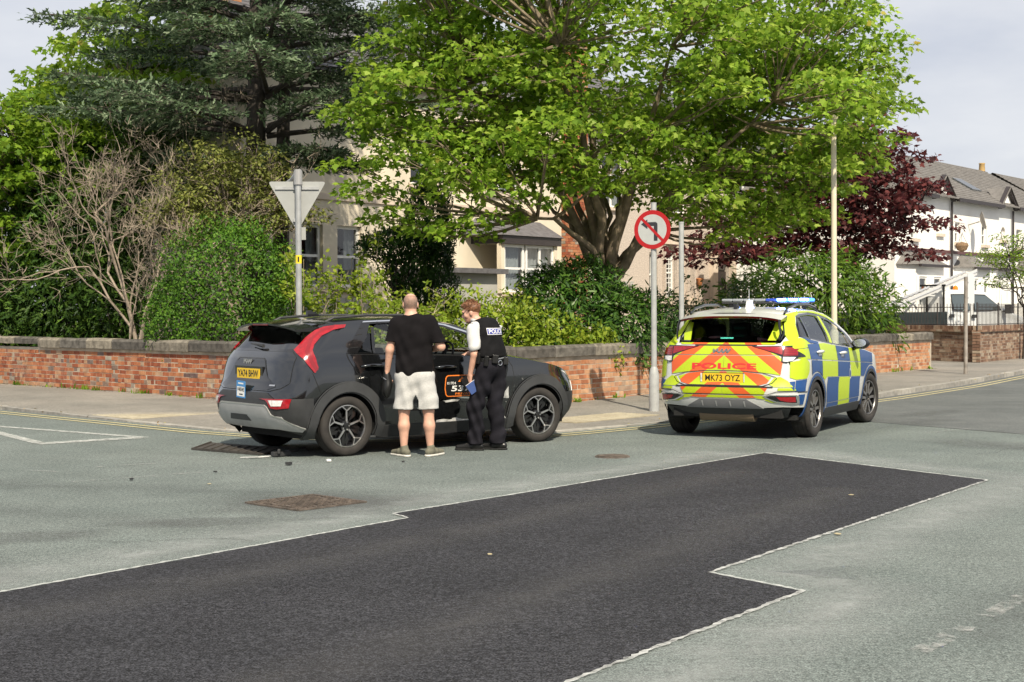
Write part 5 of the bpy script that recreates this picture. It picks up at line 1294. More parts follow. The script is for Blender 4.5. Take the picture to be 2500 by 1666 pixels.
class House:
    def __init__(s, name, p0, label, group=None, k=1.0):
        s.o = empty(name, (p0[0] * k, p0[1] * k, 1.6 - 1.6 * k), math.atan2(DR.y, DR.x), label, 'house', group); s.o.scale = (k, k, k)
    def wall(s, x0, x1, z0, z1, holes, mat, y=0.0, deep=.16, name='wall', arch=()):
        xs = sorted({x0, x1, *[h[0] for h in holes], *[h[1] for h in holes]}); zs = sorted({z0, z1, *[h[2] for h in holes], *[h[3] for h in holes]}); b = MB()
        for a, c in zip(xs, xs[1:]):
            for e, f in zip(zs, zs[1:]):
                if any(h[0] < (a + c) / 2 < h[1] and h[2] < (e + f) / 2 < h[3] for h in holes): continue
                b.add([(a, y, e), (c, y, e), (c, y, f), (a, y, f)], [(0, 1, 2, 3)])
        for h in holes:
            q = [(h[0], h[2]), (h[1], h[2]), (h[1], h[3]), (h[0], h[3])]
            for (p, r) in zip(q, q[1:] + q[:1]): b.add([(p[0], y, p[1]), (p[0], y + deep, p[1]), (r[0], y + deep, r[1]), (r[0], y, r[1])], [(0, 1, 2, 3)])
        for (xa, xb, zt) in arch:                         # round head cut from a square hole
            r = (xb - xa) / 2; cx = (xa + xb) / 2; n = 8
            for sg in (-1, 1):
                v = [(cx + sg * r, y, zt)] + [(cx + sg * r * math.cos(math.pi / 2 * k / n), y, zt - r + r * math.sin(math.pi / 2 * k / n)) for k in range(n + 1)]
                b.add(v, [(0, k + 1, k + 2) for k in range(n)])
                w_ = [(cx + sg * r * math.cos(math.pi / 2 * k / n), yy, zt - r + r * math.sin(math.pi / 2 * k / n)) for k in range(n + 1) for yy in (y, y + deep)]
                b.add(w_, [(2 * k, 2 * k + 1, 2 * k + 3, 2 * k + 2) for k in range(n)])
        return b.build(name, mat, s.o, recalc=False)
    def window(s, x0, x1, z0, z1, y=.12, nx=1, nz=2, fr=.055, curtain=0.5, sill=True, bars=(0, 0), M=None, midz=None):
        b = MB(); f = fr
        zm = [z0 + (z1 - z0) * k / nz for k in range(1, nz)] if midz is None else [midz]; xm = [x0 + (x1 - x0) * k / nx for k in range(1, nx)]
        b.b2((x0, y - .03, z0), (x0 + f, y + .03, z1)); b.b2((x1 - f, y - .03, z0), (x1, y + .03, z1)); b.b2((x0 + f, y - .032, z0), (x1 - f, y + .028, z0 + f)); b.b2((x0 + f, y - .032, z1 - f), (x1 - f, y + .028, z1))
        for z in zm: b.b2((x0 + f, y - .028, z - f * .4), (x1 - f, y + .026, z + f * .4))
        for x in xm: b.b2((x - f * .5, y - .034, z0 + f), (x + f * .5, y + .024, z1 - f))
        for k in range(1, bars[0]): x = x0 + (x1 - x0) * k / bars[0]; b.b2((x - .012, y - .015, z0 + f), (x + .012, y + .015, z1 - f))
        for k in range(1, bars[1]): z = z0 + (z1 - z0) * k / bars[1]; b.b2((x0 + f, y - .013, z - .012), (x1 - f, y + .013, z + .012))
        w = b.build('window', M_trimw, s.o)
        xe = [x0 + f] + xm + [x1 - f]; ze = [z0 + f] + zm + [z1 - f]
        for a, c in zip(xe, xe[1:]):
            for e, g in zip(ze, ze[1:]): pydata('pane', [(a, y, e), (c, y, e), (c, y, g), (a, y, g)], [(0, 1, 2, 3)], M_pane, w)
        if curtain:
            n = 24; a, c = x0 + (x1 - x0) * (1 - abs(curtain)) if curtain > 0 else x0, x1 if curtain > 0 else x0 + (x1 - x0) * abs(curtain)
            v = [(a + (c - a) * k / n, y + .14 + .02 * math.sin(k * 1.9), z) for k in range(n + 1) for z in (z0, z1)]
            pydata('curtain', v, [(2 * k, 2 * k + 2, 2 * k + 3, 2 * k + 1) for k in range(n)], M_curt, w)
        if sill: m = MB(); m.b2((x0 - .08, -.09 + y - .12, z0 - .10), (x1 + .08, y + .03, z0)); m.build('sill', M_stone, w)
        return w
    def box(s, name, lo, hi, mat, parent=None, bevel=0): b = MB(); b.b2(lo, hi); return b.build(name, mat, parent or s.o, bevel=bevel)
    def roof(s, x0, x1, y0, z0, y1, z1, mat, hip0=0.0, hip1=0.0, rows=18, over=.25):
        b = MB()
        for k in range(rows):
            t0, t1 = k / rows, (k + 1) / rows
            ya, yb, za, zb = y0 + (y1 - y0) * t0, y0 + (y1 - y0) * t1, z0 + (z1 - z0) * t0, z0 + (z1 - z0) * t1
            a0, a1 = x0 - over * (1 - t0) + hip0 * t0, x1 + over * (1 - t0) - hip1 * t0; c0, c1 = x0 - over * (1 - t1) + hip0 * t1, x1 + over * (1 - t1) - hip1 * t1
            b.add([(a0, ya, za + .03), (a1, ya, za + .03), (c1, yb, zb), (c0, yb, zb), (a0, ya, za - .01), (a1, ya, za - .01)], [(0, 1, 2, 3), (4, 5, 1, 0)])
        ro = b.build('roof', mat, s.o, recalc=False)
        if hip0: pydata('hip', [(x0 - over, y0, z0), (x0 + hip0, y1, z1), (x0 - over, 2 * y1 - y0, z0)], [(0, 1, 2)], mat, ro)
        if hip1: pydata('hip', [(x1 + over, y0, z0), (x1 - hip1, y1, z1), (x1 + over, 2 * y1 - y0, z0)], [(0, 2, 1)], mat, ro)
        pydata('back_slope', [(x0 - over, 2 * y1 - y0, z0), (x0 + hip0, y1, z1), (x1 - hip1, y1, z1), (x1 + over, 2 * y1 - y0, z0)], [(0, 1, 2, 3)], mat, ro)
        return ro
    def shellbox(s, x0, x1, y1, z1, mat, name='side_wall'):
        b = MB(); b.add([(x0, 0, 0), (x0, y1, 0), (x0, y1, z1), (x0, 0, z1)], [(0, 1, 2, 3)]); b.add([(x1, 0, 0), (x1, y1, 0), (x1, y1, z1), (x1, 0, z1)], [(0, 1, 2, 3)]); b.add([(x0, y1, 0), (x1, y1, 0), (x1, y1, z1), (x0, y1, z1)], [(0, 1, 2, 3)])
        b.build(name, mat, s.o, recalc=False)
        b = MB(); b.b2((x0 + .1, 2.4, 0), (x1 - .1, 2.5, z1)); b.b2((x0 + .1, .3, 1.0), (x1 - .1, 2.4, 1.1)); b.b2((x0 + .1, .3, 4.1), (x1 - .1, 2.4, 4.2)); b.build('inner_wall', M_room, s.o)

# cream villa behind the trees
v = House('villa', (-.2, 39.0), 'large cream rendered villa with white sash windows behind the cedar and maple', k=1.12)
hl = [(-7.45, -6.72, 2.15, 3.58), (-6.25, -5.45, 2.15, 3.58), (-3.6, -3.0, 1.75, 2.45)]
up = [(-3.7, -2.7, 4.7, 6.3), (-.9, .7, 4.7, 6.3)]
v.wall(-9.2, 2.6, 1.9, 7.1, [h for h in hl[:2] + up if h[2] > 1.9], M_cream); v.wall(-9.2, 2.6, 0, 1.9, [], M_plin, -.06, name='plinth')
v.shellbox(-9.2, 2.6, 4.6, 7.1, M_cream)
for h in hl[:2]: v.window(*h, curtain=.42, fr=.075)
for h in up: v.window(*h, nx=2 if h[1] - h[0] > 1.2 else 1, curtain=.35)
v.window(*[-3.6, -3.0, 1.5, 2.1], y=-.10, curtain=0, nz=1)
v.box('porch', (-4.3, -1.5, 0), (-2.2, -.06, 2.5), M_plin); v.box('porch_roof', (-4.5, -1.7, 2.5), (-2.0, -.06, 2.62), M_slate)
v.box('cornice', (-9.3, -.35, 7.0), (2.7, -.0, 7.12), M_darkt); v.box('string_course', (-9.2, -.05, 4.15), (2.6, .0, 4.3), M_stone)
v.roof(-9.2, 3.6, -.4, 7.1, 2.3, 9.2, M_slate, 1.6, 1.6, 18)
M_rbr = random_pieces('chimney_brick', STOPS_L, island=True)
def brick_block(h, name, lo, hi, parent, stops=M_rbr):
    """small courses of bricks over a mortar core, on the two seen faces"""
    b = MB(); b.b2(lo, hi); core = b.build(name, M_mortar, parent); b = MB(); z = lo[2]; r = 0
    while z < hi[2] - .05:
        x = lo[0] - (.11 if r % 2 else 0)
        while x < hi[0] - .03:
            a, c = max(x, lo[0] - .012), min(x + .215, hi[0] + .012)
            if c - a > .03: b.b2((a, lo[1] - .014, z), (c, lo[1] + .05, z + .065))
            x += .227
        y = lo[1] - (.11 if r % 2 else 0)
        while y < hi[1] - .03:
            a, c = max(y, lo[1] - .012), min(y + .215, hi[1])
            if c - a > .03: b.b2((lo[0] - .013, a, z + .001), (lo[0] + .05, c, z + .066))
            y += .227
        z += .075; r += 1
    tag(b.build('bricks', stops, core, recalc=False), kind='stuff'); return core
for cx in (-8.7,): brick_block(v, 'chimney', (cx, 1.6, 7.4), (cx + 1.0, 2.4, 10.6), v.o)
# its bay window with dark fascia and slate roof
b = MB(); bp = [(-1.35, 0), (-1.05, -.75), (1.25, -.75), (1.9, 0)]
for (p, q) in zip(bp, bp[1:]):
    b.add([(*p, 0), (*q, 0), (*q, 2.05), (*p, 2.05)], [(0, 1, 2, 3)]); b.add([(*p, 3.3), (*q, 3.3), (*q, 3.5), (*p, 3.5)], [(0, 1, 2, 3)])
for p in bp[1:3]: b.box((p[0], p[1] + .04, 2.68), (.14, .14, 1.28))
bay = b.build('bay', M_cream, v.o, recalc=False)
bw = House.__new__(House); bw.o = v.o
bw.window(-.98, -.12, 2.07, 3.3, y=-.72, nz=2, curtain=.95, fr=.07); bw.window(-.04, 1.18, 2.07, 3.3, y=-.72, nx=2, nz=2, curtain=.95, fr=.07)
b = MB(); b.box((-1.2, -.37, 3.42), (.82, .06, .22), math.atan2(-.75, .30)); b.b2((-1.15, -.86, 3.31), (1.4, -.74, 3.53)); b.box((1.6, -.37, 3.42), (.98, .06, .22), math.atan2(.75, .65)); b.build('fascia', M_darkt, v.o)
pydata('bay_roof', [(-1.75, -.0, 3.52), (-1.2, -.92, 3.53), (1.45, -.92, 3.53), (2.2, 0, 3.52), (-1.2, .01, 4.0), (1.6, .01, 4.0)], [(0, 1, 4), (1, 2, 5, 4), (2, 3, 5)], M_slate, v.o)
pydata('bay_side_pane', [(1.27, -.70, 2.1), (1.85, -.06, 2.1), (1.85, -.06, 3.28), (1.27, -.70, 3.28)], [(0, 1, 2, 3)], M_pane, v.o)
# brick pier and the pebbledashed wing
wg = House('pebbledash_house', (-.2, 39.0), 'pebbledashed house with tall arched leaded window and dark front door behind the maple', k=1.12)
brick_block(wg, 'brick_pier', (2.62, -.12, 0), (3.7, .6, 9.4), wg.o)
hs = [(7.15, 7.45, 2.0, 3.35), (7.95, 8.62, 2.0, 3.60), (9.35, 9.65, 2.0, 3.35), (11.05, 12.02, .95, 3.22), (13.5, 14.5, 2.0, 3.4), (4.6, 5.8, 4.6, 6.1), (8.0, 9.3, 4.6, 6.1), (12.5, 13.8, 4.6, 6.1)]
wg.wall(3.7, 18, 0, 6.9, hs, M_pebble, arch=[(7.95, 8.62, 3.60)]); wg.shellbox(3.7, 18, 8, 6.9, M_pebble)
wg.window(7.15, 7.45, 2.0, 3.35, fr=.06, curtain=0); wg.window(9.35, 9.65, 2.0, 3.35, fr=.06, curtain=0); wg.window(7.95, 8.62, 2.0, 3.60, fr=.06, curtain=0, bars=(4, 11), midz=2.75); wg.window(13.5, 14.5, 2.0, 3.4, nx=2)
for h in hs[5:]: wg.window(*h, nx=2)
for x in (7.5, 7.92, 8.64, 9.3, 9.7, 10.1): wg.box('pilaster', (x - .04 if x < 10 else x - .13, -.10, 1.85), (x + .04 if x < 10 else x + .13, -.002, 3.75), M_pebble)
wg.box('plinth_band', (3.7, -.10, 1.75), (10.9, -.002, 1.93), M_stone); wg.box('hood_mould', (7.85, -.13, 3.62), (8.72, -.002, 3.72), M_stone)
dd = wg.box('front_door', (11.18, .05, .95), (11.9, .11, 2.85), M_darkt); wg.box('fanlight', (11.18, .06, 2.88), (11.9, .09, 3.18), M_room, dd); wg.box('letter_plate', (11.42, .035, 1.85), (11.66, .05, 1.93), M_silver, dd); wg.box('door_knocker', (11.5, .03, 2.25), (11.58, .05, 2.35), M_silver, dd)
for x0_, x1_ in ((10.75, 11.03), (12.04, 12.32)): wg.box('door_pilaster', (x0_, -.16, .0), (x1_, -.002, 3.4), M_stone)
wg.box('door_head', (10.7, -.2, 3.4), (12.37, -.002, 3.6), M_stone)
for k in range(6): wg.box('door_step', (10.9, -.4 - .28 * k, 0), (12.2, -.12 - .28 * k if k else -.165, .95 - .16 * k), M_stone)
M_terra = pbr('terracotta', (.50, .20, .08), .8, var=.15, vscale=20)
for x, z, m in ((9.93, 2.5, 0), (12.55, 2.5, 1)):
    b = MB(); b.lathe([(.0001, -.24), (.03, -.2), (.10, 0), (.13, .08), (.11, .1), (.0001, .06)] if m == 0 else [(.0001, -.16), (.08, -.1), (.11, 0), (.08, .1), (.0001, .16)], 14, Matrix.Translation((x, -.12, z))); tag(b.build('wall_planter', M_terra, wg.o, True))
for x in (5.75, 6.05): wg.box('vent', (x, -.03, 2.30), (x + .17, -.002, 2.45), M_plin)
wg.box('eaves_board', (3.7, -.32, 6.8), (18, -.0, 6.92), M_darkt); wg.roof(3.7, 18, -.35, 6.9, 4.0, 9.4, M_slate, 0, 3, 18)

# white gabled terrace along the main road
def terrace_unit(x0, x1, label, bays, door, gable, wins, arch_w, end=False):
    h = House('terraced_house', (14.875, 50.0), label, 'white terraced houses'); W = x1 - x0
    holes = wins + [(arch_w - .22, arch_w + .22, 4.10, 4.58), (door - .36, door + .36, .6, 2.80)]
    h.wall(x0, x1, 0, 5.3, holes, M_wrend, arch=[(arch_w - .22, arch_w + .22, 4.58), (door - .36, door + .36, 2.80)])
    h.shellbox(x0, x1, 5.6, 5.3, M_wrend)
    for w in wins: h.window(*w, curtain=.5)
    h.window(arch_w - .22, arch_w + .22, 4.10, 4.58, nz=1, curtain=.6)
    h.box('front_door', (door - .33, .08, .6), (door + .33, .14, 2.75), M_darkt)
    g0, g1 = gable - .82, gable + .82
    pydata('gable', [(g0, -.03, 5.28), (g1, -.03, 5.28), (gable, -.03, 5.95)], [(0, 1, 2)], M_wrend, h.o)
    for sg in (-1, 1):
        b = MB(); b.box((gable + sg * .44, -.10, 5.64), (1.18, .14, .13), M=Matrix.Rotation(sg * math.atan2(.72, .86), 3, 'Y')); b.build('bargeboard', M_darkt, h.o)
        pydata('gable_roof', [(gable + sg * .92, -.22, 5.30), (gable, -.22, 6.03), (gable, .7, 6.03), (gable + sg * .92, 0.0, 5.34)], [(0, 1, 2, 3)], M_tile, h.o)
    for a, c in ((x0, g0 - .1), (g1 + .1, x1)):
        if c - a > .15: h.box('gutter', (a, -.32, 5.22), (c, -.2, 5.34), M_darkt)
    h.box('string_course', (x0, -.06, 3.46), (x1, -.002, 3.56), pbr('maroon_band', (.11, .05, .05), .6))
    h.roof(x0, x1, -.3, 5.3, 2.9, 7.24, M_tile, 1.2 if end else 0, 1.0 if 12 < x1 < 13 else 0, 20, .02)
    for (a, c) in bays:
        pr = .55; bm_ = MB(); q = [(a, 0), (a + .28, -pr), (c - .28, -pr), (c, 0)]
        for p, r in zip(q, q[1:]): bm_.add([(*p, 0), (*r, 0), (*r, 1.65), (*p, 1.65)], [(0, 1, 2, 3)]); bm_.add([(*p, 2.62), (*r, 2.62), (*r, 3.02), (*p, 3.02)], [(0, 1, 2, 3)])
        m = (a + c) / 2
        for xa, xb in ((a + .26, a + .46), (m - .28, m + .28), (c - .46, c - .26)): bm_.b2((xa, -pr + .003, 1.64), (xb, -pr + .12, 2.63))
        for p, r in ((q[0], q[1]), (q[2], q[3])): bm_.add([(*p, 1.65), (*r, 1.65), (*r, 2.62), (*p, 2.62)], [(0, 1, 2, 3)])
        by = bm_.build('bay', M_wrend, h.o, recalc=False)
        h.window(a + .46, m - .28, 1.66, 2.62, y=-pr + .06, nz=1, curtain=.9, sill=False, fr=.06); h.window(m + .28, c - .46, 1.66, 2.62, y=-pr + .06, nz=1, curtain=.9, sill=False, fr=.06)
        pydata('bay_roof', [(a - .12, 0, 3.0), (a + .2, -pr - .14, 3.0), (c - .2, -pr - .14, 3.0), (c + .12, 0, 3.0), (a + .55, 0, 3.44), (c - .55, 0, 3.44)], [(0, 1, 4), (1, 2, 5, 4), (2, 3, 5)], M_tile, h.o)
        h.box('bay_gutter', (a + .15, -pr - .2, 2.93), (c - .15, -pr - .1, 3.01), M_darkt)
    b = MB(); b.tube([(x1 - .1, -.08, 0), (x1 - .1, -.08, 5.2)], .04, 6); b.build('downpipe', M_darkt, h.o)
    return h
t1 = terrace_unit(-4.7, 0, 'white terraced house at the end of the row, half hidden by the purple maple', [(-4.5, -1.75)], -1.05, -.86, [(-3.4, -2.9, 3.86, 4.55)], -1.0, True)
t2 = terrace_unit(.004, 6.05, 'white terraced house with satellite dish, behind the white van', [(.3, 2.5), (2.7, 4.6)], 5.3, 5.35, [(.38, .86, 3.86, 4.55), (2.92, 3.45, 3.86, 4.55)], 5.1)
t3 = terrace_unit(6.054, 12.1, 'white terraced house at the right edge of the picture', [(6.4, 8.6), (8.8, 10.8)], 11.3, 11.4, [(6.52, 7.05, 3.86, 4.55), (9.0, 9.5, 3.86, 4.55)], 11.2)
terrace_unit(12.104, 18.1, 'farthest white terraced house of the row', [(12.4, 14.6)], 17.3, 17.4, [(12.5, 13.05, 3.86, 4.55), (15.0, 15.5, 3.86, 4.55)], 17.2)
# ground-floor details: roof light, dish, hanging basket
b = MB(); b.box((4.0, .95, 6.11), (.9, .9, .05), M=Matrix.Rotation(math.atan2(1.94, 3.2), 3, 'X')); b.build('roof_light', M_pane, t2.o)
b = MB(); b.lathe([(.13, 0), (.11, .28), (.13, .31), (.12, .34)], 10, Matrix.Translation((10.9, 2.9, 7.2))); b.build('chimney_pot', pbr('buff_pot', (.45, .30, .12), .8), t3.o, True)
b = MB(); b.lathe([(.0001, 0), (.2, .04), (.32, .12), (.31, .13), (.0001, .02)], 18, Matrix.Translation((1.6, -.42, 4.62)) @ Matrix.Rotation(R(75), 4, 'X') @ Matrix.Rotation(R(25), 4, 'Y')); b.tube([(1.6, 0, 4.5), (1.6, -.4, 4.6)], .02, 6); b.build('satellite_dish', pbr('dish_grey', (.30, .28, .25), .6), t2.o)
hb = empty('hanging_basket', Matrix.Translation((14.875, 50, 0)) @ Matrix.Rotation(math.atan2(DR.y, DR.x), 4, 'Z') @ Vector((.1, -.35, 3.72)), 0, 'round hanging basket on the white house wall', 'hanging basket')
b = MB(); b.lathe([(.0001, -.22), (.16, -.14), (.22, 0), (.2, .08), (.0001, .14)], 12); b.build('basket', pbr('coir', (.22, .14, .08), .9, var=.3, vscale=20), hb)
b = MB(); [b.tube([(.2 * math.cos(t), .2 * math.sin(t), .02), (0, 0, .42)], .006, 4) for t in (0, 2.1, 4.2)]; b.tube([(0, 0, .42), (.12, .30, .46)], .01, 5); b.build('chain', M_darkt, hb)

# railings on the dark wall
rl = empty('railings', (13.02, 40.95, 1.12), 0, 'black iron railings on the dark brick wall in front of the van', 'railings')
b = MB(); P0 = np.array([13.02, 40.95]); pb = MB()
for pth, L_ in ((pathD, pathD.len), (pathD2, 9.0)):
    nn_ = int(L_ / .125); pr = None
    for k in range(nn_ + 1):
        p, d = pth.at(min(k * .125, pth.len - .01)); q = p + np.array([-d[1], d[0]]) * .1 - P0; hgt = .62
        (pb if k % 16 == 0 else b).tube([(q[0], q[1], -.12), (q[0], q[1], hgt if k % 16 else hgt + .03)], .009 if k % 16 else .022, 5)
        if pr is not None and k % 8 == 0:
            for z in (.03, .52): pb.tube([(*pr, z), (*q, z)], .011, 4)
        if k % 8 == 0: pr = q
tag(b.build('railing_bars', M_darkt, rl), kind='stuff'); tag(pb.build('rails_and_posts', M_darkt, rl), kind='stuff')

# white crew-cab van with dark dropside bed and ladder
van = empty('pickup_van', (13.3, 47.1, 0), R(42), 'white crew cab van with dark open bed, ladder and amber beacon behind the railings', 'van')
M_vw = pbr('white_van_paint', (.74, .75, .74), .35, coat=.5)
prof = [(-.5, .45), (-.5, 1.95), (-.42, 2.13), (-.2, 2.20), (1.75, 2.18), (2.05, 2.10), (3.05, 1.62), (3.2, 1.52), (4.15, 1.32), (4.4, 1.1), (4.45, .55), (4.35, .4)]
bm = bmesh.new(); L0 = [bm.verts.new((x, -.98 + .10 * max(0, (z - 1.5) / .7), z)) for x, z in prof]; R0 = [bm.verts.new((x, .98 - .10 * max(0, (z - 1.5) / .7), z)) for x, z in prof]
bm.faces.new(L0); bm.faces.new(R0[::-1])
for i in range(len(prof)): bm.faces.new((L0[i], R0[i], R0[(i + 1) % len(prof)], L0[(i + 1) % len(prof)]))
bmesh.ops.recalc_face_normals(bm, faces=bm.faces); vb = frombm('cab', bm, M_vw, van); mo = vb.modifiers.new('bevel', 'BEVEL'); mo.width = .05; mo.segments = 3
yw = lambda z: -(.98 - .10 * max(0, (z - 1.5) / .7)) - .004
for poly in ([(-.12, 1.58), (-.14, 2.03), (.80, 2.04), (.84, 1.56)], [(1.15, 1.56), (1.16, 2.03), (1.85, 2.02), (2.62, 1.68), (2.7, 1.56)]):
    for sd in (1, -1):
        cx, cz = sum(p[0] for p in poly) / len(poly), sum(p[1] for p in poly) / len(poly); big = [(cx + (x - cx) * 1.07, cz + (z - cz) * 1.12) for x, z in poly]
        pydata('window_seal', [(x, sd * yw(z), z) for x, z in big], [tuple(range(len(big)))], M_gap, van); pydata('window', [(x, sd * (yw(z) - .004), z) for x, z in poly], [tuple(range(len(poly)))], pbr('van_glass', (.06, .08, .08), .08, coat=1.0), van)
pydata('windscreen', [(2.12, -.80, 2.09), (2.12, .80, 2.09), (3.05, .86, 1.645), (3.05, -.86, 1.645)], [(0, 1, 2, 3)], M_gloss, van)
for x, z in ((-.25, 1.38), (1.05, 1.36)): b = MB(); b.b2((x - .1, -1.02, z - .06), (x + .12, -.975, z + .05)); b.build('door_handle', M_blackp, van)
pm = MB(); [pm.b2((x, -.9845, .5), (x + .012, -.9835, 2.05)) for x in (.95, 2.75)]; pm.build('door_gap', M_gap, van)
b = MB(); b.box((2.85, -1.18, 1.58), (.12, .24, .30)); b.tube([(2.85, -.95, 1.5), (2.85, -1.1, 1.52)], .03, 6); b.build('door_mirror', M_blackp, van, bevel=.03)
b = MB(); b.b2((-3.4, -1.0, .78), (-.58, 1.0, .86)); bed = b.build('bed', M_blackp, van)
for nm, lo, hi in (('dropside', (-3.4, -1.02, .86), (-.58, -.98, 1.5)), ('dropside', (-3.4, .98, .86), (-.58, 1.02, 1.5)), ('tailboard', (-3.44, -1.0, .86), (-3.4, 1.0, 1.5))):
    b = MB(); b.b2(lo, hi)
    if nm == 'dropside':
        for k in range(3): b.b2((lo[0], lo[1] - .012, .92 + .19 * k), (hi[0], hi[1] + .012, 1.05 + .19 * k))
    b.build(nm, pbr('dark_green_bed', (.018, .026, .026), .5), bed)
b = MB(); [b.tube([(-.56, sy, .86), (-.56, sy, 2.35)], .035, 6) for sy in (-.9, -.3, .3, .9)]; b.tube([(-.56, -.95, 2.33), (-.56, .95, 2.33)], .035, 6); b.build('headboard_rack', M_gap, van)
b = MB(); b.lathe([(.09, 0), (.09, .04), (.07, .12), (.0001, .17)], 12, Matrix.Translation((1.1, -.3, 2.19))); b.build('beacon', pbr('amber_lens', (.85, .22, .02), .2), van)
for x in (3.4, -2.3): wheel(van, x, -.86, .34, .34, .22, .2, -1, 0, 'sport', [M_gloss, M_clad]); wheel(van, x, .86, .34, .34, .22, .2, 1, 0, 'sport', [M_gloss, M_clad])
ld = empty('ladder', (13.3, 47.1, 0), R(42), 'aluminium ladder lying slanted over the van bed and cab', 'ladder')
M_alu = pbr('aluminium', (.62, .62, .62), .4, .7); A, B_ = Vector((-3.3, -.82, 1.62)), Vector((1.5, -.82, 2.78))
for sy in (0, .42): b = MB(); b.tube([A + Vector((0, sy, 0)), B_ + Vector((0, sy, 0))], .045, 4); b.build('stile', M_alu, ld)
for k in range(17): b = MB(); p = A.lerp(B_, (k + .5) / 17); b.tube([p, p + Vector((0, .42, 0))], .02, 6); b.build('rung', M_alu, ld)
pydata('ladder_cover', [(A.x, -.84, A.z - .10), (B_.x, -.84, B_.z - .10), (B_.x, -.84, B_.z + .10), (A.x, -.84, A.z + .10)], [(0, 1, 2, 3)], worn('dusty_alu', (.6, .6, .6), .7, 5), ld)
# ------------------------------------------------------------------ people: bodies as one continuous surface
def V3(*a): return np.array(a, float)
def _prim_d(p, P):
    if p[0] == 'c':
        a, b, ra, rb = p[1:5]; ab = b - a; t = np.clip(((P - a) @ ab) / max(ab @ ab, 1e-12), 0, 1)
        return np.linalg.norm(P - a - t[..., None] * ab, axis=-1) - (ra + (rb - ra) * t)
    c, r, M = p[1], p[2], p[3]
    q = P - c
    if M is not None: q = q @ M
    k0 = np.linalg.norm(q / r, axis=-1); k1 = np.linalg.norm(q / (r * r), axis=-1) + 1e-9
    return k0 * (k0 - 1) / k1
def cone(a, b, ra, rb, k=.02): return ('c', V3(*a), V3(*b), ra, rb, k)
def ell(c, r, M=None, k=.02, sub=False): return ('e', V3(*c), V3(*r), M, k, sub)
def sdf_eval(prims, P):
    V = np.full(P.shape[:-1], 9.0)
    for p in prims: V = _comb(V, _prim_d(p, P), p)
    return V
def _comb(V, d, p):
    k = p[5] if p[0] == 'c' else p[4]
    if p[0] == 'e' and p[5]:
        h = np.clip(.5 - .5 * (V + d) / k, 0, 1); return V * (1 - h) - d * h + k * h * (1 - h)
    h = np.clip(.5 + .5 * (V - d) / k, 0, 1); return V * (1 - h) + d * h - k * h * (1 - h)
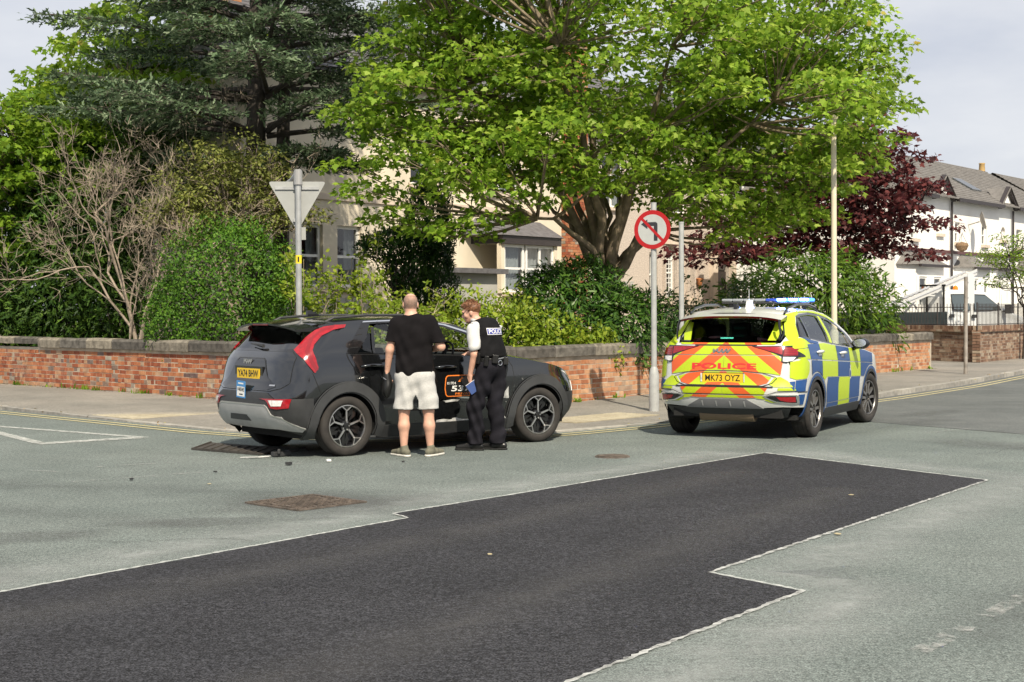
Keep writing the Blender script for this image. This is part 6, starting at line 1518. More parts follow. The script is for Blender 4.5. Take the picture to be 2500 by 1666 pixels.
def sdf_mesh(name, prims, mat, parent, h=.008, post=None, pad=.05):
    lo = np.min([np.minimum(p[1], p[2]) - max(p[3], p[4]) if p[0] == 'c' else p[1] - max(p[2]) for p in prims if not (p[0] == 'e' and p[5])], axis=0) - pad
    hi = np.max([np.maximum(p[1], p[2]) + max(p[3], p[4]) if p[0] == 'c' else p[1] + max(p[2]) for p in prims if not (p[0] == 'e' and p[5])], axis=0) + pad
    n = np.ceil((hi - lo) / h).astype(int) + 1
    ax = [lo[i] + h * np.arange(n[i]) for i in range(3)]
    V = np.full(tuple(n), 1.0)
    for p in prims:
        if p[0] == 'c': a, b = np.minimum(p[1], p[2]) - max(p[3], p[4]) - .06, np.maximum(p[1], p[2]) + max(p[3], p[4]) + .06
        else: a, b = p[1] - max(p[2]) - .06, p[1] + max(p[2]) + .06
        i0 = np.clip(((a - lo) / h).astype(int), 0, n); i1 = np.clip(((b - lo) / h).astype(int) + 2, 0, n)
        if (i1 <= i0).any(): continue
        P = np.stack(np.meshgrid(*[ax[i][i0[i]:i1[i]] for i in range(3)], indexing='ij'), -1)
        sl = tuple(slice(i0[i], i1[i]) for i in range(3)); V[sl] = _comb(V[sl], _prim_d(p, P), p)
    if post is not None:
        P = np.stack(np.meshgrid(*ax, indexing='ij'), -1); V = post(P, V)
    ins = V < 0
    acc = np.zeros(tuple(n - 1) + (3,)); cnt = np.zeros(tuple(n - 1))
    cs = [np.array(c) for c in ((0, 0, 0), (1, 0, 0), (0, 1, 0), (1, 1, 0), (0, 0, 1), (1, 0, 1), (0, 1, 1), (1, 1, 1))]
    sub = lambda A, c: A[c[0]:n[0] - 1 + c[0], c[1]:n[1] - 1 + c[1], c[2]:n[2] - 1 + c[2]]
    for i in range(8):
        for j in range(i + 1, 8):
            if abs(cs[i] - cs[j]).sum() != 1: continue
            A, B = sub(V, cs[i]), sub(V, cs[j]); m = (A < 0) != (B < 0)
            if not m.any(): continue
            t = np.where(m, A / np.where(m, A - B, 1), 0)
            acc += np.where(m[..., None], cs[i] + t[..., None] * (cs[j] - cs[i]), 0); cnt += m
    cell = cnt > 0; idx = np.full(cell.shape, -1); idx[cell] = np.arange(cell.sum())
    gi = np.argwhere(cell); vs = lo + h * (gi + acc[cell] / cnt[cell][:, None])
    fs = []
    for a in range(3):
        b, c = (a + 1) % 3, (a + 2) % 3
        s0 = [slice(None)] * 3; s1 = [slice(None)] * 3; s0[a] = slice(0, n[a] - 1); s1[a] = slice(1, n[a])
        m = ins[tuple(s0)] != ins[tuple(s1)]; e = np.argwhere(m); e = e[(e[:, b] > 0) & (e[:, c] > 0) & (e[:, b] < n[b] - 1) & (e[:, c] < n[c] - 1)]
        if not len(e): continue
        def ix(db, dc):
            q = e.copy(); q[:, b] -= db; q[:, c] -= dc; return idx[q[:, 0], q[:, 1], q[:, 2]]
        Qd = np.stack([ix(1, 1), ix(0, 1), ix(0, 0), ix(1, 0)], 1); out = ins[e[:, 0], e[:, 1], e[:, 2]]
        Qd[~out] = Qd[~out][:, ::-1]; fs.append(Qd)
    F = np.concatenate(fs); F = F[(F >= 0).all(1)]
    me = bpy.data.meshes.new(name); me.from_pydata(vs.tolist(), [], F.tolist()); me.update()
    o = link(name, me, mat, parent, True)
    sm = o.modifiers.new('smooth', 'SMOOTH'); sm.factor = .5; sm.iterations = 1
    return o
def nz(v): v = V3(*v); return v / np.linalg.norm(v)
def hand(w, d, n, s, curl=.5, k=.006):
    """palm, four unequal fingers and a thumb; d = along the fingers, n = the way the palm faces, s = towards the thumb"""
    w, d, n, s = V3(*w), nz(d), nz(n), nz(s); P = []
    for i, (L_, off) in enumerate(zip((.072, .080, .074, .058), (.032, .011, -.010, -.030))):
        kn = w + d * (.088 - .006 * abs(i - 1)) + s * off
        P.append(cone(w + s * off * .55, kn, .017, .0125, .012))
        c = curl * (1 + .12 * i); a = kn + (d * math.cos(c) + n * math.sin(c)) * L_ * .55; b_ = a + (d * math.cos(2 * c) + n * math.sin(2 * c)) * L_ * .45
        P += [cone(kn, a, .0105, .0092, .005), cone(a, b_, .0092, .0074, .005)]
    t0 = w + s * .024 + d * .022; t1 = t0 + (s * .62 + d * .7 + n * .25) * .046; t2 = t1 + (d * .85 + n * .35 + s * .1) * .036
    return P + [cone(t0, t1, .015, .0115, .010), cone(t1, t2, .0112, .0085, .005)]
def head(c, fwd, up, hair=None):
    """skull, jaw, brow, nose, lips, chin and ears"""
    c = V3(*c); f = nz(fwd); u = nz(up); u = nz(u - f * (u @ f)); r = np.cross(f, u); M = np.stack([r, f, u], 1)
    L_ = lambda x, y, z: c + r * x + f * y + u * z
    P = [ell(L_(0, -.012, .025), (.077, .097, .092), M, .02), ell(L_(0, .022, -.035), (.063, .072, .080), M, .03), ell(L_(0, .055, -.085), (.034, .030, .028), M, .03),
         cone(L_(0, .083, .012), L_(0, .104, -.022), .008, .0135, .012), ell(L_(0, .084, .030), (.050, .018, .014), M, .015), ell(L_(0, .086, -.050), (.024, .013, .011), M, .010),
         ell(L_(-.033, .088, .012), (.016, .012, .010), M, .010, True), ell(L_(.033, .088, .012), (.016, .012, .010), M, .010, True)]
    for sx in (-1, 1):
        P += [ell(L_(sx * .079, -.012, -.008), (.010, .021, .033), M, .008), ell(L_(sx * .050, .058, -.022), (.022, .022, .024), M, .02)]
    return P, L_, M
def folds(amp, k1=1.0, seed=0.0):
    def f(P):
        x, y, z = P[..., 0], P[..., 1], P[..., 2]
        return amp * (np.sin(26 * k1 * z + 9 * np.sin(7 * x + seed) + 5 * y) * .5 + np.sin(15 * k1 * z + 19 * x + 8 * y + seed * 3) * .35 + np.sin(44 * z - 21 * x + 13 * y + seed) * .25)
    return f

M_skin = pbr('skin', (0.60, 0.345, 0.25), 0.5, var=.10, vscale=14, bump=.08, bscale=120)
M_skin2 = pbr('skin_ruddy', (0.58, 0.33, 0.24), 0.5, var=.12, vscale=14, bump=.08, bscale=120)
M_stub = worn('hair_stubble', (0.22, 0.17, 0.14), .50, 9, .35)
M_tee = pbr('black_cotton', (0.009, 0.008, 0.009), .95, spec=.12, var=.2, vscale=9, bump=.2, bscale=180)
M_short = pbr('grey_jersey', (0.49, 0.485, 0.47), .95, var=.10, vscale=70, bump=.3, bscale=160)
M_navy = pbr('dark_trousers', (0.013, 0.0125, 0.017), .9, spec=.15, var=.25, vscale=10, bump=.25, bscale=150)
M_shirt = pbr('white_shirt', (0.60, 0.60, 0.60), .85, var=.05, vscale=10)
M_vest = pbr('black_body_vest', (0.008, 0.008, 0.009), .85, spec=.15, var=.25, vscale=14, bump=.3, bscale=120)
M_leather = pbr('black_leather', (0.012, 0.012, 0.012), .35, bump=.1, bscale=90)
M_olive = pbr('olive_canvas', (0.14, 0.135, 0.10), .9, var=.15, vscale=30); M_sole = pbr('white_rubber', (0.62, 0.60, 0.55), .7)
M_hair = pbr('brown_hair', (0.17, 0.075, 0.035), .55, var=.4, vscale=40)

def shoe(nm, parent, ax, ay, dirx, diry, mat, msole, L_=.27, hi=.10):
    d = nz((dirx, diry, 0)); s = V3(-d[1], d[0], 0); a = V3(ax, ay, 0)
    heel, toe = a - d * .065, a + d * (L_ - .075)
    up_ = [cone(heel + V3(0, 0, .05), a + d * .06 + V3(0, 0, .05), .038, .042, .02), cone(a + d * .06 + V3(0, 0, .045), toe + V3(0, 0, .035), .042, .030, .02), cone(a - d * .02 + V3(0, 0, .06), a - d * .015 + V3(0, 0, hi), .046, .044, .02)]
    o = sdf_mesh(nm, up_, mat, parent, .007, lambda P, V: np.maximum(V, .012 - P[..., 2]))
    so = [cone(heel + V3(0, 0, .012), a + d * .06 + V3(0, 0, .012), .043, .047, .01), cone(a + d * .06 + V3(0, 0, .012), toe + V3(0, 0, .012), .047, .036, .01)]
    sdf_mesh('sole', so, msole, o, .006, lambda P, V: np.maximum(np.maximum(V, P[..., 2] - .024), .001 - P[..., 2]))
    return o

# --- the man in black T-shirt and grey shorts, seen from behind
man = empty('person', (-1.041, 16.19, 0), 0, 'bald man in black T-shirt and light grey shorts holding a black pouch, back turned', 'person', 'people beside the grey car')
hp, HL, HM = head((-.073, .02, 1.672), (-.10, .97, -.14), (0, .05, 1))
aL, aR = [(-.225, 0, 1.455), (-.300, -.02, 1.175), (-.332, .03, .945)], [(.135, 0, 1.475), (.262, -.035, 1.205), (.10, .20, 1.165)]
skin = hp + [cone((-.066, -.012, 1.48), (-.071, .0, 1.60), .066, .059, .03), ell((-.05, .0, 1.32), (.175, .115, .20), None, .05), ell((-.035, .0, 1.02), (.165, .115, .17), None, .06),
        cone((-.20, 0, 1.45), (-.06, -.01, 1.50), .06, .07, .05), cone((.11, 0, 1.465), (-.06, -.01, 1.50), .06, .07, .05)]
for A in (aL, aR): skin += [cone(A[0], A[1], .056, .045, .03), cone(A[1], A[2], .046, .029, .02)]
lL, lR = [(-.118, 0, .93), (-.148, -.005, .505), (-.152, -.01, .10)], [(.062, 0, .93), (.120, .0, .505), (.138, .01, .10)]
for A, s_ in ((lL, -1), (lR, 1)):
    kx, ky, kz = A[1]; ax_, ay_, az_ = A[2]
    skin += [cone(A[0], A[1], .092, .060, .04), cone(A[1], (kx * .55 + ax_ * .45, ky - .012, .34), .056, .060, .03), cone((kx * .55 + ax_ * .45, ky - .012, .34), A[2], .060, .036, .03)]
skin += hand((-.334, .035, .93), (-.03, .12, -1), (.9, .3, 0), (.2, 1, 0), .75) + hand((.09, .21, 1.165), (-.9, .45, -.05), (0, -.3, -1), (.3, .8, .3), .5)
sdf_mesh('body', skin, M_skin, man, .007)
for sx in (-.033, .033):
    b = MB(); b.lathe([(.0001, -.011), (.008, -.008), (.011, 0), (.008, .008), (.0001, .011)], 10, Matrix.Translation(HL(sx, .078, .012))); b.build('eye', M_char, man, True)
stub = [('e', HL(0, -.012, .025), V3(.0785, .0985, .0935), HM, .02, False), ('e', HL(0, .0, -.03), V3(.066, .075, .07), HM, .03, False)]
sdf_mesh('stubble_hair', stub, M_stub, man, .006, lambda P, V: np.maximum(np.maximum(V, (P - HL(0, -.012, .088)) @ HM[:, 2]), np.maximum((P - HL(0, .03, 0)) @ HM[:, 1], -((P - HL(0, 0, -.062)) @ HM[:, 2]))))
tee = [ell((-.05, .0, 1.33), (.212, .138, .21), None, .06), ell((-.04, .008, 1.12), (.208, .142, .26), None, .08), ell((-.034, .012, .95), (.220, .152, .24), None, .08), cone((-.20, 0, 1.445), (-.06, -.01, 1.505), .082, .075, .05), cone((.11, 0, 1.46), (-.06, -.01, 1.505), .082, .075, .05),
       cone(aL[0], (-.287, -.015, 1.225), .082, .078, .05), cone(aR[0], (.25, -.03, 1.225), .082, .080, .05)]
ft = folds(.013, .8, 1.3)
def tee_post(P, V):
    V = V + ft(P) * np.clip((1.45 - P[..., 2]) / .3, 0, 1)
    x, z = P[..., 0], P[..., 2]
    low = np.where(x < -.235, 1.262 - .08 * (x + .25), np.where(x > .17, 1.245 + .10 * (x - .2), .882)); hole = np.linalg.norm((P - V3(-.068, .005, 1.56)) * V3(1, 1, 1.2), axis=-1) - .072
    return np.maximum(np.maximum(V, low - z), -hole)
sdf_mesh('t_shirt', tee, M_tee, man, .008, tee_post)
shp = [cone((-.03, 0, .82), (-.022, 0, .70), .10, .055, .05), ell((-.032, .01, .90), (.205, .145, .15), None, .06), cone((-.118, .0, .87), (-.150, -.002, .50), .128, .116, .05), cone((.060, .0, .87), (.118, .002, .50), .128, .116, .05)]
fs_ = folds(.012, .55, .4)
sdf_mesh('shorts', shp, M_short, man, .008, lambda P, V: np.maximum(np.maximum(np.maximum(V + fs_(P) * np.clip((.95 - P[..., 2]) / .2, 0, 1), .518 + .03 * np.abs(P[..., 0] + .015) - P[..., 2]), P[..., 2] - .935), .012 - np.abs(P[..., 0] + .016) - np.clip((P[..., 2] - .655) * .5, -.02, .5)))
shoe('shoe', man, -.155, .0, -.62, .78, M_olive, M_sole, .275); shoe('shoe', man, .15, .02, .50, .86, M_olive, M_sole, .275)
tat = [cone((-.304, -.021, 1.14), (-.330, .026, .97), .0465, .0335, .01)]
sdf_mesh('tattoo', tat, worn('tattoo_ink', (.05, .06, .07), .34, 38, .10), man, .007, lambda P, V: np.maximum(np.maximum(V, P[..., 1] - .01), np.abs(P[..., 2] - 1.06) - .075))

# pouch in his hand
pouch = empty('pouch', (-1.041 - .340, 16.19 + .055, .66), .25, 'small black zipped pouch hanging from the man\'s left hand', 'pouch')
pp = [ell((0, 0, .09), (.055, .078, .115), None, .05), ell((0, 0, .18), (.045, .062, .09), None, .05), ell((0, .0, .25), (.022, .035, .06), None, .05)]
fp = folds(.006, 1.2, 2.0)
sdf_mesh('bag_body', pp, M_leather, pouch, .008, lambda P, V: V + fp(P))
b = MB(); b.tube([(-.02, -.075, .185), (-.045, -.04, .205), (-.05, .02, .215), (-.045, .06, .205)], .005, 6); b.build('zip', M_silver, pouch)

# --- the police officer, side on, leaning to the car window
off = empty('person', (-.312, 16.87, 0), 0, 'police officer in black vest and white shirt leaning to the car window', 'person', 'people beside the grey car')
F_, Lf = nz((-.75, .66, 0)), nz((-.66, -.75, 0))
hp, HL, HM = head((-.160, .105, 1.578), (-.94, .12, -.26), (-.18, 0, 1))
CH, PV, SC_ = V3(.02, .03, 1.28), V3(.078, 0, 1.0), V3(-.005, .05, 1.40)
sL, sR = SC_ + Lf * .175 + V3(0, 0, -.01), SC_ - Lf * .175 + V3(0, 0, .02)
aL = [sL, V3(-.118, -.135, 1.105), V3(-.168, -.10, .865)]; aR = [sR, V3(.0, .34, 1.17), V3(-.20, .38, 1.10)]
MT = np.stack([-Lf, F_, V3(0, 0, 1)], 1)
skin = hp + [cone(SC_ + V3(-.03, .01, .03), HL(0, -.02, -.07), .060, .054, .03), ell(CH, (.165, .11, .19), MT, .05), ell(PV, (.155, .11, .15), MT, .06)]
for A in (aL, aR): skin += [cone(A[0], A[1], .052, .042, .03), cone(A[1], A[2], .041, .027, .02)]
for hx, kn, an in ((PV + Lf * .09, V3(-.105, -.05, .52), V3(-.115, -.02, .1)), (PV - Lf * .09, V3(.118, .06, .52), V3(.155, .06, .1))):
    skin += [cone(hx, kn, .085, .055, .04), cone(kn, an, .055, .036, .03)]
skin += hand((-.168, -.10, .855), (-.20, .02, -.98), (.55, .60, -.1), (-.7, .6, 0), .35) + hand((-.2, .38, 1.1), (-.9, .2, -.3), (0, -.2, -1), (0, -1, 0), .4)
sdf_mesh('body', skin, M_skin2, off, .0065)
for sx in (-.033, .033):
    b = MB(); b.lathe([(.0001, -.011), (.008, -.008), (.011, 0), (.008, .008), (.0001, .011)], 10, Matrix.Translation(HL(sx, .079, .012))); b.build('eye', M_char, off, True)
fh = folds(.007, 2.2, 5)
hr = [('e', HL(0, -.022, .040), V3(.088, .104, .092), HM, .02, False), ('e', HL(0, .045, .098), V3(.055, .055, .030), HM, .03, False)]
hair_o = sdf_mesh('hair', hr, M_hair, off, .0065, lambda P, V: np.maximum(np.maximum(V + fh(P), np.minimum((P - HL(0, .055, .052)) @ HM[:, 1] * .8 - (P - HL(0, .055, .052)) @ HM[:, 2], 1)), np.maximum(-((P - HL(0, -.03, -.035)) @ HM[:, 2]) , ((P - HL(0, .02, 0)) @ HM[:, 1]) - 4 * np.maximum((P - HL(0, .0, .045)) @ HM[:, 2], 0) - .0)))
b = MB()
for k in range(420):
    t, ph = random.uniform(0, 2 * math.pi), random.uniform(0, 1) ** .6 * 1.75
    dl = V3(math.cos(t) * math.sin(ph), math.sin(t) * math.sin(ph), math.cos(ph))
    if dl[1] > .55 and dl[2] < .35: continue
    p0 = HL(*(dl * V3(.080, .094, .085) + V3(0, -.02, .045))); dv = HM @ (dl * .6 + V3(random.uniform(-.5, .5), random.uniform(-.1, .9), random.uniform(-.1, .5))); dv = dv / np.linalg.norm(dv) * random.uniform(.022, .045)
    b.tube([p0, p0 + dv * .6, p0 + dv + V3(0, 0, -.006)], [.0035, .0028, .0006], 4, False)
b.build('hair_lock', M_hair, hair_o)
sht = [ell(CH, (.180, .125, .19), MT, .05), cone(sR, SC_ + V3(-.03, .01, .05), .075, .068, .05), cone(sL, SC_ + V3(-.03, .01, .05), .075, .068, .05), cone(aL[0], V3(-.119, -.128, 1.19), .078, .073, .04), cone(aR[0], aR[0] * .3 + aR[1] * .7, .078, .068, .04), cone(SC_ + V3(-.03, .01, .03), HL(0, -.025, -.085), .066, .066, .02)]
fo = folds(.008, 1.0, 3)
sdf_mesh('shirt', sht, M_shirt, off, .0075, lambda P, V: np.maximum(np.maximum(V + fo(P), 1.145 + .25 * (P[..., 0] + .12) * (P[..., 0] < 0) - P[..., 2]), (P - HL(0, -.03, -.088)) @ nz((.25, 0, 1.0))))
vst = [ell(CH + V3(0, 0, .02), (.208, .150, .22), MT, .06), ell(CH + V3(.03, -.015, -.13), (.205, .152, .17), MT, .06), ell(CH + V3(.045, -.02, -.19), (.200, .150, .15), MT, .06), cone(SC_ + Lf * .10 + V3(0, 0, .01), SC_ - Lf * .10 + V3(0, 0, .03), .088, .088, .05)]
def vest_post(P, V):
    arm = np.minimum(_prim_d(cone(sL + Lf * .04, V3(-.118, -.13, 1.2), .088, .085), P), _prim_d(cone(sR - Lf * .04, aR[1], .085, .085), P))
    nk = np.linalg.norm(P - (SC_ + V3(-.07, .03, .13)), axis=-1) - .085
    return np.maximum(np.maximum(np.maximum(V + .6 * fo(P), -arm), -nk), 1.075 - P[..., 2])
sdf_mesh('body_vest', vst, M_vest, off, .0075, vest_post)
trs = [ell(PV, (.182, .135, .16), MT, .06)]
for hx, kn, an in ((PV + Lf * .085, V3(-.105, -.05, .52), V3(-.112, -.02, .07)), (PV - Lf * .085, V3(.118, .06, .52), V3(.152, .06, .07))):
    trs += [cone(hx - V3(0, 0, .05), kn, .118, .090, .05), cone(kn, an, .090, .088, .04)]
ff = folds(.020, .9, .7)
sdf_mesh('trousers', trs, M_navy, off, .008, lambda P, V: np.maximum(np.maximum(V + ff(P) * np.clip((.95 - P[..., 2]) / .25, .15, 1), P[..., 2] - 1.085), .075 - P[..., 2]))
blt = [ell(PV + V3(-.008, .0, .045), (.190, .142, .2), MT, .05)]
sdf_mesh('belt', blt, M_leather, off, .0075, lambda P, V: np.maximum(V, np.abs(P[..., 2] - 1.035 + .05 * (P[..., 0] - .08)) - .026))
def on_body(prims, u, z, out):
    """point on the torso at angle u (0 = straight back, + = to his left) and height z"""
    d = -F_ * math.cos(u) + Lf * math.sin(u); c = np.array([np.interp(z, [1.0, 1.28, 1.42], [PV[i], CH[i], SC_[i]]) for i in range(3)]); c[2] = z; r = .30
    for _ in range(60):
        r -= .8 * float(sdf_eval(prims, (c + d * r)[None])[0])
    return c + d * (r + out), d
for nm, u, z, sz in (('belt_pouch', .55, 1.05, (.07, .05, .10)), ('belt_pouch', 1.1, 1.03, (.05, .045, .12)), ('radio', 1.55, 1.06, (.055, .04, .13)), ('belt_pouch', -.6, 1.02, (.08, .05, .09)), ('belt_pouch', 2.0, 1.0, (.06, .04, .12))):
    p, d = on_body(blt, u, z, .018); b = MB(); b.box((0, 0, 0), sz); o = b.build(nm, M_leather, off, bevel=.01); o.location = p; o.rotation_euler = (0, .12, math.atan2(d[1], d[0]) + math.pi / 2)
p, d = on_body(blt, .1, 1.035, .012); b = MB(); b.tube([(.028 * math.cos(t), 0, .028 * math.sin(t) - .03) for t in np.linspace(0, 2 * math.pi, 15)], .0045, 6); o = b.build('key_ring', M_chrome, off, True); o.location = p; o.rotation_euler = (0, 0, math.atan2(d[1], d[0]) + math.pi / 2)
b = MB(); b.box((0, 0, 0), (.10, .012, .012)); o = b.build('belt_clip', M_silver, off); o.location = p + V3(.0, -.005, .022); o.rotation_euler = (0, -.15, math.atan2(d[1], d[0]) + math.pi / 2)
b = MB(); P0 = [on_body(vst, -1.0, 1.12, .01)[0], V3(.245, .09, 1.04), V3(.262, .10, .93), V3(.235, .09, .82)]; b.tube(P0, .005, 6); b.build('radio_cord', M_leather, off, True)
# POLICE panel on the back of the vest
M_pblue = pbr('police_panel_blue', (.045, .06, .30), .5)
def back_sheet(nm, u0, u1, z0, z1, mat, out, parent, n=8):
    v, f = [], []
    for j in range(4):
        for i in range(n + 1): v.append(on_body(vst, u0 + (u1 - u0) * i / n, z0 + (z1 - z0) * j / 3, out)[0])
    for j in range(3): f += [(j * (n + 1) + i, j * (n + 1) + i + 1, (j + 1) * (n + 1) + i + 1, (j + 1) * (n + 1) + i) for i in range(n)]
    return pydata(nm, v, f, mat, parent)
pnl = back_sheet('police_panel', .72, -.72, 1.325, 1.402, M_wv, .007, off); back_sheet('panel_field', .69, -.69, 1.332, 1.395, M_pblue, .009, pnl)
tv, tf = text_mesh('POLICE', 1.0, .015); xs = [q[0] for q in tv]; ys = [q[1] for q in tv]
pydata('lettering', [on_body(vst, -(x / (max(xs) - min(xs))) * 1.22, 1.3635 + y / (max(ys) - min(ys)) * .048, .011)[0] for x, y in tv], tf, M_wv, pnl)
ep, d = on_body(vst, 1.35, 1.425, .01)
b = MB(); b.box((0, 0, 0), (.05, .10, .014)); o = b.build('epaulette', M_vest, off, bevel=.004); o.location = sL + V3(.0, .0, .072); o.rotation_euler = (.25, 0, math.atan2(Lf[1], Lf[0]) + math.pi / 2)
shoe('boot', off, -.115, -.02, -.93, .12, M_leather, M_gap, .275, .13); shoe('boot', off, .152, .06, -.93, .25, M_leather, M_gap, .275, .13)

# notebook in the officer's hand
M_nb = pbr('blue_cover', (.015, .05, .19), .5, var=.1, vscale=30); M_paper = pbr('paper', (.72, .70, .67), .8)
nb = empty('notebook', (-.312 - .125, 16.87 - .135, .735), 0, 'open blue notebook held low in the police officer\'s hand', 'notebook')
T = Matrix.Rotation(R(18), 4, 'Z') @ Matrix.Rotation(R(80), 4, 'X') @ Matrix.Rotation(R(33), 4, 'Z')
b = MB(); b.prism([(-.075, -.06), (.075, -.06), (.075, .06), (-.075, .06)], .0, .006, T); b.build('cover', M_nb, nb)
b = MB(); b.prism([(-.072, -.057), (.083, -.052), (.083, .064), (-.072, .064)], -.010, -.002, T); b.build('pages', M_paper, nb)
b = MB(); b.prism([(-.075, .062), (.075, .062), (.07, .155), (-.068, .15)], -.014, -.009, T @ Matrix.Rotation(R(-12), 4, 'X')); b.build('back_cover', M_vest, nb)
# ------------------------------------------------------------------ trees and shrubs
def leaf_mat(name, stops, trans=0.35, tcol=None, rough=.5, spec=.2):
    m = bpy.data.materials.new(name); m.use_nodes = True; nt = m.node_tree; p = nt.nodes['Principled BSDF']; out = nt.nodes['Material Output']
    p.inputs['Roughness'].default_value = rough; p.inputs['Specular IOR Level'].default_value = spec
    g = nt.nodes.new('ShaderNodeNewGeometry'); rp = nt.nodes.new('ShaderNodeValToRGB'); els = rp.color_ramp.elements
    while len(els) < len(stops): els.new(.5)
    for e, (q, c) in zip(els, stops): e.position = q; e.color = (*c, 1)
    nz_ = nt.nodes.new('ShaderNodeTexNoise'); nz_.inputs['Scale'].default_value = 1.1; nz_.inputs['Detail'].default_value = 3; nt.links.new(g.outputs['Position'], nz_.inputs['Vector'])
    mr = nt.nodes.new('ShaderNodeMapRange'); mr.inputs[1].default_value = .32; mr.inputs[2].default_value = .68; mr.inputs[3].default_value = .74; mr.inputs[4].default_value = 1.22; nt.links.new(nz_.outputs['Fac'], mr.inputs[0])
    sc_ = nt.nodes.new('ShaderNodeVectorMath'); sc_.operation = 'SCALE'; nt.links.new(rp.outputs['Color'], sc_.inputs[0]); nt.links.new(mr.outputs[0], sc_.inputs['Scale'])   # branch to branch the leaves differ a little
    nt.links.new(g.outputs['Random Per Island'], rp.inputs['Fac']); nt.links.new(sc_.outputs[0], p.inputs['Base Color'])
    tr = nt.nodes.new('ShaderNodeBsdfTranslucent'); hs = nt.nodes.new('ShaderNodeHueSaturation'); hs.inputs['Hue'].default_value = .485; hs.inputs['Saturation'].default_value = 1.0; hs.inputs['Value'].default_value = 1.5
    nt.links.new(sc_.outputs[0], hs.inputs['Color']); nt.links.new(hs.outputs['Color'], tr.inputs['Color'])
    mx = nt.nodes.new('ShaderNodeMixShader'); mx.inputs[0].default_value = trans
    nt.links.new(p.outputs[0], mx.inputs[1]); nt.links.new(tr.outputs[0], mx.inputs[2]); nt.links.new(mx.outputs[0], out.inputs['Surface'])
    return m
def unit(a): return a / np.maximum(np.linalg.norm(a, axis=-1, keepdims=True), 1e-9)
def leaves(name, pos, nrm, size, tmpl, mat, parent, tip=None):
    """one leaf-shaped face per position; tip = the way the leaf points"""
    N, m = len(pos), len(tmpl); nrm = unit(nrm)
    t = rng.normal(size=(N, 3)) if tip is None else tip + rng.normal(size=(N, 3)) * .35
    t = unit(t - nrm * (t * nrm).sum(1, keepdims=True)); b = np.cross(nrm, t)
    T = np.array(tmpl, float)
    V = pos[:, None, :] + size[:, None, None] * (b[:, None, :] * T[None, :, 0:1] + t[:, None, :] * T[None, :, 1:2] + nrm[:, None, :] * T[None, :, 2:3])
    me = bpy.data.meshes.new(name); me.vertices.add(N * m); me.vertices.foreach_set('co', V.reshape(-1).astype(np.float32))
    me.loops.add(N * m); me.loops.foreach_set('vertex_index', np.arange(N * m, dtype=np.int32)); me.polygons.add(N)
    me.polygons.foreach_set('loop_start', np.arange(0, N * m, m, dtype=np.int32)); me.update(calc_edges=True)
    return link(name, me, mat, parent)
half_ = [(.32, -.10, -.05), (.28, .12, -.02), (.56, .38, -.10), (.27, .44, -.03), (.22, .64, -.04)]
T_MAPLE = [(0, 0, 0)] + half_ + [(0, 1.0, -.08)] + [(-x, y, z) for x, y, z in half_[::-1]]
T_OVAL = [(0, 0, 0), (.20, .25, .03), (.23, .55, .02), (0, 1, -.06), (-.23, .55, .02), (-.20, .25, .03)]
T_LANCE = [(0, 0, 0), (.11, .3, .02), (.10, .65, 0), (0, 1, -.05), (-.10, .65, 0), (-.11, .3, .02)]
T_TUFT = [(0, 0, 0), (.17, .38, .12), (.05, .40, 0), (.12, .74, .05), (0, 1.0, 0), (-.05, .60, 0), (-.16, .68, .05), (-.06, .30, 0)]
M_bark = pbr('grey_brown_bark', (.20, .155, .105), .9, var=.35, vscale=7, bump=.7, bscale=22)
M_barkd = pbr('dark_bark', (.06, .05, .042), .9, var=.3, vscale=8, bump=.7, bscale=22)
M_barkp = pbr('pale_twig_bark', (.30, .245, .19), .85, var=.2, vscale=9)
M_maple = leaf_mat('maple_leaf', [(0, (.085, .170, .018)), (.4, (.175, .305, .028)), (.8, (.285, .425, .052)), (.985, (.38, .50, .10)), (1, (.42, .33, .06))], .5)
M_copper = leaf_mat('copper_leaf', [(0, (.040, .013, .014)), (.6, (.105, .030, .030)), (1, (.19, .055, .05))], .35)
M_cedar = leaf_mat('cedar_needle', [(0, (.035, .065, .030)), (.5, (.10, .155, .080)), (.85, (.20, .275, .16)), (1, (.30, .37, .24))], .22, rough=.6)
M_holly = leaf_mat('holly_leaf', [(0, (.030, .085, .008)), (.6, (.070, .170, .014)), (1, (.14, .25, .03))], .25, rough=.5, spec=.22)
M_rhodo = leaf_mat('rhododendron_leaf', [(0, (.020, .062, .010)), (.6, (.048, .115, .014)), (1, (.10, .18, .028))], .22, rough=.4, spec=.3)
M_laurel = leaf_mat('laurel_leaf', [(0, (.035, .085, .010)), (.6, (.080, .155, .015)), (1, (.15, .235, .028))], .28, rough=.38)
M_privet = leaf_mat('privet_leaf', [(0, (.11, .18, .016)), (.5, (.20, .29, .026)), (1, (.33, .39, .05))], .42)
M_lime = leaf_mat('lime_green_leaf', [(0, (.08, .16, .012)), (.5, (.15, .265, .020)), (1, (.25, .365, .04))], .45)
M_yew = leaf_mat('dark_conifer_leaf', [(0, (.022, .055, .010)), (.6, (.05, .11, .016)), (1, (.11, .19, .03))], .25)
M_olive = leaf_mat('olive_leaf', [(0, (.12, .15, .035)), (.5, (.20, .23, .06)), (1, (.30, .32, .09))], .35)
M_thuja = leaf_mat('thuja_spray', [(0, (.014, .045, .012)), (.6, (.035, .085, .02)), (1, (.07, .13, .028))], .2)

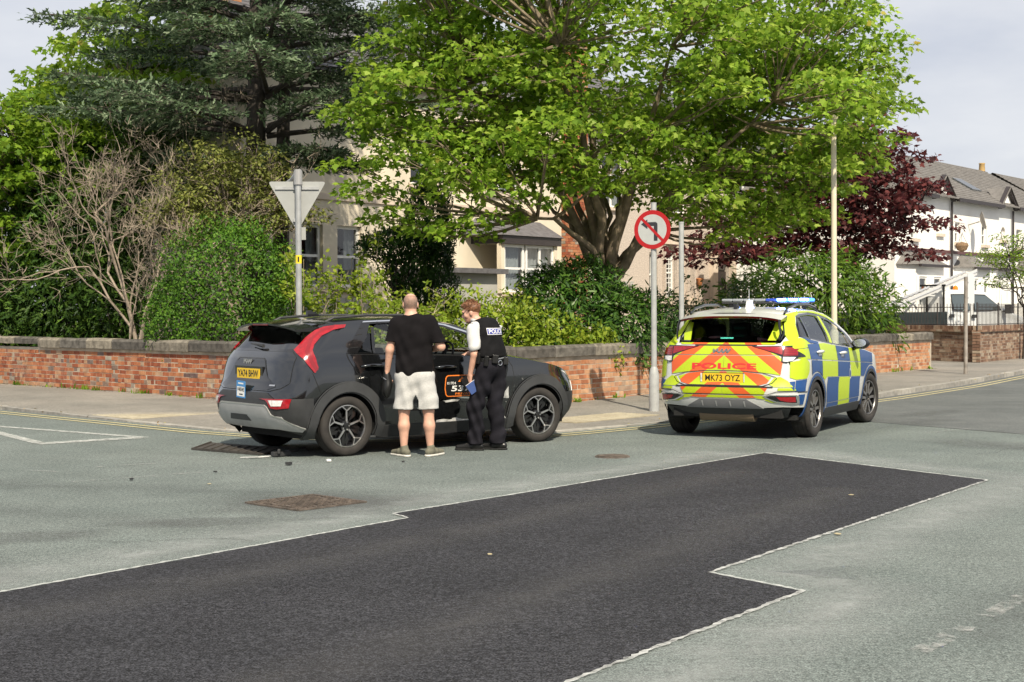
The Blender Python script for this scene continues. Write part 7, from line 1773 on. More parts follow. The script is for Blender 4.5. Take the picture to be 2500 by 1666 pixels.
def clump_leaves(cs, rs, n, size, flat=.55, up=.7, jit=.5, szj=.3):
    """leaves on the upper and outer side of each clump"""
    P, Nn, S, Tp = [], [], [], []
    for c, r in zip(cs, rs):
        k = max(3, int(n * (r ** 2) / .5)); d = unit(rng.normal(size=(k, 3))); d[:, 2] = np.abs(d[:, 2]) * .9 + rng.uniform(-.45, .1, k)
        rad = r * rng.uniform(.35, 1.05, (k, 1)) ** .6
        P.append(c + d * rad * np.array([1, 1, flat])); Nn.append(d * (1 - up) + np.array([0, 0, up]) + rng.normal(size=(k, 3)) * jit)
        S.append(size * rng.uniform(1 - szj, 1 + szj, k)); Tp.append(d * np.array([1, 1, .2]) + np.array([0, 0, -.45]))
    return np.concatenate(P), np.concatenate(Nn), np.concatenate(S), np.concatenate(Tp)
def pick(ells, n, rmin, mind, inner=.55, zmin=None, tries=60000):
    """scatter clump centres through the outer part of a union of ellipsoids"""
    C = np.array([e[0] for e in ells]); A = np.array([e[1] for e in ells]); w = A.prod(1) ** (2 / 3); w /= w.sum(); out = []
    for _ in range(tries):
        i = rng.choice(len(ells), p=w); d = unit(rng.normal(size=3)); q = C[i] + A[i] * d * rng.uniform(inner, 1.0)
        if zmin is not None and q[2] < zmin: continue
        o = np.linalg.norm((q - C) / A, axis=1)
        if (np.delete(o, i) < inner).any(): continue
        if out and np.min(np.linalg.norm(np.array(out) - q, axis=1)) < mind: continue
        out.append(q)
        if len(out) >= n: break
    return np.array(out)
def bez3(a, b, c, n=6): return [a * (1 - t) ** 2 + b * 2 * t * (1 - t) + c * t * t for t in np.linspace(0, 1, n)]
def tree(name, label, base, fork, ells, nclump, mind, leafsz, nleaf, mat, bark, tr=(.25, .2), limbs=12, clump_r=(.5, .85), tmpl=T_MAPLE, inner=.5, zmin=None, flat=.55, group=None, extra=None, stem_pts=None, twig=.012, cat='tree'):
    base = np.array(base, float); root = empty(name, base, 0, label, cat, group)
    cs = pick(ells, nclump, 0, mind, inner, zmin)
    if extra is not None: cs = np.concatenate([cs, np.array(extra)])
    rs = rng.uniform(*clump_r, len(cs)); fork = np.array(fork, float)
    P, Nn, S, Tp = clump_leaves(cs - base, rs, nleaf, leafsz, flat)
    leaves('crown', P, Nn, S, tmpl, mat, root, Tp)
    b = MB(); f0 = fork - base
    pts = [np.zeros(3), f0 * .5 + np.array([.03, 0, 0]), f0]; b.tube(pts, [tr[0] * 1.25, tr[0], tr[1]], 12)
    # limbs: the clump set is split among main limbs by direction
    order = rng.permutation(len(cs))[:limbs]; ends = cs[order] - base; ends = f0 + (ends - f0) * .72
    L_ = []
    for e in ends:
        v = e - f0; mid = f0 + v * np.array([.42, .42, .62]) + rng.normal(size=3) * .15; c = bez3(f0 - np.array([0, 0, .12]), mid, e, 9); c = [q_ + (rng.normal(size=3) * .05 if 0 < i_ < 8 else 0) for i_, q_ in enumerate(c)]; r0 = tr[1] * .5 * (.8 + .12 * np.linalg.norm(v) / 3)
        b.tube(c, list(np.linspace(r0, .02, 9)), 7); L_.append(np.array(c))
    A = np.concatenate(L_)
    for q in cs - base:
        sc = np.linalg.norm(A - q, axis=1) + np.maximum(0, A[:, 2] - q[2]) * .8 + np.where(np.linalg.norm(A - f0, axis=1) < .3, 1.5, 0); a = A[np.argmin(sc)]
        mid = (a + q) / 2 + np.array([0, 0, -.10]) + rng.normal(size=3) * .12; L2 = np.linalg.norm(q - a); b.tube(bez3(a, mid, q, 5), list(np.linspace(twig + .012 * min(L2, 2.5), .006, 5)), 5, False)
        for _ in range(3):
            e = q + unit(rng.normal(size=3)) * np.array([.5, .5, .25]) * rng.uniform(.5, 1); b.tube([q - (q - a) * .15, (q + e) / 2 + rng.normal(size=3) * .04, e], [.009, .006, .003], 4, False)
    autosmooth(b.build('trunk', bark, root, recalc=False), 60)
    return root
def bush(name, label, blobs, n, size, tmpl, mat, group=None, core=.78, stems=None, jit=.55, up=.25, tipup=0.3, cat='bush', shell=(.72, 1.05), bark=None):
    """leaves over a union of rounded masses, woody stems inside"""
    C = np.array([b_[0] for b_ in blobs], float); A = np.array([b_[1] for b_ in blobs], float); base = np.array([C[:, 0].mean(), C[:, 1].mean(), .1]); root = empty(name, base, 0, label, cat, group)
    w = np.array([a[0] * a[1] + a[0] * a[2] + a[1] * a[2] for a in A]); w = w / w.sum(); P, Nn, Tp = [], [], []
    for c, a, k in zip(C, A, (w * n).astype(int)):
        d = unit(rng.normal(size=(k, 3))); lump = 1 + .10 * np.sin(d[:, 0] * 7 + c[0]) * np.sin(d[:, 2] * 8 + c[1]) + .07 * np.sin(d[:, 1] * 13 + d[:, 2] * 9)
        q = c + a * d * (rng.uniform(*shell, k) * lump)[:, None]; o = np.ones(k, bool)
        for c2, a2 in zip(C, A):
            if c2 is not c: o &= np.linalg.norm((q - c2) / a2, axis=1) > shell[0] * .95
        o &= q[:, 2] > .12
        P.append(q[o]); Nn.append((d / a * a.mean() + np.array([0, 0, up]))[o] + rng.normal(size=(o.sum(), 3)) * jit); Tp.append((d + np.array([0, 0, tipup]))[o])
    P, Nn, Tp = map(np.concatenate, (P, Nn, Tp))
    leaves('foliage', P - base, Nn, size * rng.uniform(.7, 1.3, len(P)), tmpl, mat, root, Tp)
    b = MB()
    for c, a in zip(C, A):
        for k in range(5): e = c + a * unit(rng.normal(size=3)) * .75; b.tube(bez3(np.array([c[0] + rng.normal() * .1, c[1] + rng.normal() * .1, .05]) - base, (c - base) * np.array([1, 1, .7]), e - base, 5), list(np.linspace(.035, .008, 5)), 5, False)
    b.build('stems', bark or M_barkd, root, recalc=False)
    return root

# big green maple
tree('maple_tree', 'large bright green maple with spreading limbs behind the wall', (1.78, 27.9, .1), (1.78, 27.9, 2.15),
     [((2.1, 27.8, 6.7), (4.3, 3.8, 3.2)), ((-.9, 27.3, 5.4), (2.1, 2.4, 1.7)), ((5.4, 29.0, 5.6), (2.3, 2.4, 1.9)), ((4.4, 28.3, 4.0), (2.0, 1.8, 1.1)), ((.6, 26.0, 4.4), (2.6, 1.6, .9)), ((5.9, 28.2, 6.6), (1.2, 2, 1.3)), ((-1.2, 26.8, 8), (1.5, 2, 1.6))],
     430, .51, .112, 150, M_maple, M_bark, (.25, .22), 17, (.50, .85), extra=[(-2.9, 26.9, 4.2), (-2.5, 26.6, 3.7), (-2.9, 27.2, 5.2), (-1.9, 26.4, 3.35), (-1.5, 26.6, 3.0), (-.4, 26.0, 3.2), (.5, 25.8, 3.45), (1.4, 25.6, 3.7), (-2.3, 26.6, 3.2), (-1.0, 25.9, 3.6), (3.3, 25.8, 3.5), (4.6, 27.6, 3.05), (4.1, 27.4, 2.9), (5.4, 28.2, 3.3), (6.1, 28.6, 3.9), (7.0, 27.6, 5.9), (6.6, 28.6, 4.5), (2.6, 25.9, 3.9), (-.9, 26.0, 2.95), (5.6, 25.0, 4.95), (5.4, 24.95, 4.55), (5.95, 25.0, 4.7), (6.0, 25.4, 5.4), (5.2, 25.2, 5.4), (5.5, 26, 5.6)], inner=.45, zmin=2.9)
# copper maple behind it
tree('copper_maple', 'dark purple-leaved maple to the right of the green maple', (8.3, 38.2, .1), (8.3, 38.2, 1.9), [((8.2, 38.0, 4.3), (2.4, 2.0, 1.8)), ((9.2, 37.6, 4.3), (1.5, 1.4, 1.5)), ((6.0, 37.6, 3.4), (1.5, 1.3, .7)), ((8.8, 37.8, 5.8), (1.2, 1.3, 1.1))], 190, .42, .135, 105, M_copper, M_barkd, (.17, .13), 10, (.4, .65), inner=.3, zmin=2.4, extra=[(10.6, 37.4, 4.7), (10.8, 37.3, 3.7), (10.4, 37.2, 2.9), (4.3, 37.2, 2.95), (5.0, 37.2, 2.75)])
# blue cedar
ced = empty('cedar_tree', (-5.55, 31.8, .1), 0, 'blue-green cedar with layered flat branches behind the bare tree', 'tree')
b = MB(); P, Nn, S, Tp = [], [], [], []
b.tube([(0, 0, 0), (.02, 0, 3), (.1, .1, 8), (.15, .1, 13)], [.30, .24, .17, .04], 10); b.tube([(.1, 0, .6), (.55, .1, 2.5), (.62, .1, 5), (.8, .2, 11)], [.22, .19, .15, .03], 9)
nbr = 0
for k in range(104):
    z = 2.9 + .82 * (k // 8) + rng.uniform(-.12, .12); az = (k % 8) * math.pi / 4 + (k // 8) * .39 + rng.uniform(-.25, .25); Lb = (5.3 * (1 - .035 * (z - 3)) + rng.uniform(-.7, .5)) * (.92 + .12 * math.cos(az + math.pi)); d = np.array([math.cos(az), math.sin(az), 0])
    if d[1] > .75 and rng.random() < .5: continue
    if z < 4.7 and d[0] > -.1 and (z < 3.9 or d[1] > .2): continue
    if z < 4.9: Lb *= .42 if d[0] < .2 else .55
    a = np.array([.3 if d[0] > 0 else .05, .05, z]); rise = rng.uniform(.1, .7); e = a + d * Lb + np.array([0, 0, rise - .12 * Lb * (z < 4.5)]); c = np.array(bez3(a, a + d * Lb * .5 + np.array([0, 0, rise * 1.1]), e, 9)); b.tube(list(c), list(np.linspace(.07, .012, 9)), 5, False)
    side = np.array([-d[1], d[0], 0])
    for t in np.linspace(.28, 1, 15):
        i = min(int(t * 8), 7); p = c[i] + (c[i + 1] - c[i]) * (t * 8 - i); wdt = (.95 * math.sin(math.pi * min(1, .25 + t * .75)) + .15) * (.6 + .4 * rng.random())
        for sg in (-1, 1):
            q = p + side * sg * wdt + d * wdt * .55 + np.array([0, 0, -.06 - .12 * rng.random()]); b.tube([p, (p + q) / 2 + np.array([0, 0, .05]), q], [.012, .008, .003], 3, False)
            k_ = int(12 + 16 * wdt); tt = rng.uniform(.1, 1.05, (k_, 1)); pp = p + (q - p) * tt + rng.normal(size=(k_, 3)) * np.array([.10, .10, .022])
            P.append(pp); Nn.append(np.array([0, 0, 1.0]) + rng.normal(size=(k_, 3)) * .55); S.append(rng.uniform(.13, .27, k_)); Tp.append((d * .5 + side * sg) + rng.normal(size=(k_, 3)) * .5 + np.array([0, 0, .12]))
P, Nn, S, Tp = map(np.concatenate, (P, Nn, S, Tp))
leaves('crown', P, Nn, S, T_TUFT, M_cedar, ced, Tp); autosmooth(b.build('trunk', M_barkd, ced, recalc=False), 60)
# a cedar limb that droops down towards the villa windows
# bare tree with pale twigs
def grow(b, p, d, L_, r, depth, tips, spread=.5, gn=.0):
    n = 4; q = [p]; dd = d.copy()
    for k in range(n): dd = unit((dd + rng.normal(size=3) * .22 + np.array([0, 0, gn]))[None])[0]; q.append(q[-1] + dd * L_ / n)
    b.tube(q, list(np.linspace(r, r * .62, n + 1)), 6 if r > .02 else 4, False)
    if depth == 0: tips.append((q[-1], dd)); return
    for k in range(rng.integers(2, 4) + (depth < 2)):
        t = rng.uniform(.45, 1.0) if k else 1.0; s_ = q[min(int(t * n), n)]; nd = unit((dd + rng.normal(size=3) * spread + np.array([0, -.05, .10]))[None])[0]
        grow(b, s_, nd, L_ * rng.uniform(.58, .80), r * (.58 if k else .66) * (.75 if depth < 3 else 1), depth - 1, tips, spread, gn)
bt = empty('bare_tree', (-7.55, 29.3, .1), 0, 'leafless tree with pale twisted twigs in front of the dark hedge', 'tree'); b = MB(); tips = []
for d, L_, r in (((-.06, -.05, 1), 2.3, .095), ((.10, .02, 1), 2.2, .08), ((-.34, -.02, 1), 1.9, .055), ((.36, .0, 1), 1.8, .05), ((.03, .1, 1), 2.5, .055)):
    grow(b, np.array([rng.normal() * .05, rng.normal() * .05, 0]), unit(np.array([d], float))[0], L_, r * .52, 5, tips, .42, .09)
for q_, d_ in tips:
    for _ in range(3): e_ = q_ + unit((d_ + rng.normal(size=3) * .6)[None])[0] * rng.uniform(.15, .35); b.tube([q_, (q_ + e_) / 2 + rng.normal(size=3) * .02, e_], [.005, .004, .002], 3, False)
b.build('trunk', M_barkp, bt, recalc=False)
# sparse olive shrub-tree
tree('olive_shrub', 'sparse olive-green twiggy shrub above the round bush', (-5.6, 29.9, .1), (-5.6, 29.9, 1.6), [((-5.7, 29.7, 4.1), (1.45, .9, .95)), ((-4.7, 29.6, 3.7), (.9, .7, .6)), ((-6.4, 29.6, 3.4), (.8, .7, .7))], 130, .26, .085, 330, M_olive, M_barkp, (.07, .06), 12, (.28, .42), tmpl=T_OVAL, inner=.1, flat=.9, twig=.006, cat='shrub')
# clipped round bush
bush('round_bush', 'dense rounded dark green bush behind the wall left of the grey car', [((-5.25, 27.5, 1.75), (1.46, 1.1, 1.62)), ((-6.1, 27.6, 1.3), (.75, .9, 1.1)), ((-4.4, 27.5, 1.2), (.75, .9, 1.1))], 34000, .066, T_OVAL, M_holly, shell=(.78, 1.03), jit=.6)
# bushes under the maple
bush('rhododendron', 'dark glossy rhododendron round the foot of the big maple', [((1.0, 27.0, 1.45), (1.05, .9, 1.0)), ((1.9, 26.9, 1.15), (.85, .8, .95)), ((.45, 26.4, 1.0), (.7, .7, .8)), ((2.5, 27.7, 1.3), (.7, .7, .7)), ((1.35, 26.9, 1.85), (.75, .7, .75)), ((.7, 27.3, 1.75), (.65, .6, .7))], 19000, .14, T_LANCE, M_rhodo, jit=.5, tipup=.1)
bush('laurel_bush', 'wide yellow-green laurel bush behind the wall right of the police car', [((6.9, 35.0, 1.6), (1.7, 1.2, 1.45)), ((8.4, 35.9, 1.35), (1.1, 1.1, 1.3)), ((5.6, 34.0, 1.3), (1.0, 1.0, 1.15)), ((7.6, 35.3, 2.0), (1.1, 1.0, 1.0))], 12000, .19, T_LANCE, M_laurel, jit=.5, tipup=-.25)
bush('privet_shrub', 'pale yellow-green leafy shrub behind the wall right of the officer', [((-.1, 25.6, 1.15), (.75, .6, .75)), ((.7, 25.9, .95), (.6, .55, .6)), ((-.85, 25.7, 1.2), (.6, .5, .7)), ((1.5, 26.0, .85), (.5, .4, .45))], 8500, .085, T_OVAL, M_privet, jit=.8, shell=(.5, 1.15))
def sprigs(name, label, x0, x1, y, n, h, size, mat, cat='shrub', per=75):
    root = empty(name, ((x0 + x1) / 2, y, .1), 0, label, cat); b = MB(); P, Nn = [], []
    for k in range(n):
        bx, by = rng.uniform(x0, x1) - (x0 + x1) / 2, rng.normal() * .35; hh = h * rng.uniform(.5, 1.0); e = np.array([bx + rng.normal() * .25, by + rng.normal() * .2, hh]); c = bez3(np.array([bx, by, 0]), np.array([bx, by, hh * .6]), e, 7); b.tube(c, list(np.linspace(.014, .004, 7)), 4, False); c = np.array(c)
        for _ in range(5):
            i = rng.integers(2, 7); q = c[i] + rng.normal(size=3) * np.array([.28, .2, .15]) + np.array([0, 0, .12]); b.tube([c[i], q], [.006, .002], 3, False); t = rng.uniform(.2, 1.1, (per // 5, 1)); P.append(c[i] + (q - c[i]) * t + rng.normal(size=(per // 5, 3)) * .05)
    P = np.concatenate(P); leaves('foliage', P, rng.normal(size=P.shape) + np.array([0, -.5, .9]), size * rng.uniform(.6, 1.3, len(P)), T_OVAL, mat, root); b.build('stems', M_barkp, root, recalc=False); return root
sprigs('mock_orange', 'tall loose pale green shrub between the round bush and the man', -3.9, -2.3, 26.9, 30, 2.6, .10, M_privet, per=130)
sprigs('young_shrub', 'loose light green shrub behind the two people', -2.3, -1.0, 25.6, 16, 1.95, .09, M_privet, per=110)
sprigs('rose_shrub', 'straggly shrub behind the wall between the two poles and the police car', 2.6, 5.0, 30.2, 26, 2.0, .085, M_rhodo, per=90)
# columnar thuja with a bare lower trunk
bush('thuja', 'dark columnar conifer in front of the villa, behind the two people', [((-1.75, 30.3, 2.0), (.62, .6, 1.35)), ((-1.7, 30.3, 3.2), (.55, .55, 1.1)), ((-2.1, 30.0, 2.5), (.5, .5, .8)), ((-2.35, 29.8, 2.9), (.75, .5, .35))], 9000, .16, T_TUFT, M_thuja, jit=.5, tipup=.9, cat='tree')
# dark hedge trees at the far left
bush('yew_tree', 'dense dark evergreen filling the far left behind the wall', [((-9.9, 32.6, 1.9), (1.5, 1.2, 1.9)), ((-9.4, 32.4, 3.6), (1.4, 1.2, 1.7)), ((-11.2, 33.2, 2.6), (1.3, 1.3, 2.2)), ((-8.6, 32.0, 2.0), (.9, .9, 1.5)), ((-8.6, 33.0, 4.8), (1.3, 1.0, 1.5)), ((-10.6, 33.8, 5.0), (1.5, 1.2, 1.5)), ((-11.8, 32.9, 1.4), (1.0, .8, 1.5)), ((-10.6, 34.5, 2.2), (1.8, 1.0, 2.2))], 38000, .20, T_TUFT, M_yew, jit=.7, tipup=-.1, cat='tree', shell=(.55, 1.1))
tree('sycamore_tree', 'yellow-green sycamore rising above the dark evergreen at the left edge', (-11.0, 33.2, .1), (-11.0, 33.2, 2.5), [((-10.9, 32.6, 4.9), (1.6, 1.1, 1.5)), ((-9.7, 32.2, 4.6), (1.2, .9, 1.1)), ((-9.9, 34.5, 6.5), (1.3, 1.2, .8)), ((-11.2, 32.2, 3.4), (1.0, .7, .8))], 105, .5, .135, 115, M_lime, M_bark, (.16, .13), 8, (.5, .8), inner=.3)
tree('ash_tree', 'mid green tree behind the cedar at the upper left', (-9.8, 37.5, .1), (-9.8, 37.5, 3.5), [((-8.8, 37.5, 7.4), (2.6, 2.0, 2.4)), ((-11.0, 37.4, 6.4), (1.4, 1.4, 1.2))], 95, .7, .18, 75, M_maple, M_bark, (.2, .15), 8, (.6, .9), inner=.3)
tree('young_street_tree', 'small pale green tree at the right edge beside the white van', (15.25, 43.9, .1), (15.25, 43.9, 1.7), [((15.2, 43.8, 3.2), (1.2, 1.0, .75)), ((15.5, 43.7, 2.6), (.8, .8, .45)), ((14.3, 43.8, 3.1), (.75, .8, .35)), ((14.5, 43.6, 2.35), (.5, .6, .22))], 70, .30, .085, 130, M_lime, M_barkd, (.05, .04), 7, (.28, .45), tmpl=T_OVAL, inner=.2, twig=.006)

# weeds, moss and litter at the foot of the walls
P = []
for pth, s0, s1, n in ((pathL, 4.5, 14, 420), (pathR, 2.0, 19, 420)):
    for _ in range(n):
        s_ = rng.uniform(s0, s1); p, d = pth.at(s_); nn = np.array([-d[1], d[0]]) * (-1 if pth is pathL else 1); q = p - nn * abs(rng.normal()) * .07; P.append((q[0], q[1], kerb_h(q[0], q[1]) * .6 + .035))
for _ in range(500):
    i = rng.integers(1, len(kd) - 1); a = np.array(kd[i]); q = a + rng.normal(size=2) * .08 + np.array([.25, -.05]) * rng.uniform(-1, .2)
    if -9 < q[0] < 13: P.append((q[0], q[1], .03 + kerb_h(*q) * .7))
P = np.array(P); o = leaves('leaf_litter', P, rng.normal(size=P.shape) * .5 + np.array([0, 0, 1]), rng.uniform(.02, .055, len(P)), T_OVAL, leaf_mat('litter', [(0, (.20, .13, .06)), (.6, (.33, .24, .11)), (1, (.30, .28, .10))], .1), None); tag(o, 'dry leaf litter along the wall foot and the kerb', None, None, 'stuff')
W_, Wn, Wt = [], [], []
for pth, n in ((pathL, 26), (pathR, 30)):
    for _ in range(n):
        s_ = rng.uniform(4.5, 13) if pth is pathL else rng.uniform(2.5, 19); p, d = pth.at(s_); nn = np.array([-d[1], d[0]]) * (-1 if pth is pathL else 1); c = np.array([*(p - nn * .03), kerb_h(p[0], p[1]) * .5 + .02]); k = rng.integers(5, 16); hh = rng.uniform(.5, 1.4)
        W_.append(c + rng.normal(size=(k, 3)) * np.array([.05, .03, .0])); Wn.append(rng.normal(size=(k, 3)) * .4 + np.array([-nn[0], -nn[1], .2])); Wt.append(np.array([0, 0, 1.0]) + rng.normal(size=(k, 3)) * .4)
W_, Wn, Wt = map(np.concatenate, (W_, Wn, Wt)); tag(leaves('weeds', W_, Wn, rng.uniform(.06, .17, len(W_)), T_LANCE, M_lime, None, Wt), 'small weeds growing at the foot of the walls', None, None, 'stuff')
# ------------------------------------------------------------------ street furniture
M_galv = pbr('galvanised_steel', (.40, .41, .41), .5, .45, var=.12, vscale=8)
M_signback = pbr('sign_back_grey', (.34, .35, .34), .6, .1, var=.06, vscale=5)
def rounded_poly(pts, r, n=5):
    out = []
    for i, p in enumerate(pts):
        a, b_ = Vector(pts[i - 1]), Vector(pts[(i + 1) % len(pts)]); p = Vector(p); da, db = (a - p).normalized() * r, (b_ - p).normalized() * r
        out += [tuple((p + da) * (1 - t) ** 2 + p * 2 * t * (1 - t) + (p + db) * t * t) for t in np.linspace(0, 1, n)]
    return out
gw = empty('give_way_sign', (-3.03, 21.0, 0), R(4), 'back of a triangular give way sign on a grey pole behind the grey car', 'road sign')
b = MB(); b.tube([(0, 0, 0), (0, 0, 3.42)], .043, 14); b.build('pole', M_galv, gw, True)
b = MB(); b.tube([(0, 0, 3.40), (0, 0, 3.60)], .062, 14); b.tube([(0, 0, 3.60), (0, 0, 3.615)], .05, 14); b.tube([(0, .01, 3.56), (-.10, .26, 3.47), (-.16, .42, 3.45)], [.05, .055, .055], 12); b.build('lamp_bracket', pbr('grey_lamp', (.36, .36, .36), .5, .3), gw)
Tz = Matrix.Translation((-.02, .07, 0)) @ Matrix.Rotation(R(90), 4, 'X')
b = MB(); b.prism(rounded_poly([(-.41, 3.45), (.41, 3.45), (0, 2.74)], .05), -.004, .004, Tz); b.build('sign_plate', M_signback, gw)
for z, hw_ in ((3.355, .31), (2.90, .06)): b = MB(); b.b2((-.02 - hw_, .045, z - .02), (-.02 + hw_, .067, z + .02)); b.box((-.02, .035, z), (.10, .02, .05)); b.build('fixing_rail', M_galv, gw)
b = MB(); b.b2((-.005, .045, 2.62), (.10, .056, 2.80)); b.build('small_plate', M_signback, gw)
b = MB(); b.tube([(0, 0, 2.28), (0, 0, 2.40)], .0445, 14, False); tg_ = b.build('number_tag', pbr('tag_yellow', (.78, .62, .03), .5), gw)
text_obj('lettering', '1', .075, .022, Matrix.Translation((0.0, -.0465, 2.34)) @ Matrix.Rotation(R(90), 4, 'X'), M_char, tg_, .03)

nl = empty('no_left_turn_sign', (2.20, 22.85, 0), R(-26), 'round red-ringed no left turn sign on a grey pole beside the police car', 'road sign')
M_oldp = pbr('chipped_grey_paint', (.38, .39, .385), .55, .1, var=.10, vscale=10)
b = MB(); b.tube([(0, 0, .65), (0, 0, 3.26)], .044, 14); b.build('pole', M_oldp, nl, True)
b = MB(); b.tube([(0, 0, .0), (0, 0, .58), (0, 0, .68), (0, 0, .72)], [.078, .078, .062, .045], 16); bs = b.build('base_column', M_oldp, nl, True)
b = MB(); b.tube([(-.005, .004, .01), (-.005, .004, .50)], .0785, 16, False); b.build('green_stain', worn('green_paint', (.07, .20, .10), .42, 6, .05), bs, True)
b = MB(); b.tube([(0, 0, .01), (0, 0, .42)], .0795, 16, False); b.build('rust', worn('rust', (.16, .07, .03), .36, 7, .04), bs, True)
Tn = Matrix.Translation((0, -.06, 2.84)) @ Matrix.Rotation(R(90), 4, 'X')
circ = lambda r, n=48: [(r * math.cos(2 * math.pi * k / n), r * math.sin(2 * math.pi * k / n)) for k in range(n)]
b = MB(); b.prism(circ(.30), -.004, .0, Tn); pl = b.build('sign_plate', pbr('sign_red', (.40, .008, .010), .45), nl)
b = MB(); b.prism(circ(.234), .0, .0015, Tn); b.build('sign_field', pbr('sign_white', (.44, .455, .44), .45, var=.05, vscale=9), pl)
M_sblk = pbr('sign_black', (.03, .03, .035), .5)
b = MB(); b.prism([(.025, -.175), (.085, -.175), (.085, .09), (.06, .115), (-.08, .115), (-.08, .16), (-.185, .085), (-.08, .01), (-.08, .055), (.025, .055)][::1], .0015, .003, Tn); b.build('turn_arrow', M_sblk, pl)
b = MB(); b.prism([(-.185, .155), (-.155, .185), (.185, -.155), (.155, -.185)], .003, .0045, Tn); b.build('red_bar', MATS['sign_red'], pl)
b = MB(); b.box((0, -.04, 2.84), (.3, .03, .04)); b.box((0, -.04, 2.70), (.3, .03, .04)); b.build('fixing_rail', M_galv, nl)

p2 = empty('bare_pole', (2.80, 24.35, 0), 0, 'plain thin grey pole standing just right of the no left turn sign', 'pole')
b = MB(); b.tube([(0, 0, 0), (0, 0, 3.02)], .042, 12); b.tube([(0, 0, 3.02), (0, 0, 3.05)], .045, 12); b.build('pole', M_oldp, p2, True)
b = MB(); b.tube([(0, 0, .0), (0, 0, .10)], .07, 12); b.build('base_collar', M_galv, p2)
lp = empty('lamp_post', (5.53, 25.3, 0), 0, 'tall cream lamp post rising behind the police car into the leaves', 'lamp post')
M_creamp = pbr('cream_post_paint', (.66, .58, .44), .5, var=.06, vscale=3)
b = MB(); b.tube([(0, 0, .0), (0, 0, 1.2), (0, 0, 1.25)], [.075, .075, .052], 14); b.tube([(0, 0, 1.2), (-.01, 0, 4.2), (-.01, 0, 4.85)], [.052, .046, .045], 12); b.build('column', M_creamp, lp, True)
b = MB(); b.lathe([(.05, 4.84), (.07, 4.88), (.0001, 4.93)], 10); b.build('column_cap', M_creamp, lp)
b = MB(); b.b2((-.04, -.083, .35), (.04, -.07, .8)); b.build('service_door', M_creamp, lp)
rp = empty('sign_post', (10.45, 33.95, 0), R(38), 'rusty grey post with a pale sign plate edge-on, before the dark wall', 'sign post')
b = MB(); b.tube([(0, 0, 0), (0, 0, .2), (0, 0, 2.33)], [.055, .044, .043], 12); b.build('post', pbr('rusting_grey_paint', (.30, .27, .24), .6, .2, var=.35, vscale=5), rp, True)
b = MB(); b.b2((.05, -.02, 1.72), (.30, -.012, 2.40)); b.build('sign_plate', pbr('pale_plate', (.62, .63, .64), .5), rp)
b = MB(); b.box((.03, -.01, 2.2), (.07, .03, .04)); b.box((.03, -.01, 1.85), (.07, .03, .04)); b.build('clip', M_galv, rp)

# wreckage on the road
dp = empty('trim_panel', (-3.17, 16.83, .004), math.atan2(16.47 - 17.16, -2.71 + 3.62), 'torn flat black plastic trim panel lying on the road behind the grey car', 'car debris', 'debris from the collision')
M_trim = pbr('dusty_black_trim', (.045, .040, .035), .7, var=.3, vscale=9); b = MB(); b.box((0, 0, .03), (1.14, .30, .008), M=Matrix.Rotation(R(11), 3, 'X')); b.box((0, -.15, .012), (1.14, .016, .024)); b.box((-.565, 0, .04), (.015, .29, .02), M=Matrix.Rotation(R(11), 3, 'X'))
b.build('panel', M_trim, dp)
for k in range(7): b = MB(); b.box((-.44 + .145 * k, -.02, .036), (.025, .22, .012), M=Matrix.Rotation(R(11), 3, 'X')); b.build('rib', M_trim, dp)
d2 = empty('plastic_bracket', (-2.55, 16.22, .004), .5, 'twisted black plastic bracket lying on the road beside the rear wheel', 'car debris', 'debris from the collision')
b = MB(); b.box((0, 0, .03), (.22, .07, .05), .2); b.box((.16, .07, .05), (.2, .05, .03), .6); b.box((-.03, -.03, .06), (.10, .03, .05), 1.1); b.tube([(.2, .1, .05), (.33, .12, .07), (.38, .16, .03)], .012, 5); b.build('bracket', M_blackp, d2, bevel=.006)
d3 = empty('white_strip', (-2.78, 16.05, .004), .3, 'thin torn white plastic strip lying on the road by the bracket', 'car debris', 'debris from the collision')
b = MB()
for k, (x, y, w, a) in enumerate(((0, 0, .26, .2), (.06, .03, .2, .5), (-.1, -.03, .18, -.1))): b.box((x, y, .008 + .004 * k), (w, .022, .004), a)
b.build('strip', pbr('white_plastic', (.66, .66, .64), .5), d3)
for i, (x, y, s_, dk, lb) in enumerate(((-1.95, 15.62, .05, 0, 'small pale plastic chip under the rear wheel of the grey car'), (-2.33, 15.3, .06, 1, 'black plastic crumb in front of the torn bracket'), (-3.62, 13.98, .035, 1, 'black crumb on the road above the manhole, left of centre'), (-4.9, 13.9, .035, 1, 'black crumb on the road at far left'), (-2.95, 14.6, .03, 1, 'tiny black crumb on the road between manhole and car'), (-1.15, 15.5, .03, 1, 'tiny black crumb on the road near the man\'s heels'), (-2.8, 13.6, .035, 2, 'small brown leaf on the road above the manhole'), (-.15, 9.6, .04, 2, 'pale leaf scrap on the dark tarmac patch'), (2.3, 10.4, .045, 2, 'pale scrap of litter on the road right of the tarmac patch'), (2.9, 12.6, .04, 2, 'pale scrap at the upper right of the tarmac patch'))):
    b = MB(); P = [(s_ * random.uniform(.4, 1) * math.cos(t), s_ * .7 * random.uniform(.4, 1) * math.sin(t)) for t in np.linspace(0, 2 * math.pi, 7)[:-1]]; b.prism(P, 0, s_ * (.4 if dk < 2 else .08))
    o = b.build('debris_chip', [M_wv, M_blackp, pbr('dry_leaf', (.42, .36, .22), .8)][dk]); o.location = (x, y, .010); o.rotation_euler = (0, 0, random.uniform(0, 3)); tag(o, lb, 'debris', 'small scraps on the road')

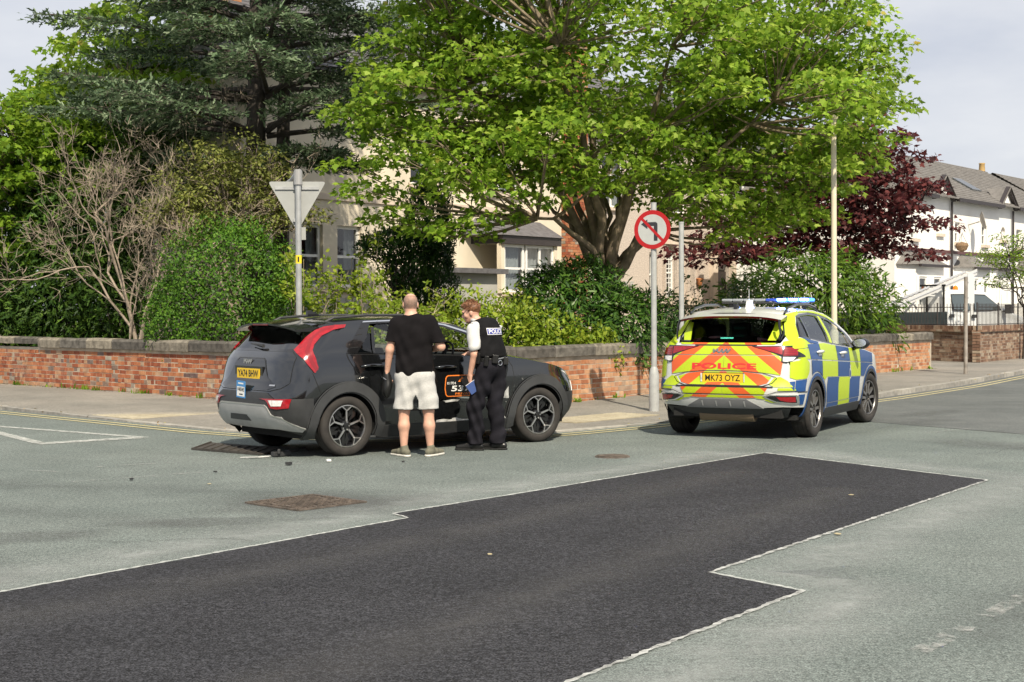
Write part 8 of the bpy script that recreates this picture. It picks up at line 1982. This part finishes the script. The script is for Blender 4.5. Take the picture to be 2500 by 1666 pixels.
# dark hatchback parked behind the garden wall
pc = empty('parked_car', (3.35, 30.2, 0), R(-20), 'grey hatchback parked behind the garden wall, mostly hidden by bushes', 'car')
sh2 = Shell([(.2, -.6, .78, 3.2), (.5, -.72, .85, 3.35), (.75, -.72, .86, 3.33), (.95, -.66, .84, 3.2), (1.2, -.5, .75, 3.1), (1.42, -.3, .62, 3.0)], .5, 2.6, .7, 2.5)
X2 = lambda x, z: sh2.x(x, z); M_silvp = pbr('silver_blue_paint', (.16, .19, .21), .3, .6, coat=1)
lw = [sh2.r(0, .25), X2(-.35, .25)] + [X2(*p) for p in arc(0, .3, .36, 190, -8)] + [X2(1.2, .22)] + [X2(*p) for p in arc(2.5, .3, .36, 188, -8)] + [(sh2.bend[5], .25), (sh2.bend[50], .78), X2(3.0, .80), X2(2.0, .94), X2(.5, .95), X2(-.4, .98), sh2.r(0, .98)]
pm = PM(sh2); pm.panel(lw, 0, .08); pm.panel([(-a, z) for a, z in lw][::-1], 0, .08); pm.build('body', M_silvp, pc)
gz = [X2(-.2, .96), X2(0, 1.36), X2(.9, 1.38), X2(1.35, 1.30), X2(1.95, .95)]
for sd in (1, -1): panel(sh2, 'window', [(sd * a, z) for a, z in gz], MATS['van_glass'], pc, .0)
grid('bonnet', lambda u, v_: (1.95 + u * 1.2, (v_ - .5) * 1.5, .945 - .16 * u * u + .03 * (1 - (2 * v_ - 1) ** 2)), 6, 8, M_silvp, pc)
grid('windscreen', lambda u, v_: (2.0 - .68 * u + .08 * (1 - (2 * v_ - 1) ** 2), (v_ - .5) * (1.5 - .25 * u), .95 + .42 * u), 4, 8, MATS['van_glass'], pc)
grid('roof', lambda u, v_: (-.35 + u * 1.7, (v_ - .5) * 1.26, 1.37 + .05 * (1 - (2 * v_ - 1) ** 2) - .04 * (2 * u - 1) ** 2), 6, 8, M_silvp, pc)
grid('rear_window', lambda u, v_: (-.68 + .35 * u, (v_ - .5) * (1.4 - .2 * u), .97 + .38 * u), 3, 6, MATS['van_glass'], pc)
for x in (0, 2.5):
    for sd in (1, -1): wheel(pc, x, -.74 * sd, .3, .3, .19, .19, -sd, 0, 'sport', [M_gloss, M_clad])
# ------------------------------------------------------------------ the far side of the road, behind the camera: unseen row, added for its reflections in car paint and glass
ho = tag(bpy.data.objects.new('street_behind', None), 'unseen brick terrace across the road, added behind the camera for reflections', None, None, 'structure'); COL.objects.link(ho)
M_obr = pbr('far_red_brick', (.20, .09, .06), .9, var=.2, vscale=2)
for k in range(8):
    x = -34 + 8.5 * k; b = MB(); b.b2((x, -27, 0), (x + 8.4, -19, 5.8)); w = b.build('house_block', M_obr, ho)
    pydata('roof', [(x, -18.7, 5.7), (x + 8.4, -18.7, 5.7), (x + 8.4, -23, 8.6), (x, -23, 8.6), (x, -27.3, 5.7), (x + 8.4, -27.3, 5.7)], [(0, 1, 2, 3), (3, 2, 5, 4)], M_slate, w)
    for wx in (1.2, 5.2):
        for wz in (1.0, 3.6): b = MB(); b.b2((x + wx, -19.02, wz), (x + wx + 1.5, -18.95, wz + 1.6)); b.build('window', M_gloss, w)
